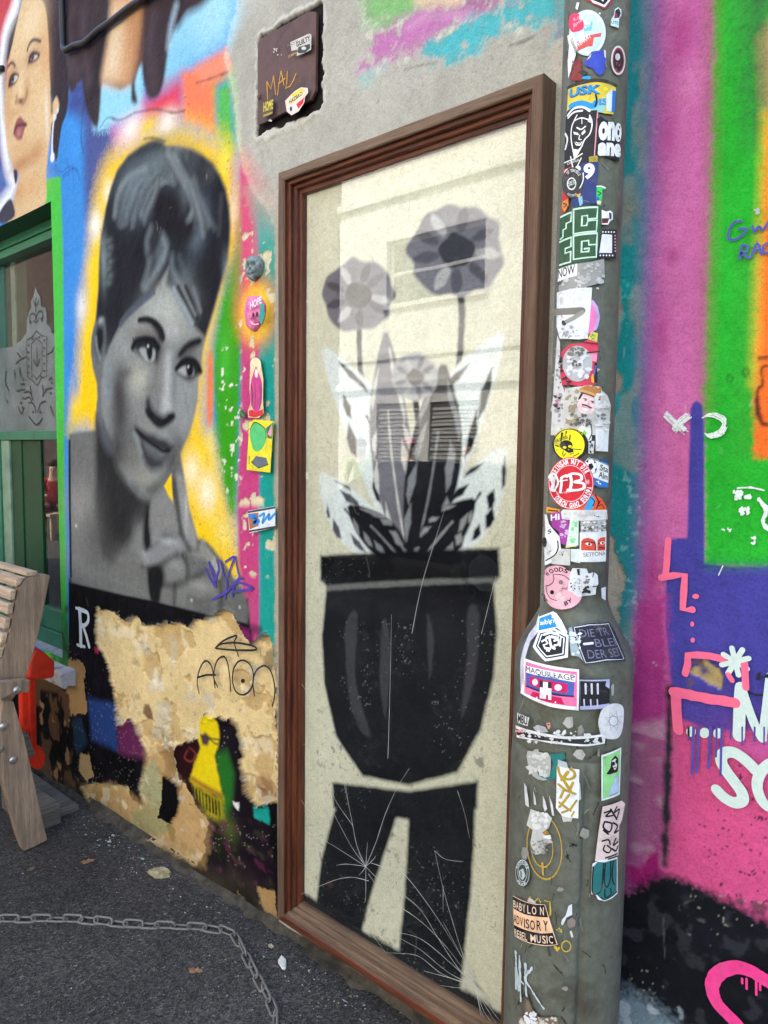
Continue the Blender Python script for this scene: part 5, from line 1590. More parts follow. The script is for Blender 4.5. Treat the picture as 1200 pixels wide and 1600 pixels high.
# door lock and scuffs
def scuffs(surf, zt, n, box_, seed, cols, wr, lr, lift, name, label):
    r_ = random.Random(seed)
    p = Print(surf, zt, lift)
    for _ in range(n):
        u, v = r_.uniform(box_[0], box_[2]), r_.uniform(box_[1], box_[3])
        a = r_.gauss(math.pi / 2, 0.5); l_ = r_.uniform(*lr)
        pts = [(u, v), (u + l_ * .5 * math.cos(a) + r_.uniform(-1, 1), v + l_ * .5 * math.sin(a)), (u + l_ * math.cos(a), v + l_ * math.sin(a))]
        p.stroke(pts, r_.uniform(*wr), r_.choice(cols), 3, jag=.9)
    o = p.done(name, post, label); o['kind'] = 'stuff'
    return o
DOOR_LIFT = 0.0048
STK = [0]
scuffs(PS, '', 70, (815, 1000, 960, 1600), 5, [(128, 130, 118), (60, 52, 44), (66, 60, 50), (112, 112, 100)], (0.8, 2.4), (3, 26), DOOR_LIFT - 0.0022, 'scuff_marks', 'pale scratches and rust streaks on the base of the post')
scuffs(PU, '', 46, (880, 10, 965, 930), 6, [(128, 130, 118), (60, 52, 44), (66, 60, 50), (112, 112, 100)], (0.6, 1.6), (3, 20), 0.0006, 'scuff_marks', 'pale scratches on the upper post')
WHITE, BLACK = (232, 232, 230), (26, 25, 28)


def sticker(zt, outline, rgb, label, marks=None, sm=0, surf=None, extra=0.0, name='sticker', parent=None, oval=None, curl=None):
    STK[0] += 1
    v = px(zt, [outline[0] if oval is None else oval[0]])[0][1]
    s = surf or (PU if v < 950 else PS)
    lift = 0.0008 + 0.00022 * STK[0] * (0.5 if surf else 1) + extra
    if v > 1160 and surf is None: lift = 0.0008 + 0.00005 * STK[0] + DOOR_LIFT
    p = Print(s, zt, lift)
    if oval is None: p.poly(outline, rgb, sm)
    else: p.oval(oval[0], oval[1], rgb, oval[2] if len(oval) > 2 else 0.0)
    base = p.done(name, parent or post, label)
    if marks:
        q = Print(s, zt, lift + 0.00008)
        marks(q)
        q.done('printing', base)
    return base


RED, BLUE, PINKS = (206, 38, 48), (40, 120, 190), (236, 150, 176)
rz_ = random.Random(77)                                 # old residue under the newer stickers
for k in range(34):
    u, v = (rz_.uniform(866, 940), rz_.uniform(400, 860)) if k < 20 else (rz_.uniform(818, 955), rz_.uniform(1010, 1560))
    u -= (v - 400) * 0.02 if k < 20 else 0
    n_ = rz_.randint(6, 9); a_, b_ = rz_.uniform(3, 9), rz_.uniform(4, 13)
    sticker('', [(u + a_ * rz_.uniform(.5, 1.2) * math.cos(6.283 * j / n_), v + b_ * rz_.uniform(.5, 1.2) * math.sin(6.283 * j / n_)) for j in range(n_)], rz_.choice([(170, 168, 160), (142, 140, 130), (196, 192, 184), (120, 116, 106)]), None, None, name='sticker_residue')
STK[0] = 6
# --- top section, y 0-240
sticker('P1', [(310, -60), (660, -60), (640, 30), (560, 106), (470, 60), (380, 15)], (150, 60, 70), 'dark red angular sticker at the top of the post', lambda p: p.poly([(380, -40), (630, -40), (612, 20), (560, 85), (450, 40)], WHITE).poly([(400, -40), (600, -40), (590, 20), (555, 60), (440, 10)], BLACK).poly([(500, -30), (570, -30), (545, 30)], WHITE))
sticker('P1', [(270, 90), (285, 30), (310, 35), (300, 80), (290, 112)], WHITE, 'small torn white scrap')
sticker('P1', None, (190, 216, 222), 'pale blue round sticker half torn off, red wedge below', lambda p: (p.oval((400, 350), (170, 222), (214, 228, 232), 0, ring=0.12), p.poly([(350, 290), (440, 230), (430, 330), (360, 335)], (120, 190, 205)), p.poly([(290, 440), (400, 380), (530, 352), (520, 395), (455, 400), (440, 490), (390, 495), (290, 545)], (206, 84, 80)),
                                                                                                      p.text('VENRAY', (300, 500), (430, 400), (285, 455), WHITE), p.oval((330, 390), (30, 60), (220, 230, 232)), p.text('A8', (380, 300), (420, 285), (378, 262), (200, 230, 240)), p.scraps([(330, 150), (520, 330)], (226, 232, 232), 10, 22, 3)), oval=((390, 350), (182, 240)))
sticker('P1', [(205, 260), (215, 180), (250, 145), (300, 150), (335, 200), (355, 260), (345, 310), (290, 335), (235, 335)], (226, 60, 100), 'crimson rounded sticker with white script', lambda p: (p.text('s.it', (250, 225), (330, 205), (245, 190), (246, 200, 214), 0, 0.2), p.text('Spin', (255, 300), (345, 240), (245, 262), (246, 210, 220), 0, 0.2)), sm=4)
sticker('P1', [(190, 380), (230, 352), (262, 380), (285, 470), (275, 580), (235, 720), (200, 820), (195, 640), (210, 480)], WHITE, 'white curling strip sticker with black lettering', lambda p: (p.text('CLEANING', (222, 420), (268, 560), (244, 400), BLACK), p.text('BAR', (240, 640), (225, 740), (255, 640), BLACK)))
sticker('P1', [(350, 670), (430, 548), (555, 535), (570, 620), (555, 760), (515, 800), (470, 770), (440, 720), (380, 700)], (52, 72, 176), 'torn ultramarine blue sticker', lambda p: (p.poly([(380, 640), (430, 560), (420, 610)], (196, 190, 170)), p.poly([(552, 530), (570, 540), (572, 620), (556, 600)], (206, 200, 184))))
sticker('P1', [(215, 840), (260, 650), (320, 620), (340, 800), (330, 850), (250, 850)], (132, 44, 46), 'torn dark red sticker remnant', lambda p: p.poly([(290, 760), (350, 740), (400, 770), (350, 800)], (40, 52, 44)))
sticker('P1', [(650, 170), (660, 110), (690, 88), (722, 110), (722, 170), (700, 210), (695, 305), (618, 280), (620, 215), (645, 215)], (206, 226, 220), 'small pale cut-out sticker of a dark raised fist', lambda p: (p.poly([(652, 200), (665, 120), (700, 100), (716, 150), (700, 200)], (52, 36, 46)), p.poly([(658, 160), (680, 150), (690, 200), (655, 205)], (150, 50, 90)), p.text('UTE', (622, 262), (690, 270), (624, 230), (30, 120, 150))))
sticker('P1', None, (222, 214, 206), 'oval sticker of a dark disc with a pink rim', lambda p: (p.oval((690, 640), (56, 132), (58, 34, 42)), p.oval((684, 605), (24, 36), (196, 190, 190)), p.oval((690, 640), (56, 132), (150, 60, 80), ring=0.15), p.scraps([(660, 660), (730, 740)], (150, 120, 80), 5, 10, 4)), oval=((690, 640), (70, 152)))
sticker('P1', [(330, 835), (345, 808), (400, 800), (425, 815), (420, 840)], (40, 150, 200), 'small sky blue scrap')
sticker('P1', [(205, 920), (340, 862), (480, 840), (600, 862), (668, 905), (660, 1010), (640, 1205), (560, 1195), (420, 1170), (190, 1190)], (212, 190, 60), 'colourful graffiti sticker with blue letters on yellow', lambda p: (
    p.stroke([(205, 920), (340, 872), (480, 850), (600, 872), (664, 905)], 22, (60, 48, 40)), p.poly([(210, 1100), (400, 1080), (560, 1100), (540, 1190), (420, 1165), (200, 1180)], (130, 196, 190)),
    p.text('USK', (215, 1040), (520, 1000), (222, 945), (20, 60, 110), 0.05), p.text('USK', (215, 1030), (510, 990), (225, 935), (30, 142, 206), 0.03), p.stroke([(230, 1110), (330, 1085), (440, 1120), (470, 1080)], 34, (30, 142, 206)), p.text('IS', (500, 1110), (590, 1110), (500, 1040), (30, 142, 206), 0.05),
    p.stroke([(470, 1000), (480, 1060), (465, 1120)], 14, BLACK), p.poly([(570, 1000), (625, 940), (640, 1000), (620, 1180), (570, 1170), (600, 1060)], (206, 218, 220)), p.poly([(630, 960), (664, 960), (650, 1180), (620, 1180)], (40, 110, 190)), p.poly([(540, 930), (570, 915), (590, 950), (550, 970)], (236, 220, 40))))
sticker('P1', [(182, 1240), (195, 1165), (260, 1115), (350, 1110), (425, 1165), (480, 1160), (495, 1165), (470, 1480), (450, 1800), (300, 1820), (165, 1850), (170, 1500)], (36, 35, 38), 'black sticker of a grinning horned devil face', lambda p: (
    p.stroke([(200, 1210), (260, 1140), (350, 1128), (410, 1168)], 14, WHITE), p.stroke([(205, 1235), (260, 1180), (340, 1165)], 12, WHITE), p.stroke([(488, 1170), (472, 1400), (455, 1640)], 9, (226, 150, 160)),
    p.stroke([(290, 1210), (262, 1270), (240, 1330), (232, 1420), (240, 1510), (262, 1590), (320, 1560), (360, 1470), (410, 1410), (432, 1330), (430, 1260), (410, 1215)], 9, WHITE), p.stroke([(262, 1270), (330, 1240), (400, 1260)], 8, WHITE), p.stroke([(336, 1242), (338, 1300)], 5, WHITE),
    p.poly([(392, 1275), (415, 1205), (432, 1260), (420, 1295)], WHITE), p.poly([(255, 1380), (300, 1395), (312, 1420), (262, 1410)], WHITE), p.poly([(330, 1400), (365, 1360), (372, 1390), (340, 1420)], WHITE), p.stroke([(290, 1340), (330, 1360), (370, 1330)], 10, WHITE), p.stroke([(318, 1420), (308, 1460), (330, 1465)], 7, WHITE),
    p.poly([(262, 1480), (310, 1500), (350, 1470), (320, 1530), (280, 1525)], WHITE), p.stroke([(265, 1480), (300, 1512), (348, 1472)], 5, BLACK), p.poly([(245, 1560), (275, 1590), (265, 1680), (300, 1620), (350, 1520), (300, 1570)], WHITE), p.stroke([(180, 1400), (200, 1460), (180, 1560)], 12, WHITE), p.stroke([(230, 1640), (265, 1780), (330, 1660)], 8, WHITE)))
sticker('P1', [(482, 1250), (520, 1220), (560, 1260), (620, 1290), (705, 1320), (700, 1480), (690, 1700), (620, 1660), (560, 1640), (475, 1600), (488, 1400)], (30, 30, 33), 'black sticker with two rows of fat white letters', lambda p: (p.text('ono', (492, 1480), (712, 1500), (500, 1280), WHITE, 0.06), p.text('ane', (485, 1640), (705, 1655), (492, 1500), WHITE, 0.06)))
# --- y 220-460
sticker('P2', [(165, 230), (345, 140), (330, 200), (320, 240), (240, 270), (170, 275)], (52, 50, 48), 'torn dark sticker with white edging', lambda p: (p.stroke([(170, 235), (260, 200), (340, 145)], 7, WHITE, 0), p.text('DONA', (200, 262), (318, 222), (195, 236), (206, 204, 198))))
sticker('P2', [(402, 180), (486, 165), (486, 235), (405, 235)], (172, 158, 60), 'small faded yellow sticker scrap', lambda p: p.scraps([(410, 180), (480, 230)], (110, 104, 50), 6, 10, 8))
sticker('P2', [(160, 310), (240, 275), (246, 330), (200, 700), (140, 780), (150, 560)], (196, 46, 48), 'red sticker edge behind a round badge', lambda p: (p.poly([(150, 640), (205, 612), (210, 680), (170, 750), (145, 700)], (236, 140, 40)), p.stroke([(160, 660), (190, 670), (165, 700)], 8, BLACK), p.oval((200, 340), (30, 40), WHITE)))
sticker('P2', [(330, 245), (490, 232), (480, 480), (472, 665), (330, 690), (240, 700), (230, 480)], (42, 58, 112), 'navy blue sticker with a big white 9', lambda p: (p.text('9', (350, 418), (458, 412), (352, 252), WHITE, 0.05), p.oval((300, 300), (26, 30), WHITE), p.poly([(300, 600), (338, 585), (345, 660), (318, 700)], (130, 180, 210)), p.poly([(285, 570), (325, 556), (320, 590), (290, 596)], (236, 168, 60)), p.stroke([(345, 630), (400, 650)], 5, (120, 120, 90), 0)))
sticker('P2', None, (48, 49, 50), 'round dark grey badge sticker with a white ring in the middle', lambda p: (p.oval((250, 450), (92, 150), (96, 96, 96), 0, ring=0.03), p.oval((240, 457), (44, 66), (226, 230, 226), ring=0.22), p.text('SES', (212, 485), (272, 460), (208, 440), (206, 220, 210)), p.arc_text('OF TERRIBLE', (250, 450), (84, 130), -40, 55, 30, (206, 206, 204)), p.stroke([(350, 350), (348, 430), (318, 505)], 8, WHITE), p.arc_text('RECORDS', (250, 450), (80, 130), 215, 150, 22, (190, 190, 190), flip=True)), oval=((250, 450), (102, 165)))
sticker('P2', [(476, 490), (520, 480), (558, 500), (545, 520), (528, 515), (528, 600), (515, 690), (480, 690), (470, 600)], (60, 190, 90), 'small bright green sticker with a pale top', lambda p: (p.stroke([(478, 488), (520, 488), (555, 505)], 10, (220, 230, 226)), p.stroke([(485, 540), (515, 560), (490, 580)], 8, (20, 90, 40)), p.oval((495, 655), (20, 22), (226, 196, 170)), p.poly([(474, 590), (500, 610), (500, 640), (474, 630)], (50, 90, 190))))
sticker('P2', [(128, 830), (150, 790), (240, 750), (262, 700), (490, 680), (520, 690), (512, 960), (486, 1150), (478, 1240), (380, 1270), (240, 1290), (120, 1330), (125, 1100)], (44, 82, 52), 'dark green block-letter sticker in four panels', lambda p: (
    p.stroke([(258, 725), (484, 705), (476, 820), (390, 828), (388, 790), (338, 795), (334, 898), (380, 892), (392, 845), (478, 838), (470, 955), (256, 980), (258, 725)], 14, (196, 226, 206), 0), p.stroke([(256, 1000), (478, 975), (472, 1090), (400, 1095), (398, 1050), (334, 1058), (330, 1170), (400, 1162), (402, 1130), (360, 1135)], 14, (196, 226, 206), 0),
    p.stroke([(472, 1090), (468, 1220), (256, 1245), (256, 1000)], 14, (196, 226, 206), 0), p.stroke([(140, 800), (238, 755), (232, 850), (190, 868), (188, 920), (160, 935), (158, 1010), (135, 1030)], 12, (196, 226, 206), 0), p.stroke([(130, 1060), (236, 1015), (232, 1110), (180, 1130), (178, 1180), (230, 1160), (228, 1270), (128, 1300)], 12, (196, 226, 206), 0)))
sticker('P2', [(520, 730), (560, 750), (600, 738), (622, 760), (624, 830), (598, 850), (580, 885), (520, 885)], (232, 230, 228), 'white cut-out sticker with a dark red corner', lambda p: (p.poly([(522, 820), (590, 820), (575, 870), (522, 872)], (96, 40, 40)), p.poly([(588, 760), (612, 765), (610, 828), (592, 830)], (60, 66, 84))))
sticker('P2', [(520, 938), (660, 938), (650, 1240), (470, 1240), (490, 1100)], (48, 36, 42), 'framed blank white label with a black and pink dotted border', lambda p: (p.poly([(522, 985), (616, 990), (614, 1180), (495, 1180)], (226, 226, 228)), *[p.oval((530 + 26 * k, 962), (7, 9), WHITE) for k in range(5)], *[p.oval((505 + 28 * k, 1205), (7, 9), WHITE) for k in range(5)], *[p.oval((640, 1000 + 32 * k), (6, 9), (226, 170, 180)) for k in range(6)]))
sticker('P2', [(290, 1290), (420, 1270), (540, 1240), (545, 1400), (480, 1500), (300, 1560), (120, 1600), (118, 1460), (280, 1420)], (150, 150, 146), 'scratched silver-grey sticker remains', lambda p: (p.scraps([(150, 1450), (500, 1560)], (196, 196, 192), 18, 24, 11), p.scraps([(300, 1300), (530, 1500)], (178, 180, 178), 22, 24, 12), p.text('BF', (128, 1508), (170, 1490), (128, 1470), BLACK)))
sticker('P2', [(118, 1345), (292, 1288), (290, 1415), (110, 1475)], WHITE, 'white label hand-lettered in black', lambda p: p.text('NOW', (118, 1445), (272, 1390), (118, 1350), BLACK, 0.01))
# --- y 440-680
sticker('P3', [(105, 560), (65, 1160), (50, 1400), (40, 1600), (170, 1600), (170, 1150), (130, 1000), (130, 640)], (206, 204, 200), 'long strip of torn white paper down the post', lambda p: (p.scraps([(70, 640), (150, 1560)], (150, 148, 146), 26, 20, 21), p.scraps([(60, 1190), (130, 1330)], (60, 50, 60), 7, 22, 22), p.scraps([(85, 1190), (125, 1280)], (196, 110, 150), 4, 16, 23)))
sticker('P3', [(400, 195), (440, 205), (480, 270), (500, 380), (480, 480), (430, 540), (385, 560)], (232, 120, 176), 'pink curved sticker edge with a lilac rim', lambda p: p.stroke([(425, 215), (470, 300), (480, 400), (455, 500)], 22, (176, 160, 206)))
sticker('P3', [(105, 120), (250, 82), (428, 72), (410, 320), (385, 600), (300, 610), (130, 600), (100, 470)], (220, 222, 224), 'large white label with a bent grey bracket drawn on it', lambda p: (p.stroke([(90, 322), (200, 318), (330, 312)], 42, (120, 116, 108), 0), p.stroke([(335, 330), (260, 385), (165, 440)], 36, (150, 148, 140), 0), p.stroke([(160, 425), (175, 450)], 22, (60, 58, 56), 0), p.scraps([(150, 480), (330, 590)], (160, 162, 164), 16, 16, 24), p.scraps([(130, 360), (170, 400)], (190, 110, 110), 4, 8, 25)))
sticker('P3', [(385, 600), (420, 530), (478, 545), (470, 640), (400, 630)], (206, 196, 90), 'small lime-yellow scrap with green dashes', lambda p: p.scraps([(410, 560), (460, 620)], (110, 150, 70), 6, 12, 26))
sticker('P3', [(140, 740), (220, 660), (320, 650), (390, 610), (480, 640), (478, 740), (465, 840), (470, 1060), (430, 1080), (320, 1095), (230, 1080), (150, 1090), (135, 960), (160, 860)], (206, 60, 84), 'scraped red and pink round sticker, its middle worn grey', lambda p: (
    p.poly([(382, 755), (472, 745), (462, 840), (400, 830)], (236, 140, 170)), p.poly([(445, 840), (470, 860), (470, 1060), (440, 1060)], (30, 30, 36)), p.stroke([(440, 980), (460, 880)], 8, (50, 110, 200), 0), p.poly([(412, 1000), (432, 960), (440, 1060), (415, 1050)], (240, 170, 40)), p.oval((290, 860), (134, 186), (172, 174, 176)), p.scraps([(190, 720), (390, 1000)], (212, 212, 214), 34, 30, 27), p.scraps([(220, 700), (350, 780)], (112, 112, 104), 14, 24, 28), p.scraps([(230, 820), (330, 880)], (92, 92, 92), 10, 16, 29), p.stroke([(380, 750), (480, 738)], 10, (40, 30, 34), 0), p.stroke([(330, 640), (470, 660)], 8, (80, 20, 40), 0), p.scraps([(140, 800), (160, 950)], BLACK, 8, 12, 30), p.scraps([(140, 1000), (230, 1100)], (50, 46, 48), 10, 18, 31)))
sticker('P3', [(175, 1120), (310, 1095), (500, 1130), (560, 1190), (590, 1290), (570, 1600), (420, 1600), (300, 1560), (160, 1580)], (196, 194, 186), 'big grey-white paper remnant below the round sticker', lambda p: (p.scraps([(190, 1150), (290, 1500)], (150, 140, 116), 26, 26, 32), p.scraps([(440, 1180), (570, 1560)], (214, 214, 212), 26, 28, 33), p.scraps([(230, 1380), (420, 1500)], (92, 90, 86), 24, 18, 34), p.scraps([(450, 1380), (540, 1440)], (120, 120, 118), 10, 14, 35)))
sticker('P3', [(305, 1120), (370, 1085), (440, 1092), (505, 1110), (500, 1190), (490, 1260), (440, 1340), (400, 1375), (340, 1380), (300, 1340), (288, 1290), (300, 1210), (330, 1160)], (232, 200, 200), 'photo cut-out sticker of a smiling man with moustache in a tan straw hat', lambda p: (
    p.poly([(305, 1120), (375, 1085), (440, 1092), (505, 1110), (498, 1210), (470, 1235), (420, 1200), (330, 1165)], (176, 120, 62), 0), p.stroke([(320, 1140), (400, 1165), (490, 1220)], 20, (206, 156, 96)), p.stroke([(325, 1160), (420, 1195), (485, 1240)], 12, (120, 70, 36)), p.poly([(300, 1210), (320, 1170), (345, 1165), (318, 1220), (296, 1240)], (50, 36, 36)), p.poly([(470, 1235), (495, 1225), (488, 1262), (470, 1265)], (50, 36, 36)),
    p.stroke([(345, 1222), (372, 1230)], 7, (60, 40, 40), 0), p.stroke([(412, 1248), (440, 1256)], 7, (60, 40, 40), 0), p.oval((362, 1240), (10, 5), BLACK, .3), p.oval((424, 1264), (10, 5), BLACK, .3), p.stroke([(392, 1245), (385, 1275), (398, 1280)], 5, (196, 140, 140)), p.stroke([(335, 1285), (365, 1292), (385, 1302), (410, 1318)], 12, (96, 62, 60)), p.poly([(330, 1305), (395, 1322), (375, 1352), (340, 1340)], (246, 244, 240)), p.stroke([(328, 1303), (360, 1318), (396, 1322)], 5, (150, 60, 70))), sm=3)
# --- y 620-860
sticker('P4', [(280, 360), (330, 290), (400, 280), (416, 330), (414, 450), (380, 470), (330, 420)], (222, 224, 216), 'white rounded scrap with a green smudge', lambda p: (p.poly([(320, 390), (350, 345), (375, 380), (345, 425)], (130, 196, 70)), p.stroke([(410, 300), (416, 380), (390, 450)], 7, (60, 60, 60))))
sticker('P4', [(450, 330), (570, 330), (560, 570), (450, 565)], (214, 214, 214), 'pale blank paper strip')
sticker('P4', [(385, 470), (440, 460), (430, 590), (385, 590)], (206, 206, 204), 'torn paper scrap with black letters', lambda p: p.scraps([(395, 470), (430, 580)], BLACK, 14, 10, 36))
sticker('P4', None, (30, 29, 28), 'yellow round skull sticker with black rim', lambda p: (
    p.oval((215, 500), (136, 158), (238, 224, 24)), p.arc_text('MIES HURES', (215, 500), (150, 172), -60, 55, 14, (206, 190, 40)), p.text('HURES', (100, 482), (205, 430), (88, 455), BLACK, 0.02), p.oval((188, 505), (56, 52), BLACK), p.poly([(170, 540), (250, 540), (252, 590), (225, 602), (185, 580)], BLACK), p.oval((175, 528), (16, 13), (238, 224, 24)), p.oval((222, 518), (16, 13), (238, 224, 24)), p.poly([(205, 545), (215, 545), (210, 558)], (238, 224, 24)), p.stroke([(182, 572), (210, 590), (245, 582)], 7, (238, 224, 24)),
    p.stroke([(255, 545), (320, 548)], 6, BLACK, 0), p.stroke([(95, 505), (120, 518)], 7, BLACK, 0), p.stroke([(225, 400), (218, 450)], 7, BLACK, 0), p.stroke([(165, 620), (185, 590)], 6, BLACK, 0), p.stroke([(250, 620), (300, 590)], 6, BLACK, 0), p.stroke([(280, 640), (320, 600)], 5, BLACK, 0)), oval=((225, 500), (162, 168)))
sticker('P4', [(350, 660), (420, 640), (560, 690), (560, 940), (470, 940), (420, 900)], (44, 110, 186), 'blue sticker peeking out behind the football label', lambda p: (p.scraps([(430, 880), (490, 910)], WHITE, 4, 12, 37), p.poly([(480, 640), (560, 660), (560, 690), (480, 670)], (40, 80, 120))))
sticker('P4', [(350, 680), (385, 632), (470, 660), (562, 712), (558, 895), (500, 870), (425, 835)], WHITE, 'white label with a football and black sans lettering', lambda p: (p.stroke([(385, 640), (470, 668), (560, 718)], 5, (40, 40, 60)), p.oval((405, 725), (55, 80), (240, 240, 240)), p.oval((405, 725), (55, 80), BLACK, ring=0.05), p.poly([(385, 700), (415, 690), (430, 730), (408, 760), (382, 745)], BLACK), p.poly([(360, 670), (385, 655), (378, 690)], BLACK), p.poly([(430, 660), (450, 690), (432, 690)], BLACK), p.poly([(440, 750), (458, 740), (445, 790)], BLACK), p.poly([(380, 785), (405, 790), (395, 804)], BLACK),
                                                                                                                     p.text('Sta', (482, 762), (552, 790), (488, 700), BLACK, 0.01), p.text('Alm', (470, 835), (548, 868), (476, 772), BLACK, 0.01)))
sticker('P4', [(240, 1100), (420, 1000), (500, 1060), (540, 1150), (530, 1180), (260, 1180)], (226, 84, 42), 'orange sticker with a bright blue face shape', lambda p: (p.poly([(370, 1060), (415, 1020), (445, 1080), (420, 1110), (425, 1150), (390, 1178), (335, 1165), (370, 1110)], (40, 160, 220)), p.stroke([(395, 1040), (435, 1080), (420, 1130)], 7, BLACK), p.stroke([(440, 1020), (470, 1090), (450, 1160)], 8, BLACK), p.stroke([(470, 1130), (500, 1120), (520, 1160)], 7, (120, 30, 20)), p.text('T', (455, 1110), (500, 1110), (455, 1080), (120, 20, 20))))
sticker('P4', None, (204, 34, 48), 'round red and white football fan sticker with blackletter VfB', lambda p: (
    p.oval((228, 900), (196, 262), (240, 220, 222), ring=0.025), p.oval((222, 900), (140, 190), (240, 216, 218), ring=0.03), p.arc_text('GEMEINSAM MIT DIR', (228, 900), (166, 226), -86, 62, 54, WHITE, 0.04), p.arc_text('DURCH GANZ EUROPA', (228, 900), (166, 226), 232, 98, 54, WHITE, 0.04, flip=True),
    p.text('V', (50, 985), (112, 960), (48, 830), WHITE, 0.03), p.stroke([(40, 840), (60, 815), (85, 880), (60, 960), (90, 975)], 16, WHITE), p.stroke([(105, 820), (120, 900), (85, 980)], 14, WHITE), p.stroke([(140, 990), (150, 900), (150, 845), (190, 818)], 18, WHITE), p.stroke([(118, 880), (200, 865)], 9, WHITE), p.stroke([(225, 960), (235, 880), (225, 810)], 20, WHITE), p.stroke([(195, 830), (240, 800), (310, 810), (318, 860), (260, 885), (335, 900), (335, 950), (270, 970), (205, 965)], 18, WHITE), p.stroke([(210, 960), (195, 985), (260, 975)], 9, WHITE),
    p.text('Stuttgart', (100, 1025), (262, 992), (100, 996), (240, 180, 184), 0.0, 0.4), p.text('1893', (358, 905), (358, 862), (386, 905), (240, 190, 194))), oval=((228, 900), (204, 272)))
sticker('P4', [(10, 1140), (130, 1170), (125, 1210), (10, 1205)], (226, 150, 50), 'orange paper band', lambda p: p.stroke([(30, 1180), (110, 1188)], 9, (90, 60, 30), 0))
sticker('P4', [(40, 1215), (140, 1190), (200, 1180), (210, 1400), (180, 1540), (130, 1520), (120, 1400), (60, 1350)], (160, 60, 150), 'magenta scraped sticker with white Hi', lambda p: (p.text('Hi', (50, 1290), (128, 1275), (50, 1225), WHITE, 0.03), p.scraps([(130, 1290), (200, 1520)], (206, 170, 206), 18, 16, 38), p.poly([(85, 1230), (105, 1222), (98, 1242)], WHITE)))
sticker('P4', [(220, 1270), (295, 1265), (290, 1540), (180, 1570), (190, 1500), (215, 1480)], (206, 222, 206), 'pale sticker scrap with light green letters', lambda p: (p.scraps([(225, 1290), (285, 1530)], (140, 210, 150), 16, 16, 39), p.stroke([(180, 1555), (270, 1548)], 6, (220, 210, 90), 0)))
sticker('P4', [(140, 1195), (160, 1170), (540, 1170), (545, 1270), (310, 1285), (150, 1270)], (214, 212, 206), 'wide strip of torn white paper', lambda p: (p.scraps([(430, 1220), (540, 1250)], (40, 38, 40), 8, 9, 40), p.scraps([(170, 1190), (420, 1270)], (196, 194, 190), 14, 22, 41)))
sticker('P4', [(310, 1285), (530, 1275), (528, 1395), (310, 1400)], (178, 176, 172), 'grey photo scrap with black specks', lambda p: (p.scraps([(320, 1290), (525, 1390)], (96, 94, 92), 34, 12, 42), p.scraps([(320, 1290), (525, 1390)], (226, 226, 224), 20, 14, 43)))
# --- y 790-980
sticker('P5', [(165, 110), (190, 120), (215, 240), (330, 400), (345, 560), (300, 680), (230, 750), (165, 785), (160, 560), (175, 300)], WHITE, 'large white round sticker wrapping the post edge, black arc and letters', lambda p: (p.stroke([(310, 460), (312, 560), (270, 650), (175, 722)], 12, BLACK), p.oval((165, 480), (26, 66), BLACK), p.text('S', (205, 378), (245, 350), (200, 322), BLACK, 0.02), p.text('ITALI', (185, 645), (245, 590), (190, 615), (90, 90, 90)), p.text('.', (200, 290), (208, 288), (200, 280), BLACK)))
sticker('P5', [(245, 700), (345, 560), (445, 560), (445, 775), (240, 760)], (196, 196, 190), 'translucent grey paper scrap', lambda p: p.scraps([(330, 570), (390, 640)], (110, 110, 110), 8, 14, 44))
sticker('P5', [(450, 560), (548, 560), (552, 745), (452, 720)], (206, 214, 208), 'pale green-white paper scrap')
sticker('P5', [(550, 340), (838, 325), (830, 720), (545, 728)], (222, 222, 220), 'white sticker with two red half faces and handwritten caption', lambda p: (
    p.poly([(562, 575), (565, 460), (590, 425), (640, 412), (690, 430), (714, 480), (718, 580)], (206, 72, 54), 0), p.poly([(738, 580), (742, 440), (770, 412), (825, 402), (822, 578)], (206, 72, 54)), p.stroke([(585, 470), (640, 462), (705, 480)], 8, (60, 20, 20)), p.oval((645, 495), (34, 18), (236, 226, 214), .25), p.oval((652, 496), (13, 15), BLACK), p.stroke([(745, 490), (765, 482)], 8, BLACK, 0), p.oval((792, 480), (26, 20), (236, 226, 214), -.3), p.oval((796, 480), (11, 15), BLACK), p.stroke([(760, 540), (815, 545)], 14, (120, 30, 26), 0), p.stroke([(700, 450), (716, 500), (718, 575)], 10, (110, 28, 24)), p.text('SETFONA', (590, 660), (822, 640), (585, 605), (110, 110, 112), 0.0)))
sticker('P5', [(165, 900), (200, 810), (280, 780), (360, 790), (440, 850), (530, 940), (570, 1100), (555, 1220), (480, 1310), (380, 1348), (280, 1340), (200, 1280), (165, 1180)], (222, 168, 178), 'round pink sticker with a cartoonish outline and circular lettering', lambda p: (
    p.arc_text('WOODS', (330, 1060), (190, 230), -52, 30, 56, BLACK, 0.03), p.stroke([(435, 960), (380, 910), (320, 895), (262, 900), (270, 950), (250, 1010), (200, 1050), (185, 1045), (190, 1130), (230, 1210), (295, 1235)], 7, BLACK), p.oval((248, 1130), (22, 28), BLACK), p.oval((345, 995), (24, 28), (130, 116, 120)), p.scraps([(300, 1130), (380, 1210)], (214, 196, 196), 12, 26, 45), p.text('.7V', (330, 1110), (420, 1090), (330, 1075), (130, 100, 108)), p.text('BY', (390, 1305), (470, 1240), (375, 1255), BLACK, 0.02), p.text('BAD', (205, 1245), (165, 1150), (170, 1255), BLACK, 0.02)), sm=3)
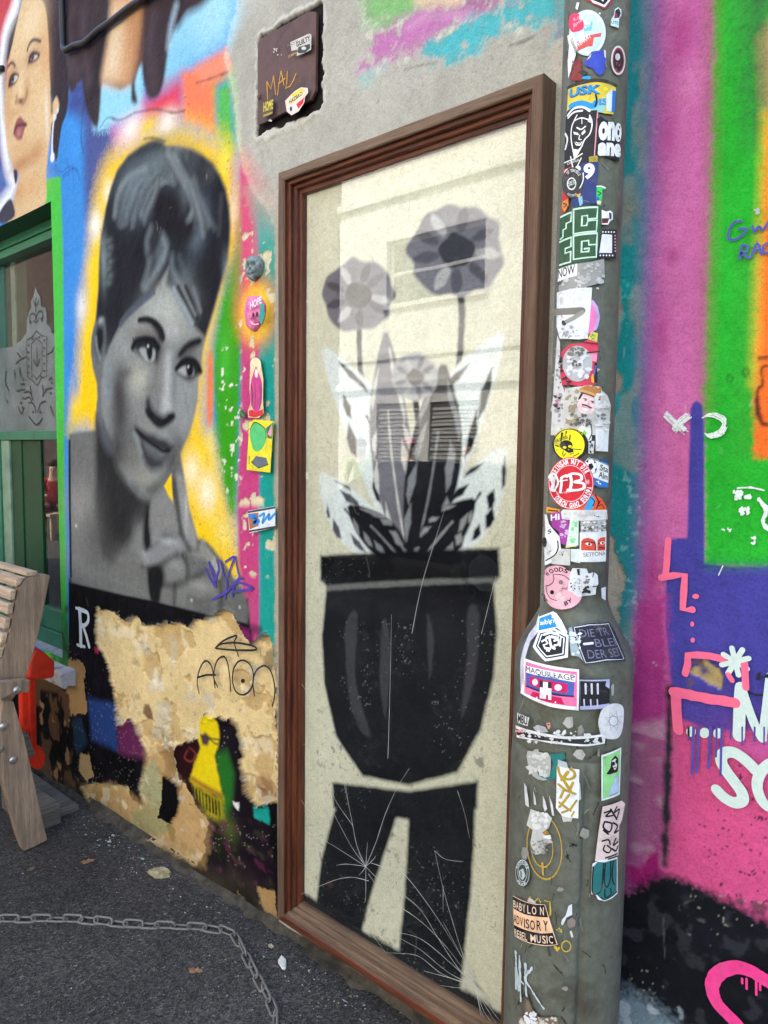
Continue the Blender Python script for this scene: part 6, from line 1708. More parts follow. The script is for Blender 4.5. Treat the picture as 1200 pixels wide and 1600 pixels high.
sticker('P5', [(440, 880), (470, 810), (560, 810), (620, 815), (640, 880), (700, 860), (740, 900), (745, 1010), (690, 1050), (720, 1070), (715, 1150), (640, 1165), (560, 1130), (520, 1180), (470, 1130), (420, 1100), (430, 990)], (216, 218, 218), 'shredded black and white sticker', lambda p: (p.scraps([(450, 930), (560, 1120)], BLACK, 34, 7, 46), p.poly([(515, 820), (545, 815), (548, 900), (525, 895)], BLACK), p.scraps([(560, 1050), (660, 1130)], BLACK, 10, 22, 47), p.stroke([(680, 1045), (745, 1035)], 10, BLACK, 0), p.stroke([(690, 860), (680, 920)], 8, (60, 60, 60), 0), p.scraps([(600, 900), (640, 1000)], (120, 112, 110), 8, 18, 48)))
sticker('P5', [(775, 1070), (825, 1050), (820, 1230), (780, 1200)], (206, 204, 210), 'pale scrap at the edge of the post')
# --- shoulder and upper base
sticker('P6', [(190, 450), (240, 330), (310, 230), (345, 110), (330, 300), (250, 400), (200, 560), (170, 760), (180, 940), (150, 900), (150, 620)], (196, 196, 206), 'peeled silvery backing paper along the shoulder')
sticker('P6', [(270, 460), (330, 300), (470, 262), (600, 330), (590, 560), (380, 605)], WHITE, 'white hexagon sticker with black monogram', lambda p: (p.poly([(298, 450), (345, 318), (470, 285), (578, 352), (562, 540), (390, 578)], BLACK), p.poly([(312, 450), (352, 330), (468, 300), (565, 358), (550, 528), (393, 562)], WHITE), p.poly([(322, 448), (360, 340), (468, 312), (553, 365), (540, 518), (397, 548)], BLACK),
    p.stroke([(380, 330), (440, 305), (510, 325), (505, 365), (450, 350), (400, 365)], 17, WHITE, 0), p.stroke([(425, 350), (440, 450), (470, 470)], 17, WHITE, 0), p.stroke([(360, 400), (390, 380), (410, 420), (370, 440), (385, 470), (430, 475)], 15, WHITE, 0), p.stroke([(470, 390), (510, 380), (505, 430), (470, 440)], 15, WHITE, 0), p.stroke([(530, 355), (520, 440)], 13, WHITE, 0), p.stroke([(400, 495), (415, 485), (420, 498)], 13, WHITE, 0)))
sticker('P6', [(318, 310), (335, 155), (470, 90), (500, 110), (540, 180), (510, 200), (590, 300), (575, 330), (500, 258), (430, 275)], (226, 230, 232), 'torn white-edged blue sticker reading albio', lambda p: (p.poly([(332, 290), (348, 165), (450, 118), (470, 160), (500, 245)], (24, 136, 196)), p.text('albio', (350, 238), (480, 205), (350, 188), WHITE, 0.02)))
sticker('P6', [(600, 260), (640, 240), (740, 610), (690, 550), (620, 540)], (150, 164, 164), 'scuffed pale remnant between two stickers', lambda p: p.scraps([(620, 300), (700, 540)], (206, 212, 210), 24, 22, 49))
sticker('P6', [(630, 245), (780, 205), (950, 195), (1010, 300), (1110, 560), (1115, 600), (940, 595), (745, 630)], (36, 33, 46), 'dark navy rectangular sticker with outlined lettering', lambda p: (p.stroke([(648, 250), (780, 222), (945, 212), (1100, 578), (940, 582), (752, 615), (648, 250)], 6, (196, 196, 206), 0), p.text('DIE TR', (700, 350), (960, 325), (690, 270), (112, 108, 126), 0.0), p.text('BLEI', (842, 450), (1030, 435), (822, 368), (112, 108, 126), 0.0), p.text('DER SEI', (775, 570), (1060, 545), (760, 480), (112, 108, 126), 0.0), p.stroke([(735, 420), (812, 410)], 16, (206, 206, 214), 0)))
sticker('P6', [(195, 580), (450, 650), (692, 682), (686, 1105), (420, 1070), (150, 940), (180, 780)], WHITE, 'white-bordered pink sticker of an audio cassette lettered MAQUILLAGE', lambda p: (
    p.poly([(205, 610), (450, 680), (672, 705), (670, 1065), (430, 1035), (188, 935), (195, 770)], (228, 112, 158)), p.poly([(212, 640), (430, 740), (655, 750), (640, 960), (430, 930), (205, 860)], (72, 96, 170)), p.poly([(205, 650), (430, 700), (660, 735), (655, 812), (430, 770), (205, 725)], (236, 236, 232)), p.poly([(240, 760), (420, 800), (590, 830), (580, 930), (420, 905), (235, 850)], (206, 28, 100)),
    p.oval((288, 822), (26, 34), WHITE), p.oval((500, 870), (34, 34), WHITE), p.poly([(330, 800), (440, 820), (440, 895), (330, 880)], (46, 40, 44)), p.poly([(362, 812), (408, 818), (405, 890), (362, 880)], WHITE), p.poly([(205, 855), (420, 925), (645, 950), (645, 968), (420, 945), (205, 872)], (40, 34, 70)), p.poly([(265, 920), (400, 950), (530, 975), (555, 1045), (400, 1020), (245, 965)], (196, 20, 84)),
    p.poly([(335, 870), (440, 880), (436, 1000), (330, 985)], (226, 224, 226)), p.text('MAQUILLAGE', (208, 722), (650, 806), (208, 655), BLACK, 0.0), p.oval((305, 980), (7, 8), WHITE), p.oval((475, 1022), (7, 8), WHITE)))
sticker('P6', [(695, 785), (970, 782), (965, 1040), (960, 1075), (700, 1095)], (170, 172, 206), 'lilac sticker scribbled over with black bars', lambda p: (p.poly([(700, 800), (940, 800), (930, 850), (968, 880), (968, 1030), (700, 1060)], (34, 32, 36)), *[p.stroke([(750 + 55 * k, 830), (752 + 55 * k, 930)], 14, (206, 208, 224), 0) for k in range(3)], *[p.stroke([(735 + 60 * k, 990), (738 + 60 * k, 1060)], 10, (190, 192, 214), 0) for k in range(3)]))
sticker('P6', [(120, 1145), (235, 1190), (215, 1280), (125, 1245)], (206, 204, 200), 'white scrap with black lettering at the post edge', lambda p: p.text('MBU', (128, 1245), (215, 1270), (130, 1160), BLACK, 0.03))
sticker('P6', [(270, 1290), (310, 1260), (380, 1280), (410, 1330), (350, 1340), (290, 1320)], (172, 172, 172), 'faded grey oval remnant')
sticker('P6', [(390, 1240), (425, 1230), (430, 1300), (405, 1300)], (200, 150, 130), 'tiny torn sticker scrap', lambda p: p.scraps([(400, 1240), (425, 1295)], (170, 50, 40), 4, 9, 50))
sticker('P6', [(865, 1200), (900, 1090), (980, 1035), (1060, 1040), (1095, 1100), (1085, 1280), (1050, 1380), (980, 1400), (900, 1370), (870, 1290)], (206, 206, 206), 'pale grey oval sticker with a star-and-sun line pattern', lambda p: (p.stroke([(985, 1160), (1030, 1175), (1040, 1220), (1015, 1260), (975, 1250), (960, 1205), (985, 1160)], 7, (150, 150, 152), 4), *[p.stroke([(1000 + 45 * math.cos(a), 1210 + 55 * math.sin(a)), (1000 + 85 * math.cos(a + .35), 1210 + 110 * math.sin(a + .35)), (1000 + 45 * math.cos(a + .7), 1210 + 55 * math.sin(a + .7))], 5, (158, 158, 160), 0) for a in [k * 0.785 for k in range(8)]]), sm=3)
sticker('P6', [(110, 1275), (300, 1330), (560, 1370), (900, 1345), (928, 1370), (920, 1440), (760, 1470), (500, 1450), (300, 1420), (120, 1400)], (222, 222, 220), 'torn white band round the base with shredded black lower half', lambda p: (p.poly([(115, 1310), (300, 1360), (560, 1398), (890, 1372), (900, 1430), (740, 1450), (480, 1425), (120, 1372)], (46, 46, 46)), p.scraps([(150, 1320), (880, 1440)], (206, 206, 204), 44, 22, 51), p.scraps([(120, 1320), (180, 1400)], (226, 150, 150), 6, 16, 52)))
# --- lower base
sticker('P7', [(170, 180), (330, 200), (360, 260), (350, 400), (300, 440), (210, 400), (170, 290)], (178, 178, 170), 'scraped grey-white sticker patch', lambda p: p.scraps([(180, 200), (340, 400)], (206, 206, 200), 30, 24, 53), sm=2)
sticker('P7', [(345, 200), (470, 195), (480, 240), (420, 270), (400, 420), (340, 430), (380, 280)], (38, 116, 112), 'teal paint smear')
sticker('P7', [(240, 345), (330, 400), (360, 415), (350, 435), (260, 400)], (44, 120, 120), 'small teal streak')
sticker('P7', [(420, 250), (490, 275), (505, 330), (600, 460), (608, 600), (580, 620), (410, 420)], (176, 186, 186), 'see-through tape remnant behind the gold-tagged label')
sticker('P7', [(410, 310), (595, 335), (585, 770), (455, 755), (402, 680)], (226, 226, 226), 'white label with gold marker strokes', lambda p: (p.stroke([(420, 320), (440, 390), (500, 425), (555, 400), (550, 355), (520, 335)], 18, (176, 146, 50)), p.stroke([(500, 360), (450, 430)], 22, (176, 146, 50), 0), p.stroke([(440, 390), (520, 520)], 22, (176, 146, 50), 0), p.stroke([(425, 470), (480, 520), (560, 552)], 18, (176, 146, 50), 0), p.stroke([(540, 455), (510, 530)], 18, (176, 146, 50), 0), p.stroke([(470, 510), (440, 585)], 16, (176, 146, 50), 0), p.stroke([(510, 560), (470, 620), (430, 670)], 16, (176, 146, 50), 0), p.stroke([(430, 630), (520, 700)], 16, (176, 146, 50), 0), p.stroke([(570, 610), (520, 690), (450, 720)], 14, (176, 146, 50), 0), p.stroke([(550, 710), (530, 750)], 12, (176, 146, 50), 0)))
sticker('P7', [(775, 210), (940, 140), (925, 560), (775, 615)], (222, 224, 222), 'white-bordered green sticker of a long-haired figure in sunglasses', lambda p: (p.poly([(786, 222), (930, 162), (917, 548), (786, 598)], (142, 206, 132)), p.poly([(890, 380), (915, 400), (912, 540), (830, 572), (850, 520), (885, 440)], (176, 190, 226)), p.poly([(850, 380), (815, 378), (850, 320), (858, 250), (890, 212), (914, 240), (912, 330), (905, 360), (890, 340), (870, 370)], (36, 24, 34)), p.poly([(862, 260), (890, 240), (908, 260), (900, 320), (884, 345), (868, 310)], (226, 214, 206)), p.oval((874, 285), (13, 18), BLACK), p.oval((899, 268), (10, 18), BLACK), p.stroke([(878, 322), (894, 316)], 5, BLACK, 0), p.text('no Name', (846, 575), (905, 545), (842, 562), (60, 60, 90), 0.0), p.text('16', (792, 240), (812, 232), (792, 228), (40, 60, 40), 0.0)))
sticker('P7', [(785, 665), (940, 615), (970, 645), (945, 780), (920, 840), (912, 1110), (720, 1150), (750, 890)], (222, 200, 190), 'pale pink strip with black vertical graffiti letters', lambda p: (
    p.stroke([(800, 720), (860, 700), (810, 750), (870, 745)], 12, BLACK), p.stroke([(850, 690), (900, 780)], 12, BLACK, 0), p.stroke([(900, 670), (880, 720), (920, 690), (905, 760)], 10, BLACK), p.stroke([(800, 800), (790, 850), (840, 890), (860, 820), (810, 800)], 12, BLACK), p.stroke([(870, 810), (905, 840), (880, 900), (910, 880)], 11, BLACK), p.stroke([(790, 875), (830, 910)], 11, BLACK, 0), p.stroke([(780, 970), (830, 960), (845, 1000)], 11, BLACK), p.stroke([(890, 950), (870, 1010), (905, 980)], 11, BLACK), p.stroke([(800, 1010), (790, 1050), (830, 1075), (850, 1040), (820, 1010)], 10, BLACK), p.stroke([(860, 1040), (890, 1060), (905, 1020)], 10, BLACK), p.stroke([(805, 1120), (900, 1085)], 10, BLACK, 0), p.stroke([(830, 1130), (905, 1105)], 9, BLACK, 0)))
sticker('P7', [(700, 1170), (760, 1140), (850, 1130), (905, 1115), (905, 1440), (860, 1480), (800, 1505), (745, 1490), (725, 1450), (688, 1440), (690, 1330)], (226, 226, 224), 'white-edged teal sticker of fat bubble letters', lambda p: (p.poly([(706, 1200), (740, 1155), (790, 1160), (785, 1300), (800, 1160), (850, 1145), (900, 1130), (898, 1425), (850, 1465), (800, 1490), (755, 1470), (770, 1420), (730, 1440), (696, 1420), (700, 1300)], (40, 112, 110), 0), p.stroke([(706, 1200), (698, 1330), (700, 1425), (735, 1440), (772, 1400), (785, 1270), (790, 1165)], 9, BLACK), p.stroke([(805, 1170), (795, 1330), (820, 1380), (845, 1300), (850, 1150)], 9, BLACK), p.stroke([(870, 1150), (860, 1300), (880, 1360)], 9, BLACK), p.stroke([(800, 1400), (805, 1470), (850, 1440), (845, 1390)], 8, BLACK), p.stroke([(765, 1470), (800, 1490), (855, 1462), (898, 1425)], 8, BLACK)))
sticker('P7', None, (58, 66, 62), 'dark oval badge sticker with a white ring and emblem', lambda p: (p.oval((125, 1265), (58, 118), (196, 204, 200), ring=0.06), p.oval((125, 1265), (40, 84), (176, 186, 182), ring=0.10), p.poly([(95, 1250), (130, 1225), (150, 1290), (125, 1330), (100, 1300)], (176, 186, 182)), p.poly([(108, 1245), (118, 1250), (120, 1310), (110, 1300)], BLACK), p.arc_text('HARDCORE', (125, 1265), (49, 101), -70, 70, 20, (206, 212, 208)), p.arc_text('PRIDE', (125, 1265), (49, 101), 230, 140, 20, (206, 212, 208), flip=True)), oval=((125, 1265), (63, 125)))
sticker('P7', [(195, 695), (340, 740), (370, 770), (340, 860), (290, 900), (380, 985), (320, 1000), (300, 1080), (230, 1100), (190, 1000), (210, 880), (160, 840)], (190, 190, 184), 'long ragged scrap of white paper', lambda p: (p.scraps([(200, 720), (330, 860)], (216, 216, 212), 24, 24, 54), p.scraps([(210, 940), (330, 1080)], (140, 138, 130), 20, 16, 55), p.poly([(300, 920), (360, 915), (365, 950), (305, 945)], (230, 230, 228))))
for k, (pts) in enumerate(([(140, 460), (160, 500), (175, 600), (180, 680), (150, 660)], [(215, 530), (235, 600), (240, 660), (222, 650)], [(295, 570), (315, 620), (330, 690), (310, 715), (295, 660)], [(345, 565), (375, 650), (388, 750), (370, 745)])):
    sticker('P7', pts, (204, 202, 198), 'narrow sliver of torn paper')
# gold rings and marks in paint marker
pm_ = Print(PS, 'P7', DOOR_LIFT + 0.0012)
GOLD = (186, 152, 60)
pm_.oval((300, 1040), (150, 290), GOLD, -0.08, 40, 0.055).done('marker_ring', post, 'outer gold paint-marker ring')
pm_ = Print(PS, 'P7', DOOR_LIFT + 0.0012)
pm_.oval((280, 1040), (95, 180), GOLD, -0.08, 36, 0.07).done('marker_ring', post, 'inner gold paint-marker ring')
pm_ = Print(PS, 'P7', DOOR_LIFT + 0.0012)
pm_.stroke([(270, 880), (300, 905), (310, 940)], 22, (206, 150, 50), 3, jag=.5).stroke([(285, 1180), (290, 1280)], 14, GOLD, 0, jag=.5).stroke([(285, 1210), (320, 1215)], 10, GOLD, 0, jag=.5)
pm_.stroke([(160, 1520), (180, 1480), (205, 1530), (250, 1490), (265, 1525)], 8, (196, 170, 50), 0, jag=.5).stroke([(300, 1510), (345, 1520), (350, 1600), (345, 1640)], 9, (196, 170, 50), 0, jag=.5)
pm_.scraps([(500, 990), (570, 1030)], BLACK, 12, 9, 56).scraps([(485, 1100), (515, 1135)], BLACK, 6, 10, 57)
pm_.done('marker_drawing', post, 'scratchy gold and black marker marks')['kind'] = 'stuff'
# --- foot of the picture
sticker('P8', [(60, 125), (180, 180), (300, 205), (395, 205), (440, 370), (525, 665), (400, 680), (230, 655), (75, 585), (70, 400)], (30, 26, 26), 'black and peach warning-style sticker reading Babylon Advisory Rebel Music', lambda p: (
    p.stroke([(62, 132), (180, 187), (300, 212), (392, 212), (436, 370), (520, 660), (400, 674), (230, 650), (80, 582)], 5, (222, 190, 160), 0), p.poly([(62, 270), (180, 330), (300, 350), (428, 355), (478, 525), (360, 540), (220, 515), (68, 455)], (236, 190, 150)),
    *[p.text(ch, (x, y), (x + w, y + 6), (x - 2, y - h), (236, 206, 180), 0.01) for ch, x, y, w, h in zip('BABYLON', (66, 94, 128, 160, 212, 260, 345), (258, 275, 292, 305, 318, 325, 328), (24, 26, 28, 32, 34, 46, 40), (80, 85, 88, 90, 90, 90, 92))],
    *[p.text(ch, (x, y), (x + w, y + 6), (x - 2, y - h), BLACK, 0.01) for ch, x, y, w, h in zip('ADVISORY', (70, 102, 136, 178, 196, 242, 310, 378), (430, 448, 462, 478, 486, 498, 502, 500), (28, 28, 32, 10, 38, 50, 48, 50), (96, 100, 102, 104, 108, 110, 112, 114))],
    *[p.text(ch, (x, y), (x + w, y + 6), (x - 4, y - h), (236, 206, 180), 0.01) for ch, x, y, w, h in zip('REBELMUSIC', (82, 108, 136, 162, 188, 248, 312, 370, 414, 438), (575, 590, 602, 612, 620, 632, 640, 644, 642, 640), (22, 22, 22, 20, 24, 54, 42, 36, 10, 42), (76, 78, 80, 82, 84, 84, 86, 88, 88, 86))]))
sticker('P8', [(640, 220), (675, 200), (678, 320), (620, 350), (580, 440), (562, 430), (570, 380), (610, 330)], (214, 216, 222), 'small white torn strip beside the warning sticker')
sticker('P8', [(650, 510), (670, 500), (690, 570), (670, 580)], (206, 206, 206), 'tiny white scrap')
sticker('P8', [(625, 385), (680, 350), (715, 390), (705, 450), (650, 470), (625, 430)], (132, 118, 112), 'worn greyish blot of old glue')
sticker('P8', [(190, 1280), (230, 1310), (260, 1400), (320, 1480), (530, 1480), (530, 1640), (120, 1640), (110, 1500), (190, 1470)], (122, 104, 84), 'brown and white torn paper at the foot', lambda p: (p.scraps([(130, 1480), (510, 1600)], (196, 190, 180), 34, 26, 58), p.scraps([(190, 1430), (300, 1600)], (226, 226, 226), 26, 30, 59)))
pm_ = Print(PS, 'P8', DOOR_LIFT + 0.0014)
WS = (184, 194, 196)
for p_ in ([(72, 770), (75, 900), (85, 1040), (100, 1200)], [(112, 820), (115, 960), (120, 1120), (122, 1320)], [(178, 900), (172, 1000), (180, 1100), (190, 1260)], [(245, 940), (200, 1010), (175, 1080), (230, 1170), (300, 1290), (370, 1400)], [(100, 1060), (150, 1120)], [(70, 960), (72, 1180)]):
    pm_.stroke(p_, 17, WS, 4, jag=.7)
pm_.oval((615, 690), (55, 68), (196, 168, 60), 0, 24, 0.22).stroke([(500, 700), (520, 740), (535, 710)], 22, (206, 170, 60), 2, jag=.5).scraps([(500, 490), (570, 530)], (186, 166, 90), 7, 12, 60)
pm_.done('marker_drawing', post, 'pale blue-grey and yellow marker scrawl')['kind'] = 'stuff'

# ================================================================== things fixed to the wall
WS0 = Flat(-0.0065)


def paint_mark(name, zt, label, fn, lift=0.0006, parent=None, surf=None):
    p = Print(surf or WS0, zt, lift)
    fn(p)
    return p.done(name, parent or wall, label)


def paint_each(name, zt, label, fns):
    for k, fn in enumerate(fns):
        o = paint_mark(name, zt, label, fn, 0.0006 + 0.0001 * k)


PUR_M = mat_flat((70, 58, 150), 0.5, 0.1); WHT = mat_dirty('dry_white_paint', (216, 222, 214), (150, 170, 150), 0.6, 40, (0.55, 0.75), 0.0008, rgb2=(196, 206, 198))
BLK = mat_flat((24, 22, 24), 0.45, 0.2)
MINT = mat_dirty('mint_white_paint', (206, 220, 210), (180, 200, 190), 0.6, 20, (0.55, 0.8), 0.0008, rgb2=(190, 206, 198))
PKM = mat_dirty('coral_pink_paint', (238, 104, 134), (222, 80, 130), 0.6, 20, (0.5, 0.8), 0.0008, rgb2=(230, 98, 130))
paint_mark('graffiti_tag', 'D', 'violet scribbled tag over the portrait', lambda p: [p.stroke(q, 11, PUR_M, 4, jag=.2) for q in (
    [(880, 510), (915, 580), (950, 630), (925, 540), (905, 470), (940, 540), (950, 585)], [(955, 460), (968, 520), (945, 580)], [(978, 465), (1000, 560), (1020, 600), (1005, 700)], [(1010, 470), (1065, 440), (1045, 500), (1025, 560)], [(1072, 440), (1085, 520), (1095, 570), (1060, 605)], [(1118, 572), (1070, 600), (1050, 690)],
    [(930, 705), (1010, 662), (1090, 600), (1180, 640), (1110, 650), (1050, 660)])])
paint_mark('graffiti_tag', 'Q', 'black bubble-lettered amon tag with an arrow on the bare plaster', lambda p: [p.stroke(q, 7, BLK, 6, jag=.12) for q in (
    [(708, 458), (699, 400), (712, 335), (740, 296), (768, 318), (780, 370), (788, 430)], [(700, 380), (740, 368), (790, 366)], [(800, 426), (781, 372), (796, 300), (830, 274), (850, 305), (862, 380), (866, 446)], [(875, 400), (880, 340), (905, 300), (940, 296), (972, 330), (980, 390), (965, 440), (930, 466), (893, 450), (876, 405)],
    [(985, 470), (978, 400), (995, 345), (1035, 320), (1068, 350), (1086, 420), (1085, 480), (1074, 522)], [(790, 232), (830, 196), (896, 170), (885, 205), (905, 272)], [(794, 234), (880, 242), (985, 242), (988, 226), (940, 212), (880, 205), (820, 212), (796, 228)])] + [p.oval((928, 396), (10, 11), BLK)])
paint_mark('painted_letter', 'D', 'white serif capital R on the black band', lambda p: (p.stroke([(98, 770), (104, 860), (106, 992)], 24, (206, 212, 212), 0), p.stroke([(76, 760), (125, 772)], 12, (206, 212, 212), 0), p.stroke([(84, 990), (130, 1002)], 12, (206, 212, 212), 0), p.stroke([(110, 772), (148, 792), (152, 840), (130, 868), (108, 870)], 17, (206, 212, 212)), p.stroke([(118, 868), (140, 930), (158, 1000)], 18, (206, 212, 212), 0)))
paint_mark('graffiti_letters', 'N', 'mint-white capital N with a rounded foot', lambda p: (p.stroke([(790, 470), (780, 600), (772, 850)], 92, MINT, 4), p.stroke([(796, 480), (850, 640), (905, 780), (955, 868)], 68, MINT, 4), p.stroke([(955, 865), (985, 640), (1010, 430), (1020, 380)], 62, MINT, 4)))
paint_mark('graffiti_letters', 'N', 'mint-white S and O below the N', lambda p: (p.stroke([(905, 1118), (860, 1070), (790, 1010), (720, 975), (650, 990), (636, 1050), (680, 1130), (740, 1210), (795, 1290), (800, 1350), (740, 1370), (660, 1330), (600, 1270)], 92, MINT, 6, rise=0.0004), p.stroke([(1100, 1040), (1010, 1070), (940, 1140), (915, 1240), (950, 1350), (1010, 1405), (1100, 1420)], 84, MINT, 6)))
paint_mark('graffiti_flower', 'N', 'mint-white eight-armed asterisk flower', lambda p: [p.stroke([(745, 268), (745 + 108 * math.cos(a), 268 + 108 * math.sin(a))], 42, MINT, 0) for a in [0.785 * k + 0.55 for k in range(8)]])
paint_each('graffiti_dot', 'N', 'mint-white dot in a row of three', [lambda p, c=c: p.oval(c, (38, 40), MINT) for c in ((400, 815), (505, 825), (610, 828))])
paint_each('paint_drip', 'N', 'purple paint run below the dots', [lambda p, d_=d_: p.stroke([(d_[0], 780), (d_[0] - d_[1], d_[2])], d_[3], (78, 74, 160), 0) for d_ in ((380, 0, 880, 16), (420, 12, 1145, 22), (462, 16, 1130, 18), (552, 16, 1100, 20), (600, 6, 1010, 16), (640, 10, 1150, 18), (708, 0, 870, 14), (800, 0, 925, 12), (898, 4, 890, 14), (972, 2, 915, 12))])
paint_mark('graffiti_smile', 'N', 'black smile with two eyes', lambda p: (p.stroke([(832, 490), (880, 520), (950, 530), (1010, 518)], 14, BLK), p.poly([(905, 412), (920, 355), (942, 352), (938, 415)], BLK), p.poly([(968, 395), (980, 370), (1010, 360), (1010, 395)], BLK)))
paint_each('pink_line', 'J', 'coral pink stepped line and dots on the purple', (lambda p: p.stroke([(733, 612), (728, 690), (718, 770)], 30, PKM, 3, jag=.15), lambda p: p.stroke([(700, 788), (760, 778), (812, 776), (806, 850), (800, 935), (845, 938)], 32, PKM, 0, jag=.15), lambda p: p.oval((862, 875), (16, 12), PKM), lambda p: p.oval((846, 1005), (9, 12), PKM), lambda p: p.oval((848, 1080), (10, 12), PKM)))
paint_each('pink_line', 'N', 'coral pink sprayed line round the gold chip', (lambda p: p.stroke([(355, 360), (372, 290), (375, 220), (450, 215), (540, 225), (650, 248)], 56, PKM, 0, jag=.15), lambda p: p.stroke([(815, 280), (822, 380), (828, 470)], 56, PKM, 0, jag=.1), lambda p: p.stroke([(690, 370), (720, 415)], 40, PKM, 0), lambda p: p.stroke([(285, 520), (285, 640), (300, 800)], 82, PKM, 0, jag=.1), lambda p: p.stroke([(265, 505), (400, 530), (560, 560), (740, 590)], 80, PKM, 4, jag=.1)))
paint_mark('pink_letter', 'L', 'hot pink hooked letter stroke on the black', lambda p: (p.stroke([(1230, 570), (1180, 540), (1110, 500), (1040, 490), (975, 520), (950, 580), (975, 650), (1040, 720), (1100, 790)], 62, (232, 64, 138), 6, jag=.05), *[p.stroke([(x, 540), (x, y)], 10, (232, 64, 138), 0) for x, y in ((1085, 560), (1105, 585), (1148, 612), (1165, 590))]))
def dry(p, pts, w, n, col, seed):
    """one brush stroke as the separate tracks of its bristles"""
    r_ = random.Random(seed)
    for k in range(n):
        o_ = (k / (n - 1) - 0.5) * w
        q = [(x + o_ * 0.7 + r_.uniform(-1, 1), y + o_ * 0.7 * (-1 if pts[-1][0] > pts[0][0] else 1) + r_.uniform(-1, 1)) for x, y in pts]
        a_, b_ = r_.uniform(0, .12), r_.uniform(.8, 1)
        q = smooth(np.array(q), 6, False)
        q = q[int(a_ * len(q)):max(int(b_ * len(q)), 3)]
        p.stroke([tuple(v) for v in q], w / n * r_.uniform(.6, 1.5), col, 0, jag=.8)


paint_mark('white_scrawl', 'J', 'dry white painted XO', lambda p: (dry(p, [(718, 18), (760, 60), (828, 114)], 30, 8, WHT, 1), dry(p, [(832, 24), (790, 60), (756, 104)], 30, 8, WHT, 2), dry(p, [(902, 30), (945, 24), (992, 46), (1002, 74)], 24, 7, WHT, 3), dry(p, [(1002, 74), (978, 108), (930, 124), (902, 112)], 26, 7, WHT, 4)))
paint_mark('white_scrawl', 'J', 'worn white smears on the green band', lambda p: (p.scraps([(1040, 380), (1110, 415)], WHT, 9, 16, 61), p.scraps([(1070, 460), (1110, 495)], WHT, 7, 13, 62), p.stroke([(1160, 420), (1195, 470), (1175, 520), (1200, 560)], 20, WHT, 4, jag=.5), p.stroke([(1060, 368), (1120, 365), (1180, 378)], 10, WHT, 3, jag=.5), p.scraps([(965, 556), (1025, 572)], WHT, 7, 7, 63), p.scraps([(1120, 600), (1150, 640)], WHT, 6, 11, 64), p.stroke([(970, 775), (990, 732)], 5, WHT, 0)))['kind'] = 'stuff'
paint_mark('marker_writing', 'O', 'violet marker handwriting on the green band', lambda p: [p.stroke(q, 12, (70, 74, 160), 4, jag=.12) for q in ([(412, 145), (372, 155), (346, 200), (350, 236), (385, 236), (420, 212), (438, 184), (400, 186)], [(465, 170), (478, 200), (498, 172), (518, 190), (545, 152)], [(402, 336), (408, 296), (412, 268), (442, 272), (436, 300), (408, 306), (452, 330)], [(462, 322), (490, 256), (512, 312)], [(474, 294), (508, 288)], [(556, 250), (524, 268), (520, 300), (550, 306)])])
paint_mark('paint_stain', 'O', 'grey smudge above the handwriting', lambda p: p.scraps([(465, 85), (505, 105)], (160, 170, 160), 6, 10, 65))

# --- stickers on the wall near the frame
sticker('S', [(50, 1035), (62, 830), (75, 640), (110, 618), (275, 630), (262, 830), (248, 1058)], (226, 212, 40), 'yellow sticker with green and pink shapes on the teal band', lambda p: (p.poly([(80, 700), (120, 640), (200, 690), (215, 770), (180, 860), (120, 880), (85, 800)], (84, 186, 110), 4), p.poly([(210, 690), (272, 640), (262, 780), (225, 770)], (30, 120, 70)), p.poly([(225, 740), (262, 650), (258, 760)], (232, 150, 180)), p.poly([(90, 970), (130, 920), (215, 935), (232, 990), (150, 1022)], (96, 104, 116)), p.text('TRIBE', (66, 990), (70, 920), (76, 990), BLACK), p.stroke([(80, 700), (120, 640), (200, 690), (215, 770)], 6, BLACK), p.stroke([(90, 970), (150, 1022), (232, 990)], 5, BLACK, 0)), surf=WS0, parent=wall, name='wall_sticker')
sticker('S', [(60, 1375), (290, 1335), (290, 1515), (75, 1560)], (214, 222, 226), 'small sticker of a blue graffitied train carriage', lambda p: (p.poly([(60, 1378), (290, 1338), (290, 1356), (62, 1396)], (70, 66, 66)), p.poly([(62, 1400), (150, 1390), (150, 1500), (78, 1530)], (176, 110, 50)), p.stroke([(80, 1420), (130, 1430), (110, 1480), (150, 1460)], 30, (46, 126, 206)), p.stroke([(160, 1420), (200, 1400), (180, 1480), (240, 1400), (235, 1450), (285, 1400)], 18, (60, 150, 214)), p.stroke([(75, 1545), (290, 1508)], 12, (60, 58, 58), 0)), surf=WS0, parent=wall, name='wall_sticker')
sticker('S', [(120, 105), (165, 130), (175, 190), (190, 280), (188, 480), (195, 560), (150, 605), (65, 600), (60, 550), (85, 480), (75, 360), (80, 200)], (226, 196, 150), 'cut-out paste-up of a robed saint in pink with a pale halo', lambda p: (p.oval((126, 165), (46, 62), (230, 214, 170)), p.poly([(85, 320), (110, 230), (130, 175), (150, 230), (180, 320), (178, 460), (150, 552), (110, 545), (84, 450)], (196, 62, 128), 3), p.poly([(118, 230), (128, 192), (146, 215), (142, 270), (122, 265)], (222, 214, 210)), p.stroke([(90, 330), (100, 430), (95, 500)], 14, (96, 70, 84)), p.stroke([(165, 330), (168, 430), (160, 520)], 12, (110, 76, 96)), p.poly([(66, 545), (100, 535), (125, 560), (190, 530), (188, 575), (130, 600), (72, 590)], (206, 44, 48)), p.stroke([(120, 300), (125, 420), (118, 530)], 6, (150, 40, 96))), surf=WS0, parent=wall, name='wall_sticker')
sticker('S', [(0, 545), (20, 530), (38, 560), (36, 600), (10, 612), (-8, 590)], (40, 92, 56), 'small dark green bug-like sticker', lambda p: p.stroke([(2, 560), (28, 590)], 6, (110, 150, 60), 0), surf=WS0, parent=wall, name='wall_sticker')

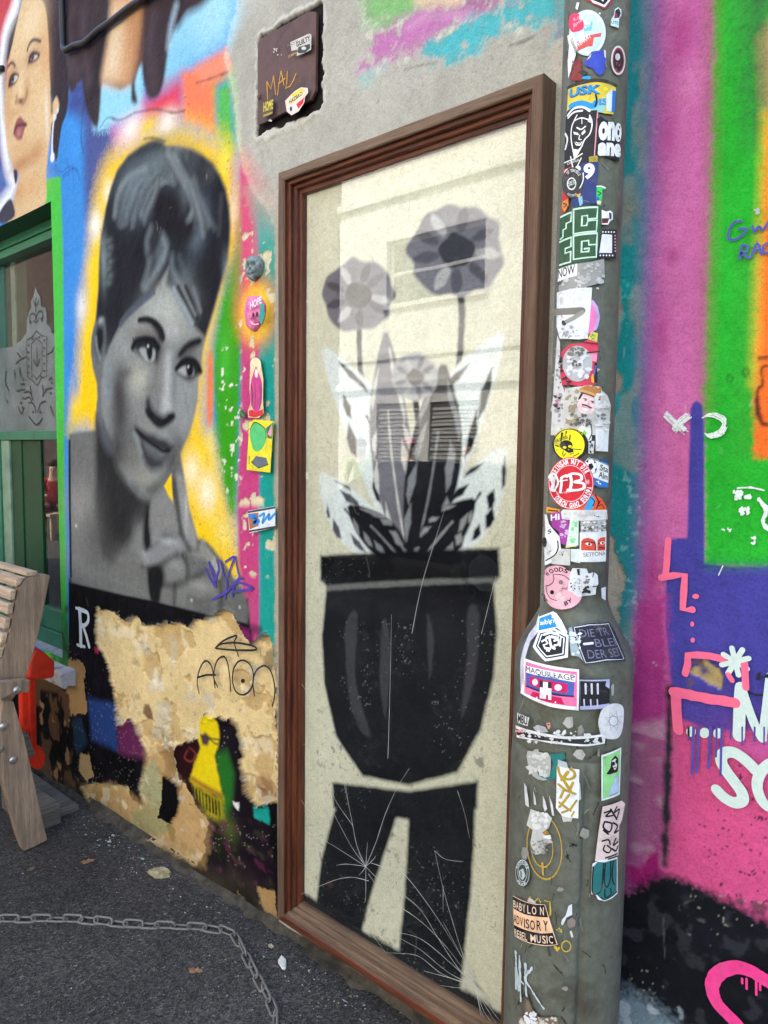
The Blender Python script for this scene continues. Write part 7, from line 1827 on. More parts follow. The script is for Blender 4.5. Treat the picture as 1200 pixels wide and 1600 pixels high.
# --- skull plaque and round face plaque
M_SK = mat_dirty('painted_lead', (106, 122, 124), (60, 70, 72), 0.5, 40, (0.45, 0.65), 0.001, rgb2=(140, 152, 150))


def relief(name, label, cat, c, r, mat, bumps, base=0.006):
    """domed plaque on the wall with raised and sunken features"""
    q = wall_pts('', [c, (c[0] + r[0], c[1]), (c[0], c[1] + r[1])])
    rx, rz = abs(q[1][0] - q[0][0]), abs(q[2][1] - q[0][1])
    o = thing(name, label, cat, (q[0][0], -0.006, q[0][1]))
    n, mrings = 40, 16
    vs = [None]
    def hh(a, b):
        k = a * a + b * b
        h = base + 0.016 * math.sqrt(max(0, 1 - k))
        for (u, v, ru, rv, d) in bumps:
            e = ((a - u) / ru) ** 2 + ((b - v) / rv) ** 2
            h += d * math.exp(-e * 1.5)
        return h
    vs = [(q[0][0], -0.006 - hh(0, 0), q[0][1])]
    fs = []
    for i in range(1, mrings + 1):
        rr = i / mrings
        for k in range(n):
            a = 2 * math.pi * k / n
            wob = 1 + 0.05 * math.sin(3 * a + 1) + 0.03 * math.sin(7 * a)
            x, z = rr * math.cos(a), rr * math.sin(a)
            vs.append((q[0][0] + rx * x * wob, -0.006 - (hh(x, z) if i < mrings else -0.004), q[0][1] + rz * z * wob))
    for k in range(n):
        fs.append((0, 1 + k, 1 + (k + 1) % n))
    for i in range(mrings - 1):
        for k in range(n):
            a = 1 + i * n + k; b_ = 1 + i * n + (k + 1) % n
            fs.append((a, a + n, b_ + n, b_))
    return o, mesh_from('plaque_body', vs, fs, mat, o, True)


relief('skull_plaque', 'small grey skull relief fixed to the wall above a pink plaque', 'plaque', (401, 419), (12, 20), M_SK,
       [(-.38, .1, .25, .22, -.016), (.3, .1, .25, .22, -.016), (-.05, -.25, .12, .16, -.010), (0, -.55, .5, .06, -.008), (0, .5, .6, .3, .006), (-.25, -.58, .05, .14, -.006), (.0, -.58, .05, .14, -.006), (.25, -.58, .05, .14, -.006), (-.6, -.2, .2, .2, .004), (.6, -.2, .2, .2, .004)])
M_PKP = mat_dirty('pink_plaque_paint', (206, 84, 140), (176, 60, 120), 0.5, 30, (0.5, 0.7), 0.001, rgb2=(226, 150, 180))
pq, pqb = relief('round_plaque', 'round pink plaque with painted face in a yellow sprayed halo', 'plaque', (401, 489), (15, 28), M_PKP, [(-.3, .0, .2, .2, -.004), (.25, .0, .2, .2, -.004), (0, -.5, .4, .12, -.004)], 0.004)
RP = Flat(-0.032)
paint_mark('painted_face', '', 'white hair and two dark eyes', lambda p: (p.poly([(406, 466), (412, 476), (414, 492), (409, 508), (405, 500), (407, 480)], (30, 150, 140)), p.text('HOPE', (391, 484), (409, 474), (391, 472), (236, 214, 222), 0.03), p.oval((396, 492), (1.6, 4), BLACK), p.oval((402, 491), (1.6, 4), BLACK), p.stroke([(392, 502), (397, 507), (404, 506)], 1.6, (240, 190, 210))), 0.0005, pq, RP)
# yellow halo painted on the wall: a soft ring in the wall paint is under the plaque
# --- brown service hatch
hx0, hx1, hz0, hz1 = -0.152, 0.108, 2.543, 2.797
hat = thing('service_hatch', 'small square brown metal service hatch with stickers set in the cement', 'hatch', (0, 0, hz0))
M_BR = mat_dirty('brown_hatch_paint', (82, 54, 46), (58, 38, 33), 0.55, 14, (0.45, 0.7), 0.001, rgb2=(92, 62, 54))
M_EDGE = mat_dirty('broken_render', (150, 142, 134), (70, 62, 58), 0.9, 30, (0.42, 0.6), 0.004, bscale=70)
M_DARK = mat_flat((24, 20, 19), 0.9, 0.2)
prism('door_plate', [(hx0 + 0.004, -0.001, hz0 + 0.006), (hx0 + 0.003, -0.001, hz1 - 0.012), (hx0 + 0.02, -0.001, hz1 - 0.002), (hx1 - 0.03, -0.001, hz1 - 0.004), (hx1 - 0.002, -0.001, hz1 - 0.016), (hx1 - 0.004, -0.001, hz0 + 0.03), (hx1 - 0.022, -0.001, hz0 + 0.010)], (0, -0.011, 0), M_BR, hat, 0.002)
for sx, sz in ((hx0 + 0.012, 2.63), (hx1 - 0.018, 2.70)):
    bm = bmesh.new()
    bmesh.ops.create_uvsphere(bm, u_segments=14, v_segments=8, radius=0.009)
    bmesh.ops.transform(bm, matrix=Matrix.Translation((sx, -0.013, sz)) @ Matrix.Diagonal((1, 0.45, 1, 1)), verts=bm.verts)
    bm_obj('screw', bm, M_BR, hat, True)
HS = Flat(-0.0125)
sticker('H', [(505, 470), (600, 425), (745, 360), (768, 380), (765, 560), (680, 605), (585, 640), (590, 560), (520, 580)], (196, 190, 180), 'torn black and white sticker reading NOT GUILTY', lambda p: (p.text('NOT', (470, 530), (600, 480), (470, 495), (120, 96, 84)), p.text('GUILTY', (585, 535), (758, 445), (580, 470), BLACK, 0.03), p.poly([(590, 590), (610, 530), (680, 510), (750, 490), (755, 545), (690, 600), (620, 610)], (56, 60, 58)), p.oval((675, 545), (30, 22), (196, 196, 190)), p.text('OF BEING', (480, 670), (585, 610), (476, 640), (196, 150, 90))), surf=HS, parent=hat)
sticker('H', [(440, 1200), (515, 1120), (560, 1080), (640, 1030), (720, 1040), (728, 1100), (690, 1150), (680, 1220), (610, 1330), (520, 1380), (460, 1330)], (226, 206, 190), 'white-edged sticker with yellow and red blocks reading HAZBRO', lambda p: (p.poly([(510, 1130), (640, 1045), (690, 1080), (560, 1170)], (226, 206, 40)), p.poly([(580, 1240), (680, 1160), (665, 1230), (605, 1300)], (206, 40, 50)), p.poly([(480, 1200), (655, 1070), (668, 1120), (500, 1250)], (226, 210, 140)), p.text('HAZBRO', (500, 1240), (662, 1125), (490, 1195), BLACK, 0.02), p.poly([(475, 1290), (560, 1240), (590, 1290), (520, 1360)], (206, 206, 206)), p.oval((515, 1300), (14, 30), BLACK)), surf=HS, parent=hat)
sticker('H', [(155, 1415), (165, 1270), (190, 1200), (230, 1180), (275, 1170), (298, 1200), (285, 1360)], (92, 70, 44), 'small dark sticker with yellow letters', lambda p: (p.text('HOME', (168, 1340), (288, 1300), (172, 1220), (206, 190, 70), 0.03), p.text('GARDEN', (165, 1400), (280, 1360), (168, 1372), (206, 190, 70))), surf=HS, parent=hat)
paint_mark('graffiti_tag', 'H', 'thin yellow scrawled tag', lambda p: [p.stroke(q, 11, (206, 150, 50), 0, jag=.3) for q in ([(190, 1160), (182, 1040), (178, 940)], [(178, 940), (230, 1035), (262, 872)], [(262, 872), (276, 990), (288, 1100)], [(312, 1110), (330, 960), (356, 808)], [(356, 808), (372, 890), (392, 985)], [(326, 968), (404, 900)], [(435, 815), (430, 960), (415, 1025), (470, 1000), (510, 930), (545, 840)])], 0.0008, hat, HS)
paint_mark('paint_specks', 'H', 'white paint specks', lambda p: p.scraps([(255, 520), (400, 640)], (206, 190, 184), 7, 12, 66).scraps([(200, 1400), (230, 1440)], (206, 200, 190), 3, 14, 67), 0.0008, hat, HS)['kind'] = 'stuff'

# --- black cables
M_CAB = mat_flat((30, 27, 27), 0.5, 0.2)


def cable(name, label, pts, r):
    bm = bmesh.new()
    tube(bm, smooth(np.array(pts), 8, False), r, 10)
    return tag(bm_obj(name, bm, M_CAB, None, True), label, 'cable')


cable('cable', 'black cable drooping across the dark painted hair at the top', [(-1.392, -0.016, 3.85), (-1.392, -0.016, 3.44), (-1.389, -0.017, 3.24), (-1.372, -0.022, 3.19), (-1.34, -0.022, 3.176), (-1.28, -0.02, 3.172), (-1.202, -0.018, 3.156), (-1.10, -0.018, 3.162), (-0.979, -0.018, 3.158), (-0.85, -0.018, 3.158), (-0.695, -0.018, 3.145), (-0.4, -0.016, 3.13), (-0.1, -0.016, 3.12)], 0.0125)
cable('cable', 'short black cable end at the left edge beside the painted face', [(-2.7, -0.014, 3.36), (-2.3, -0.016, 3.345), (-2.108, -0.016, 3.338), (-2.03, -0.016, 3.330), (-2.006, -0.010, 3.328)], 0.012)

# ================================================================== the window on the left
win = thing('sash_window', 'green-framed pub window with etched frosted glass at the left', 'window', (-2.2, 0.1, WIN_Z0))
G1 = mat_dirty('green_gloss', (46, 112, 80), (30, 82, 58), 0.35, 9, (0.5, 0.75), 0.0006, rgb2=(38, 98, 70))
G2 = mat_dirty('dark_green_gloss', (8, 58, 28), (6, 42, 20), 0.35, 9, (0.5, 0.75), 0.0006, rgb2=(10, 64, 34))
G3 = mat_dirty('pale_green_gloss', (128, 150, 126), (84, 110, 92), 0.4, 9, (0.45, 0.75), 0.0006)
WY = 0.12
WL = -2.749
box('reveal_head', (WL, 0.002, WIN_Z1 + 0.0005), (WIN_X + 0.02, 0.16, WIN_Z1 + 0.03), G2, win)
box('reveal_jamb', (WIN_X + 0.0005, 0.002, WIN_Z0), (WIN_X + 0.03, 0.16, WIN_Z1), G2, win)
for z0, z1, y0 in ((2.598, 2.635, WY - 0.015), (2.584, 2.598, WY - 0.03), (2.570, 2.584, WY - 0.02), (2.535, 2.570, WY - 0.035)):
    box('head_moulding', (WL, y0, z0 + 0.0005), (WIN_X, WY + 0.05, z1), G1, win, 0.002)
def wx(u, v): return on_plane(u, v, 1, WY)[0]
box('transom', (WL, WY - 0.02, 1.602), (WIN_X, WY + 0.03, 1.648), G1, win, 0.003)
box('mullion', (wx(12, 500), WY + 0.020, 1.650), (wx(19, 500), WY + 0.06, 2.533), G3, win, 0.003)
box('mullion', (wx(19, 500) + 0.001, WY + 0.026, 1.650), (wx(35, 500), WY + 0.06, 2.533), G2, win, 0.003)
box('mullion', (wx(-10, 500), WY + 0.020, 1.650), (wx(2, 500), WY + 0.06, 2.533), G1, win, 0.003)
box('sash_stile', (wx(-4, 800), WY - 0.02, 0.756), (wx(8, 800), WY + 0.03, 1.600), G1, win, 0.003)
box('sash_stile', (wx(8, 800) + 0.001, WY - 0.01, 0.756), (wx(20, 800), WY + 0.03, 1.600), G3, win, 0.003)
box('sash_stile', (wx(20, 800) + 0.001, WY + 0.0, 0.756), (wx(36, 800), WY + 0.03, 1.600), G2, win, 0.003)
box('sash_stile', (wx(36, 800) + 0.001, WY + 0.006, 0.756), (wx(64, 800), WY + 0.03, 1.600), G2, win, 0.003)
box('bottom_rail', (WL, WY - 0.015, 0.655), (WIN_X, WY + 0.03, 0.754), G1, win, 0.003)
box('bottom_rail', (WL, WY - 0.03, 0.545), (WIN_X, WY + 0.03, 0.652), G1, win, 0.003)
M_WG = mat_glass('window_glass', (0.9, 0.93, 0.92), 1.52)
box('window_pane', (WL, WY + 0.012, 1.648), (WIN_X, WY + 0.016, 2.535), M_WG, win)
box('window_pane', (wx(64, 800), WY + 0.014, 0.754), (WIN_X, WY + 0.018, 1.602), M_WG, win)
# frosted etched pattern on the upper pane
M_FROST = bpy.data.materials.new('frosted_glass'); M_FROST.use_nodes = True
FN, FL = M_FROST.node_tree.nodes, M_FROST.node_tree.links
fb = FN['Principled BSDF']
fn1 = add_noise(M_FROST.node_tree, 6, 4, 0.6)
fr1 = ramp(M_FROST.node_tree, fn1.outputs[0], [(0.35, lin((92, 102, 98))), (0.65, lin((118, 124, 121)))])
FL.new(fr1.outputs[0], fb.inputs['Base Color']); fb.inputs['Roughness'].default_value = 0.5
ftr = FN.new('ShaderNodeBsdfTransparent'); fmx = FN.new('ShaderNodeMixShader'); fmx.inputs[0].default_value = 0.8
FL.new(ftr.outputs[0], fmx.inputs[1]); FL.new(fb.outputs[0], fmx.inputs[2]); FL.new(fmx.outputs[0], FN['Material Output'].inputs[0])
FS = Flat(WY + 0.0105)
p = Print(FS, 'W', 0.0)
p.poly([(-120, 1000), (0, 962), (80, 950), (140, 905), (170, 860), (172, 780), (185, 730), (200, 700), (198, 660), (212, 630), (222, 600), (229, 568), (238, 600), (258, 635), (262, 690), (290, 700), (300, 740), (298, 800), (325, 830), (332, 860), (350, 870), (380, 870), (380, 1510), (-120, 1620)], M_FROST)
fo = p.done('etched_panel', win, 'grey frosted glass etched with a lantern and leaf scrolls')
p = Print(FS, 'W', 0.0008)
DK = mat_flat((30, 36, 34), 0.3, 0.1)
for q in ([(172, 908), (205, 890), (235, 850), (268, 880), (300, 885), (300, 1140), (268, 1150), (240, 1200), (205, 1165), (175, 1140), (172, 908)], [(203, 930), (235, 895), (270, 930), (270, 1110), (238, 1160), (203, 1120), (203, 930)]):
    p.stroke(q, 5, DK, 0)
for q in ([(195, 800), (190, 770), (200, 740), (225, 745), (230, 780), (240, 740), (262, 720), (275, 745), (270, 790)], [(215, 785), (232, 795), (245, 782)], [(232, 640), (228, 690), (232, 730)], [(215, 655), (228, 690)], [(248, 655), (236, 690)], [(216, 1035), (238, 1075), (256, 1030)], [(238, 960), (238, 1060)], [(105, 1055), (140, 1030), (172, 1015)], [(112, 990), (135, 1020)], [(300, 1000), (330, 985), (350, 950)],
          [(40, 1110), (36, 1180), (60, 1230)], [(110, 1235), (160, 1225)], [(155, 1245), (190, 1240), (212, 1290)], [(275, 1265), (300, 1225), (335, 1215)], [(195, 1205), (205, 1260)], [(275, 1200), (280, 1250)], [(160, 1285), (190, 1275), (205, 1300)], [(185, 1310), (215, 1315), (232, 1370)], [(295, 1300), (262, 1315), (245, 1370)], [(118, 1335), (140, 1380), (155, 1345)], [(190, 1400), (235, 1450), (275, 1410)], [(325, 1330), (345, 1390)], [(130, 1090), (132, 1140)], [(95, 1100), (98, 1150)]):
    p.stroke(q, 7, DK, 5)
for c in [(185, 940), (185, 985), (185, 1030), (185, 1075), (185, 1118), (205, 1140), (286, 910), (286, 960), (286, 1010), (286, 1060), (286, 1105), (265, 1140), (210, 900), (255, 890), (270, 770), (196, 790), (150, 1160), (140, 1190), (155, 1190), (320, 1160), (330, 1150), (335, 1180), (150, 1280), (140, 1310), (150, 1340), (215, 1370), (262, 1370), (50, 1300), (330, 1250)]:
    p.oval(c, (5, 8), DK, 0, 10)
p.done('etched_lines', fo)['kind'] = 'stuff'
M_SILL = mat_dirty('stone_sill', (172, 166, 160), (96, 90, 84), 0.8, 14, (0.5, 0.66), 0.003, rgb2=(150, 146, 150), bscale=60)
sv = [(WL, 0.15, 0.585), (WL, -0.055, 0.562), (WL, -0.062, 0.552), (WL, -0.06, 0.50), (WL, -0.045, 0.485), (WL, -0.03, 0.50), (WL, -0.012, 0.492), (WL, 0.15, 0.49)]
prism('window_sill', sv, (WIN_X + 0.115 - WL, 0, 0), M_SILL, win, 0.006)

# ================================================================== bench against the wall
BX = -1.22
W_STILE = mat_wood('bench_upright_wood', (164, 142, 120), (116, 98, 82), 2, 7, 0.75)
W_SLAT = mat_wood('bench_slat_wood', (206, 182, 152), (150, 126, 104), 0, 7, 0.7)
W_GREY = mat_wood('grey_timber', (126, 118, 108), (84, 78, 70), 1, 7, 0.8)
M_BOLT = mat_flat((170, 170, 166), 0.3, 0.15, 0.5, 'bolt_steel', 90, 0.8)


def at_x(tagz, pts, X):
    return [on_plane(u, v, 0, X) for u, v in px(tagz, pts)]


bench = thing('wooden_bench', 'weathered slatted wooden bench with bolted uprights at the left edge', 'bench', (-1.8, -0.4, -0.04))
STILE = [(262, 130), (215, 122), (160, 135), (120, 162), (96, 205), (84, 270), (66, 350), (46, 430), (24, 510), (0, 590), (-30, 690), (-30, 800), (50, 800), (128, 690), (165, 560), (200, 440), (232, 290)]
LEGP = [(-10, 770), (46, 772), (72, 860), (104, 968), (140, 1130), (180, 1310), (222, 1488), (160, 1520), (100, 1545), (70, 1470), (30, 1320), (-10, 1180), (-40, 1040)]
for X0, lab in ((BX, None), (-2.55, None)):
    pS = at_x('Y', STILE, BX); pL = at_x('Y', LEGP, BX)
    dx = X0 - BX
    prism('back_upright', [(p[0] + dx, p[1], p[2]) for p in pS], (-0.045, 0, 0), W_STILE, bench, 0.004)
    prism('leg', [(p[0] + dx + 0.045, p[1], p[2]) for p in pL], (-0.0445, 0, 0), W_STILE, bench, 0.004)
ends = [[(0, 72), (140, 108), (192, 102), (186, 132), (136, 138), (0, 100)], ]
slats = [[(136, 110), (194, 104), (187, 131), (136, 137)], [(82, 142), (128, 134), (104, 178), (78, 196)], [(52, 204), (82, 198), (76, 258), (47, 264)], [(40, 276), (70, 268), (62, 332), (32, 338)], [(26, 350), (55, 344), (45, 408), (14, 414)], [(10, 428), (40, 420), (28, 484), (-2, 492)], [(-8, 504), (20, 498), (6, 560), (-24, 570)]]
for s in slats:
    c0 = np.mean(s, 0); s = [tuple(c0 + (np.array(q_) - c0) * (1.0, 0.86)) for q_ in s]
    prism('back_slat', [(p[0] + 0.006, p[1], p[2]) for p in at_x('Y', s, BX)], (-1.42, 0, 0), W_SLAT, bench, 0.004)
arm = at_x('Y', [(-60, 690), (0, 688), (80, 680), (156, 674), (152, 738), (60, 750), (20, 768), (0, 786), (-60, 800)], BX + 0.085)
prism('seat_bearer', arm, (-0.0395, 0, 0), W_STILE, bench, 0.004)
q = at_x('Y', [(78, 940), (150, 958), (186, 1062), (134, 1100)], BX - 0.10)
prism('stretcher', q, (-1.3, 0, 0), W_GREY, bench, 0.004)
for c, X in (((90, 728), BX + 0.087), ((20, 918), BX + 0.047), ((70, 1092), BX + 0.047), ((-4, 1040), BX + 0.047)):
    o_ = at_x('Y', [c], X)[0]
    bm = bmesh.new()
    bmesh.ops.create_uvsphere(bm, u_segments=16, v_segments=8, radius=0.016)
    bmesh.ops.transform(bm, matrix=Matrix.Translation(o_) @ Matrix.Diagonal((0.45, 1, 1, 1)), verts=bm.verts)
    bm_obj('bolt', bm, M_BOLT, bench, True)
for k in range(4):                                     # seat and front legs, out of the picture to the left
    box('seat_slat', (-2.62, -0.62 - 0.105 * k, 0.44), (-1.16, -0.53 - 0.105 * k, 0.47), W_SLAT, bench, 0.004)
for X0 in (-1.26, -2.6):
    box('seat_rail', (X0, -0.96, 0.36), (X0 + 0.04, -0.33, 0.438), W_STILE, bench, 0.004)
    box('leg', (X0 + 0.041, -0.93, -0.06), (X0 + 0.085, -0.84, 0.40), W_STILE, bench, 0.004)
tim = prism('timber_block', [(-1.30, -0.26, -0.045), (-1.30, -0.15, -0.045), (-1.30, -0.15, 0.055), (-1.30, -0.26, 0.055)], (-0.34, 0, 0), W_GREY, None, 0.004)
tag(tim, 'square timber block on the ground behind the bench leg', 'timber')
pl_ = prism('plank', [(-1.35, -0.14, -0.036), (-1.35, -0.045, -0.036), (-1.35, -0.045, -0.012), (-1.35, -0.14, -0.012)], (-0.75, 0, 0), W_GREY, None, 0.003)
tag(pl_, 'grey plank lying along the foot of the wall', 'plank')
# red plastic barrier foot
M_RED = mat_dirty('red_plastic', (206, 44, 20), (160, 28, 14), 0.4, 16, (0.5, 0.8), 0.0006, rgb2=(188, 38, 18))
bar = thing('plastic_barrier', 'orange-red plastic barrier piece wedged between bench and window sill', 'barrier', (-1.42, -0.18, 0.15))
cup = prism('cup', at_x('Y', [(150, 668), (165, 570), (185, 512), (212, 516), (250, 545), (286, 578), (286, 640), (280, 664), (230, 672)], -1.40), (-0.07, 0, 0), M_RED, bar, 0.008)
prism('post', at_x('Y', [(112, 660), (188, 662), (190, 800), (194, 1015), (120, 1015), (116, 840)], -1.415), (-0.04, 0, 0), M_RED, bar, 0.006)
prism('rib', at_x('Y', [(150, 672), (166, 672), (172, 1005), (156, 1005)], -1.405), (-0.012, 0, 0), M_RED, bar, 0.003)
prism('foot', at_x('Y', [(128, 1000), (195, 1016), (222, 1030), (238, 1064), (236, 1108), (218, 1136), (196, 1146), (150, 1118), (126, 1080)], -1.40), (-0.08, 0, 0), M_RED, bar, 0.010)
# ================================================================== chain on the pavement
M_CH = mat_dirty('dull_steel', (96, 92, 86), (60, 46, 38), 0.45, 60, (0.55, 0.75), 0.0004, rgb2=(122, 119, 113))
chain = thing('chain', 'dull steel chain lying in a curve across the asphalt', 'chain', (-0.3, -0.3, 0))
path = smooth(np.array([(-1.35, -1.12), (-1.05, -0.80), (-0.8, -0.585), (-0.601, -0.418), (-0.445, -0.319), (-0.291, -0.204), (-0.21, -0.150), (-0.145, -0.128), (-0.086, -0.141), (-0.02, -0.165), (0.058, -0.194), (0.162, -0.231), (0.227, -0.263), (0.27, -0.31), (0.28, -0.36), (0.25, -0.43), (0.16, -0.5)]), 14, False)
seg = np.r_[0, np.cumsum(np.linalg.norm(np.diff(path, axis=0), axis=1))]
LNK = 0.0575
bm = bmesh.new()
loop = []
for k in range(10):
    a = math.pi * k / 9 - math.pi / 2
    loop.append((0.0225 + 0.0105 * math.cos(a), 0.0105 * math.sin(a), 0))
loop += [(-x, -y, 0) for x, y, _ in loop]
tube(bm, loop, 0.0037, 7, True)
lm = bpy.data.meshes.new('link'); bmesh.ops.recalc_face_normals(bm, faces=bm.faces); bm.to_mesh(lm); bm.free()
lm.polygons.foreach_set('use_smooth', np.ones(len(lm.polygons), bool)); lm.materials.append(M_CH)
s = 0.0; k = 0
while s < seg[-1] - LNK:
    x, y = np.interp(s, seg, path[:, 0]), np.interp(s, seg, path[:, 1])
    x2, y2 = np.interp(s + 0.01, seg, path[:, 0]), np.interp(s + 0.01, seg, path[:, 1])
    o = bpy.data.objects.new('link', lm); COL.objects.link(o)
    o.parent = chain; o.matrix_parent_inverse = Matrix.Translation(chain.location).inverted()
    tilt = math.radians(random.uniform(-16, 16) + (76 if k % 2 else 10))
    o.matrix_basis = Matrix.Translation((x, y, ground_z(x) + 0.004 + (0.0085 if k % 2 else 0.0025))) @ Matrix.Rotation(math.atan2(y2 - y, x2 - x), 4, 'Z') @ Matrix.Rotation(tilt, 4, 'X')
    s += LNK * 0.93; k += 1

# ================================================================== litter
M_LEAF = mat_dirty('dry_leaf', (196, 156, 116), (150, 108, 74), 0.7, 60, (0.45, 0.7), 0.0006)


def dead_leaf(name, label, x, y, size, rot, mat=M_LEAF, curl=0.25):
    bm = bmesh.new()
    out = [(-1, 0), (-.7, .28), (-.45, .62), (-.2, .4), (.1, .66), (.3, .36), (.7, .4), (1, 0.05), (.7, -.3), (.35, -.3), (.15, -.62), (-.15, -.36), (-.5, -.55), (-.7, -.2)]
    cverts = bm.verts.new((0, 0, curl * 0.1))
    vs = [bm.verts.new((px_, py_, curl * (px_ * px_ * .5 + py_ * py_) + 0.08 * math.sin(5 * px_))) for px_, py_ in out]
    for i in range(len(vs)):
        bm.faces.new((cverts, vs[i], vs[(i + 1) % len(vs)]))
    r = bmesh.ops.solidify(bm, geom=bm.faces[:], thickness=0.03)
    bmesh.ops.transform(bm, matrix=Matrix.Translation((x, y, ground_z(x) + 0.004)) @ Matrix.Rotation(rot, 4, 'Z') @ Matrix.Scale(size, 4), verts=bm.verts)
    return tag(bm_obj(name, bm, mat, None), label, 'leaf')


dead_leaf('dead_leaf', 'curled pale brown leaf on the asphalt inside the bend of the chain', -0.098, -0.298, 0.024, 0.5)
dead_leaf('dead_leaf', 'small brown leaf lying on the asphalt near the bench leg', -0.915, -0.225, 0.026, 1.1)
dead_leaf('dead_leaf', 'tiny faded leaf on the asphalt, nearest the foot of the bench', -1.03, -0.385, 0.020, 2.0, mat_dirty('faded_leaf', (150, 132, 110), (110, 92, 74), 0.8, 60))
M_CHUNK = mat_dirty('plaster_chunk_face', (150, 140, 100), (186, 180, 150), 0.9, 40, (0.45, 0.65), 0.003, bscale=80, rgb2=(120, 108, 76))
M_FLK = mat_flat((206, 202, 192), 0.8, 0.15, 0.1)


def chunk(name, label, x, y, sx, sy, h, rot, mat, seed):
    rr = random.Random(seed)
    bm = bmesh.new()
    n = 11
    lo = [bm.verts.new((sx * math.cos(2 * math.pi * k / n) * rr.uniform(.7, 1.15), sy * math.sin(2 * math.pi * k / n) * rr.uniform(.7, 1.15), 0)) for k in range(n)]
    hi = [bm.verts.new((v.co.x * rr.uniform(.78, .95), v.co.y * rr.uniform(.78, .95), h * rr.uniform(.7, 1.2))) for v in lo]
    ct = bm.verts.new((0, 0, h * 1.15))
    for k in range(n):
        bm.faces.new((lo[k], lo[(k + 1) % n], hi[(k + 1) % n], hi[k])); bm.faces.new((hi[k], hi[(k + 1) % n], ct))
    bm.faces.new(lo[::-1])
    bmesh.ops.transform(bm, matrix=Matrix.Translation((x, y, ground_z(x) + 0.002)) @ Matrix.Rotation(rot, 4, 'Z'), verts=bm.verts)
    return tag(bm_obj(name, bm, mat, None), label, 'debris')


chunk('plaster_chunk', 'flat lump of fallen greenish plaster by the wall below the yellow figure', -0.63, -0.085, 0.05, 0.028, 0.012, 0.5, M_CHUNK, 3)
chunk('plaster_flake', 'long white paint flake on the ground at the foot of the wooden case', 0.075, -0.105, 0.036, 0.012, 0.005, -0.5, M_FLK, 4)
fl = bmesh.new()
rr = random.Random(12)
for k in range(210):
    x = rr.uniform(-1.35, 0.75)
    y = -0.05 - abs(rr.gauss(0, 0.07)) - (0.02 if x > 0 else 0)
    if rr.random() < 0.12: x, y = rr.uniform(-1.0, 0.3), rr.uniform(-0.6, -0.1)
    if rr.random() < 0.35: x = rr.choice([-1.12, -0.98, -0.72, -0.2, 0.3]) + rr.gauss(0, 0.07)
    s = rr.uniform(0.001, 0.0035) * (2.4 if rr.random() < 0.12 else 1)
    m_ = rr.randint(4, 6); a0_ = rr.uniform(0, 6)
    vs = [fl.verts.new((x + s * rr.uniform(.5, 1.3) * math.cos(a0_ + 6.283 * j / m_) * 1.5, y + s * rr.uniform(.5, 1.3) * math.sin(a0_ + 6.283 * j / m_), ground_z(x) + 0.0045 + rr.uniform(0, 0.003))) for j in range(m_)]
    f_ = fl.faces.new(vs); f_.material_index = rr.choice([0, 0, 0, 1, 1, 1, 2])
bmesh.ops.solidify(fl, geom=fl.faces[:], thickness=0.0008)
fo_ = bm_obj('paint_flakes', fl, [M_FLK, M_CHUNK, mat_flat((150, 172, 176), 0.7, 0.15)], None)
tag(fo_, 'scattered crumbs of white and tan paint along the foot of the wall', 'debris', None, 'stuff')

# ================================================================== the street behind the camera, seen only in the glass
M_RW = mat_dirty('white_render', (236, 233, 224), (200, 194, 180), 0.8, 2, (0.5, 0.8), 0.002)
M_DG = mat_flat((26, 30, 36), 0.08, 0.05, 0.6)
M_FRW = mat_flat((214, 212, 204), 0.5, 0.05)
M_SHUT = mat_flat((190, 188, 178), 0.6, 0.05)
fac = thing('white_building', 'white rendered terrace across the street, reflected in the glass of the case', 'building', (-2, -9.0, 0))
FYW = -9.0
fac['kind'] = 'thing'


def building(root, x0, x1, y, h, wins, mat, frame, depth=5.0):
    """front facing +Y with real openings: piers and spandrels round every window"""
    bm = bmesh.new()
    rows = sorted({(w[2], w[3]) for w in wins})
    zc = -0.3
    for (z0, z1) in rows:
        if z0 > zc: bm_box(bm, (x0, y - depth, zc), (x1, y, z0))
        cols = sorted((w[0], w[1]) for w in wins if (w[2], w[3]) == (z0, z1))
        xc = x0
        for a, b_ in cols:
            bm_box(bm, (xc, y - depth, z0), (a, y, z1)); xc = b_
        bm_box(bm, (xc, y - depth, z0), (x1, y, z1))
        for a, b_ in cols: bm_box(bm, (a, y - depth, z0), (b_, y - 0.25, z1))
        zc = z1
    bm_box(bm, (x0, y - depth, zc), (x1, y, h))
    bm_obj('wall', bm, mat, root)
    for a, b_, z0, z1, kind in wins:
        if kind == 'shutter':
            w = bmesh.new()
            n = int((z1 - z0) / 0.075)
            for k in range(n): bm_box(w, (a + 0.02, y - 0.12, z0 + 0.075 * k), (b_ - 0.02, y - 0.05 - 0.03 * (k % 2), z0 + 0.075 * k + 0.055))
            o = bm_obj('louvred_shutter', w, M_SHUT, root); continue
        f = bmesh.new()
        t = 0.06
        bm_box(f, (a, y - 0.2, z0), (a + t, y - 0.12, z1)); bm_box(f, (b_ - t, y - 0.2, z0), (b_, y - 0.12, z1))
        bm_box(f, (a + t, y - 0.2, z0), (b_ - t, y - 0.12, z0 + t)); bm_box(f, (a + t, y - 0.2, z1 - t), (b_ - t, y - 0.12, z1))
        bm_box(f, (a + t, y - 0.19, (z0 + z1) / 2 - 0.03), (b_ - t, y - 0.13, (z0 + z1) / 2 + 0.03))
        o = bm_obj('window', f, frame, root)
        box('pane', (a + t, y - 0.18, z0 + t), (b_ - t, y - 0.165, z1 - t), M_DG, o)
        box('sill', (a - 0.08, y - 0.1, z0 - 0.08), (b_ + 0.08, y + 0.08, z0 - 0.002), frame, root)


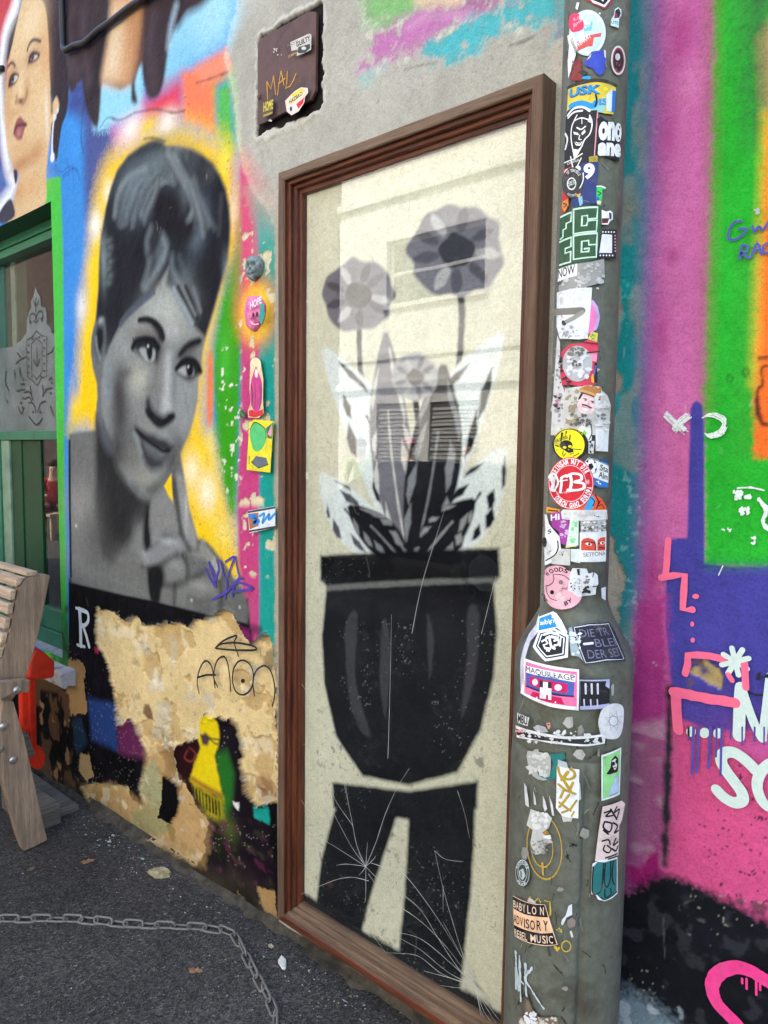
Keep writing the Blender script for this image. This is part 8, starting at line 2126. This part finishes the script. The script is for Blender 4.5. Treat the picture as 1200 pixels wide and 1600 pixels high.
building(fac, -8.6, 8.0, FYW, 9.5, [(-7.4, -5.15, 4.35, 5.55, 'w'), (-3.9, -2.3, 4.35, 5.55, 'w'), (-0.6, 1.0, 4.35, 5.55, 'w'), (3.0, 4.6, 4.35, 5.55, 'w'), (-7.6, -6.55, 0.7, 2.5, 'shutter'), (-6.3, -5.2, 0.7, 2.5, 'shutter'), (-3.6, -2.2, 0.7, 2.5, 'w'), (0.2, 1.6, 0.7, 2.5, 'w'), (-6.9, -5.4, 7.2, 8.6, 'w'), (-3.8, -2.4, 7.2, 8.6, 'w')], M_RW, M_FRW)
for z0, z1, d in ((2.78, 2.90, 0.10), (3.35, 3.47, 0.06), (6.28, 6.42, 0.10), (9.3, 9.6, 0.25)):
    box('string_course', (-8.62, FYW - 0.02, z0), (8.02, FYW + d, z1), M_FRW, fac)
brk = thing('added_brick_building', 'brown brick house added beside the white terrace to give the glass a dark reflection', 'building', (-14, -9.6, 0))
M_BRK = mat_dirty('brown_brick', (78, 56, 45), (56, 42, 36), 0.85, 6, (0.4, 0.7), 0.003)
building(brk, -60.0, -8.64, -9.8, 12.0, [(-11.6, -10.4, 1.0, 2.6, 'w'), (-14.6, -13.4, 1.0, 2.6, 'w'), (-11.6, -10.4, 4.2, 5.8, 'w'), (-14.6, -13.4, 4.2, 5.8, 'w'), (-18.0, -16.8, 4.2, 5.8, 'w')], M_BRK, M_FRW)  # added house, made long and tall so the panes mirror something dark
# parked cars
M_CARP = mat_flat((22, 28, 44), 0.15, 0.04, 0.7); M_TYRE = mat_flat((22, 22, 22), 0.8, 0.1); M_RIM = mat_flat((150, 150, 152), 0.3, 0.05, 0.5, None, 60, 0.8)


def parked_car(label, CX, CY, paint):
    car = thing('parked_car', label, 'car', (CX, CY, 0), 'cars parked across the street')
    side = [(-2.1, .35), (-2.15, .62), (-2.05, .85), (-1.3, .93), (-0.95, .98), (0.9, .98), (1.6, .95), (2.05, .80), (2.12, .55), (2.05, .35), (1.72, .30), (1.62, .52), (1.4, .64), (1.15, .52), (1.05, .30), (-1.0, .30), (-1.1, .52), (-1.35, .64), (-1.6, .52), (-1.7, .30)]
    prism('body', [(CX + x, CY + 0.84, z) for x, z in side], (0, -1.68, 0), paint, car, 0.05)
    roof = [(-1.05, .97), (-0.45, 1.40), (-0.2, 1.455), (0.7, 1.465), (1.0, 1.43), (1.62, .96)]
    bm = bmesh.new()
    L1 = [bm.verts.new((CX + x, CY + 0.78 - 0.20 * (z - .97) / .49, z)) for x, z in roof]
    L2 = [bm.verts.new((CX + x, CY - 0.78 + 0.20 * (z - .97) / .49, z)) for x, z in roof]
    bm.faces.new(L1); bm.faces.new(L2[::-1])
    for i in range(len(roof)):
        j = (i + 1) % len(roof)
        bm.faces.new((L1[i], L2[i], L2[j], L1[j]))
    bm_obj('cabin', bm, paint, car)
    for pts_ in ([(-0.86, 1.01), (-0.40, 1.36), (0.12, 1.41), (0.12, 1.01)], [(0.20, 1.01), (0.20, 1.41), (0.66, 1.42), (0.92, 1.38), (1.30, 1.01)]):
        for sg in (1, -1):
            prism('side_window', [(CX + x, CY + sg * (0.79 - 0.20 * (z - .97) / .49), z) for x, z in pts_], (0, sg * 0.008, 0), M_DG, car, 0)
    prism('windscreen', [(CX - 0.99, CY - .66, 1.02), (CX - 0.52, CY - .56, 1.36), (CX - 0.52, CY + .56, 1.36), (CX - 0.99, CY + .66, 1.02)], (-0.012, 0, 0.012), M_DG, car, 0)
    prism('rear_window', [(CX + 1.54, CY - .66, 1.02), (CX + 1.10, CY - .58, 1.38), (CX + 1.10, CY + .58, 1.38), (CX + 1.54, CY + .66, 1.02)], (0.012, 0, 0.012), M_DG, car, 0)
    for wx_, wy_ in ((-1.35, .76), (-1.35, -.76), (1.4, .76), (1.4, -.76)):
        bm = bmesh.new()
        bmesh.ops.create_cone(bm, cap_ends=True, segments=28, radius1=0.31, radius2=0.31, depth=0.2)
        bmesh.ops.transform(bm, matrix=Matrix.Translation((CX + wx_, CY + wy_, 0.27)) @ Matrix.Rotation(math.pi / 2, 4, 'X'), verts=bm.verts)
        wob = bm_obj('wheel', bm, M_TYRE, car)
        bm = bmesh.new()
        bmesh.ops.create_cone(bm, cap_ends=True, segments=20, radius1=0.2, radius2=0.18, depth=0.21)
        bmesh.ops.transform(bm, matrix=Matrix.Translation((CX + wx_, CY + wy_, 0.27)) @ Matrix.Rotation(math.pi / 2, 4, 'X'), verts=bm.verts)
        bm_obj('rim', bm, M_RIM, wob)
    for yy in (CY - .6, CY + .6):
        box('headlight', (CX - 2.155, yy - 0.15, .62), (CX - 2.03, yy + 0.15, .76), M_RIM, car, 0.02)


parked_car('dark blue parked car reflected in the middle of the glass', -3.9, -5.9, M_CARP)
parked_car('white parked car reflected at the right of the glass, beyond the dark one', -1.6, -7.6, mat_flat((222, 222, 220), 0.2, 0.04, 0.6))


def person(name, label, loc, rz, pose, top, bottom, skin, hair, hat=None):
    root = thing(name, label, 'person', loc)
    if pose == 'sit':
        J = {'pel': (0, 0, .50), 'spi': (0, .02, .70), 'che': (0, .0, .90), 'nec': (0, -.02, 1.05), 'hd1': (0, -.03, 1.14), 'hd2': (0, -.04, 1.27)}
        for s, n in ((1, 'l'), (-1, 'r')):
            J.update({'sh' + n: (s * .18, 0, .99), 'el' + n: (s * .24, -.12, .76), 'wr' + n: (s * .14, -.34, .72), 'ha' + n: (s * .10, -.42, .72), 'hp' + n: (s * .10, -.02, .48), 'kn' + n: (s * .14, -.44, .50), 'an' + n: (s * .13, -.42, .09), 'to' + n: (s * .14, -.58, .05)})
    else:
        J = {'pel': (0, 0, .95), 'spi': (0, 0, 1.14), 'che': (0, 0, 1.32), 'nec': (0, -.01, 1.47), 'hd1': (0, -.02, 1.56), 'hd2': (0, -.03, 1.69)}
        for s, n in ((1, 'l'), (-1, 'r')):
            J.update({'sh' + n: (s * .18, 0, 1.41), 'el' + n: (s * .25, -.02, 1.13), 'wr' + n: (s * .22, -.16, .92), 'ha' + n: (s * .21, -.22, .86), 'hp' + n: (s * .10, 0, .90), 'kn' + n: (s * .11, -.03, .49), 'an' + n: (s * .11, .02, .09), 'to' + n: (s * .12, -.15, .05)})
    Rr = {'pel': (.15, .12), 'spi': (.14, .10), 'che': (.16, .11), 'nec': (.055, .055), 'hd1': (.075, .09), 'hd2': (.07, .085)}
    for n in 'lr':
        Rr.update({'sh' + n: (.065, .065), 'el' + n: (.045, .045), 'wr' + n: (.03, .03), 'ha' + n: (.04, .025), 'hp' + n: (.09, .09), 'kn' + n: (.06, .06), 'an' + n: (.042, .042), 'to' + n: (.04, .03)})
    names = list(J)
    E_ = [('pel', 'spi'), ('spi', 'che'), ('che', 'nec'), ('nec', 'hd1'), ('hd1', 'hd2')]
    for n in 'lr':
        E_ += [('che', 'sh' + n), ('sh' + n, 'el' + n), ('el' + n, 'wr' + n), ('wr' + n, 'ha' + n), ('pel', 'hp' + n), ('hp' + n, 'kn' + n), ('kn' + n, 'an' + n), ('an' + n, 'to' + n)]
    me = bpy.data.meshes.new(name)
    me.from_pydata([J[n] for n in names], [(names.index(a), names.index(b_)) for a, b_ in E_], [])
    o = bpy.data.objects.new('body', me); COL.objects.link(o)
    md = o.modifiers.new('skin', 'SKIN'); 
    for i, n in enumerate(names):
        me.skin_vertices[0].data[i].radius = Rr[n]
        me.skin_vertices[0].data[i].use_root = (n == 'pel')
    o.modifiers.new('sub', 'SUBSURF').levels = 2
    dg = bpy.context.evaluated_depsgraph_get()
    m2 = bpy.data.meshes.new_from_object(o.evaluated_get(dg))
    bpy.data.objects.remove(o)
    cols = [skin, top, bottom, (40, 36, 34)]
    for c_ in cols: m2.materials.append(mat_flat(c_, 0.7, 0.15, 0.3))
    zn, zp = J['nec'][2], J['pel'][2]
    for p_ in m2.polygons:
        x, y, z = p_.center
        near = min(names, key=lambda n: (x - J[n][0]) ** 2 + (y - J[n][1]) ** 2 + (z - J[n][2]) ** 2)
        k2 = near[:2]
        p_.material_index = 0 if near in ('nec', 'hd1', 'hd2') or k2 in ('wr', 'ha') else 1 if near in ('spi', 'che') or k2 in ('sh', 'el') else 3 if k2 == 'to' else (0 if (k2 == 'an' and bottom[0] < 200 and pose == 'sit') else 2)
        p_.use_smooth = True
    mt = Matrix.Translation(loc) @ Matrix.Rotation(rz, 4, 'Z')
    m2.transform(mt)
    link('body', m2, root)
    hd = Vector(J['hd2'])
    bm = bmesh.new()
    bmesh.ops.create_uvsphere(bm, u_segments=18, v_segments=12, radius=1)
    bmesh.ops.transform(bm, matrix=mt @ Matrix.Translation(hd + Vector((0, .025, .02))) @ Matrix.Diagonal((.088, .10, .085, 1)), verts=bm.verts)
    bm_obj('hair', bm, mat_flat(hair, 0.8, 0.2), root, True)
    for s in (-1, 1):
        bm = bmesh.new(); bmesh.ops.create_uvsphere(bm, u_segments=8, v_segments=6, radius=.012)
        bmesh.ops.transform(bm, matrix=mt @ Matrix.Translation(Vector(J['hd1']) + Vector((s * .03, -.082, .045))), verts=bm.verts)
        bm_obj('eye', bm, mat_flat((40, 34, 32), 0.3, 0.1), root, True)
    bm = bmesh.new(); bmesh.ops.create_cone(bm, cap_ends=True, segments=8, radius1=.016, radius2=.006, depth=.04)
    bmesh.ops.transform(bm, matrix=mt @ Matrix.Translation(Vector(J['hd1']) + Vector((0, -.09, .015))) @ Matrix.Rotation(math.radians(25), 4, 'X'), verts=bm.verts)
    bm_obj('nose', bm, mat_flat(skin, 0.7, 0.15, 0.3), root, True)
    if hat:
        bm = bmesh.new()
        tube(bm, [(0, .01, J['hd2'][2] + .03), (0, .01, J['hd2'][2] + .035), (0, .01, J['hd2'][2] + .04), (0, .01, J['hd2'][2] + .11), (0, .01, J['hd2'][2] + .12)], [.17, .165, .10, .09, .04], 22)
        bmesh.ops.transform(bm, matrix=mt, verts=bm.verts)
        bm_obj('hat', bm, mat_flat(hat, 0.8, 0.1), root)
    return root


SKN = (206, 160, 134)
person('person', 'person in a red shirt sitting in the sun, reflected in the green-framed window', (-11.35, -4.05, 0.0), 2.0, 'sit', (170, 44, 50), (110, 40, 48), SKN, (60, 40, 30))
person('person', 'person in a light green top standing behind the parked car, reflected in the case glass', (-6.4, -7.3, 0.0), 2.6, 'stand', (130, 170, 110), (90, 96, 110), SKN, (80, 56, 40))
person('person', 'person in a pink sun hat and pale shirt, reflected above the parked car', (-5.5, -7.4, 0.0), 3.4, 'stand', (222, 220, 210), (70, 80, 110), SKN, (110, 80, 50), (236, 150, 170))
person('person', 'dark-haired person in black, reflected at the far side of the parked car', (-4.4, -7.5, 0.0), 2.9, 'stand', (40, 38, 44), (60, 62, 74), SKN, (30, 24, 22))
st_ = thing('street_bench', 'low wooden seat under the person in red', 'bench', (-11.35, -4.0, 0))
box('seat', (-11.9, -4.35, 0.36), (-10.8, -3.75, 0.41), W_SLAT, st_, 0.01)
for xx in (-11.85, -10.9):
    for yy in (-4.3, -3.85):
        box('leg', (xx, yy, -0.07), (xx + 0.06, yy + 0.06, 0.36), W_SLAT, st_)
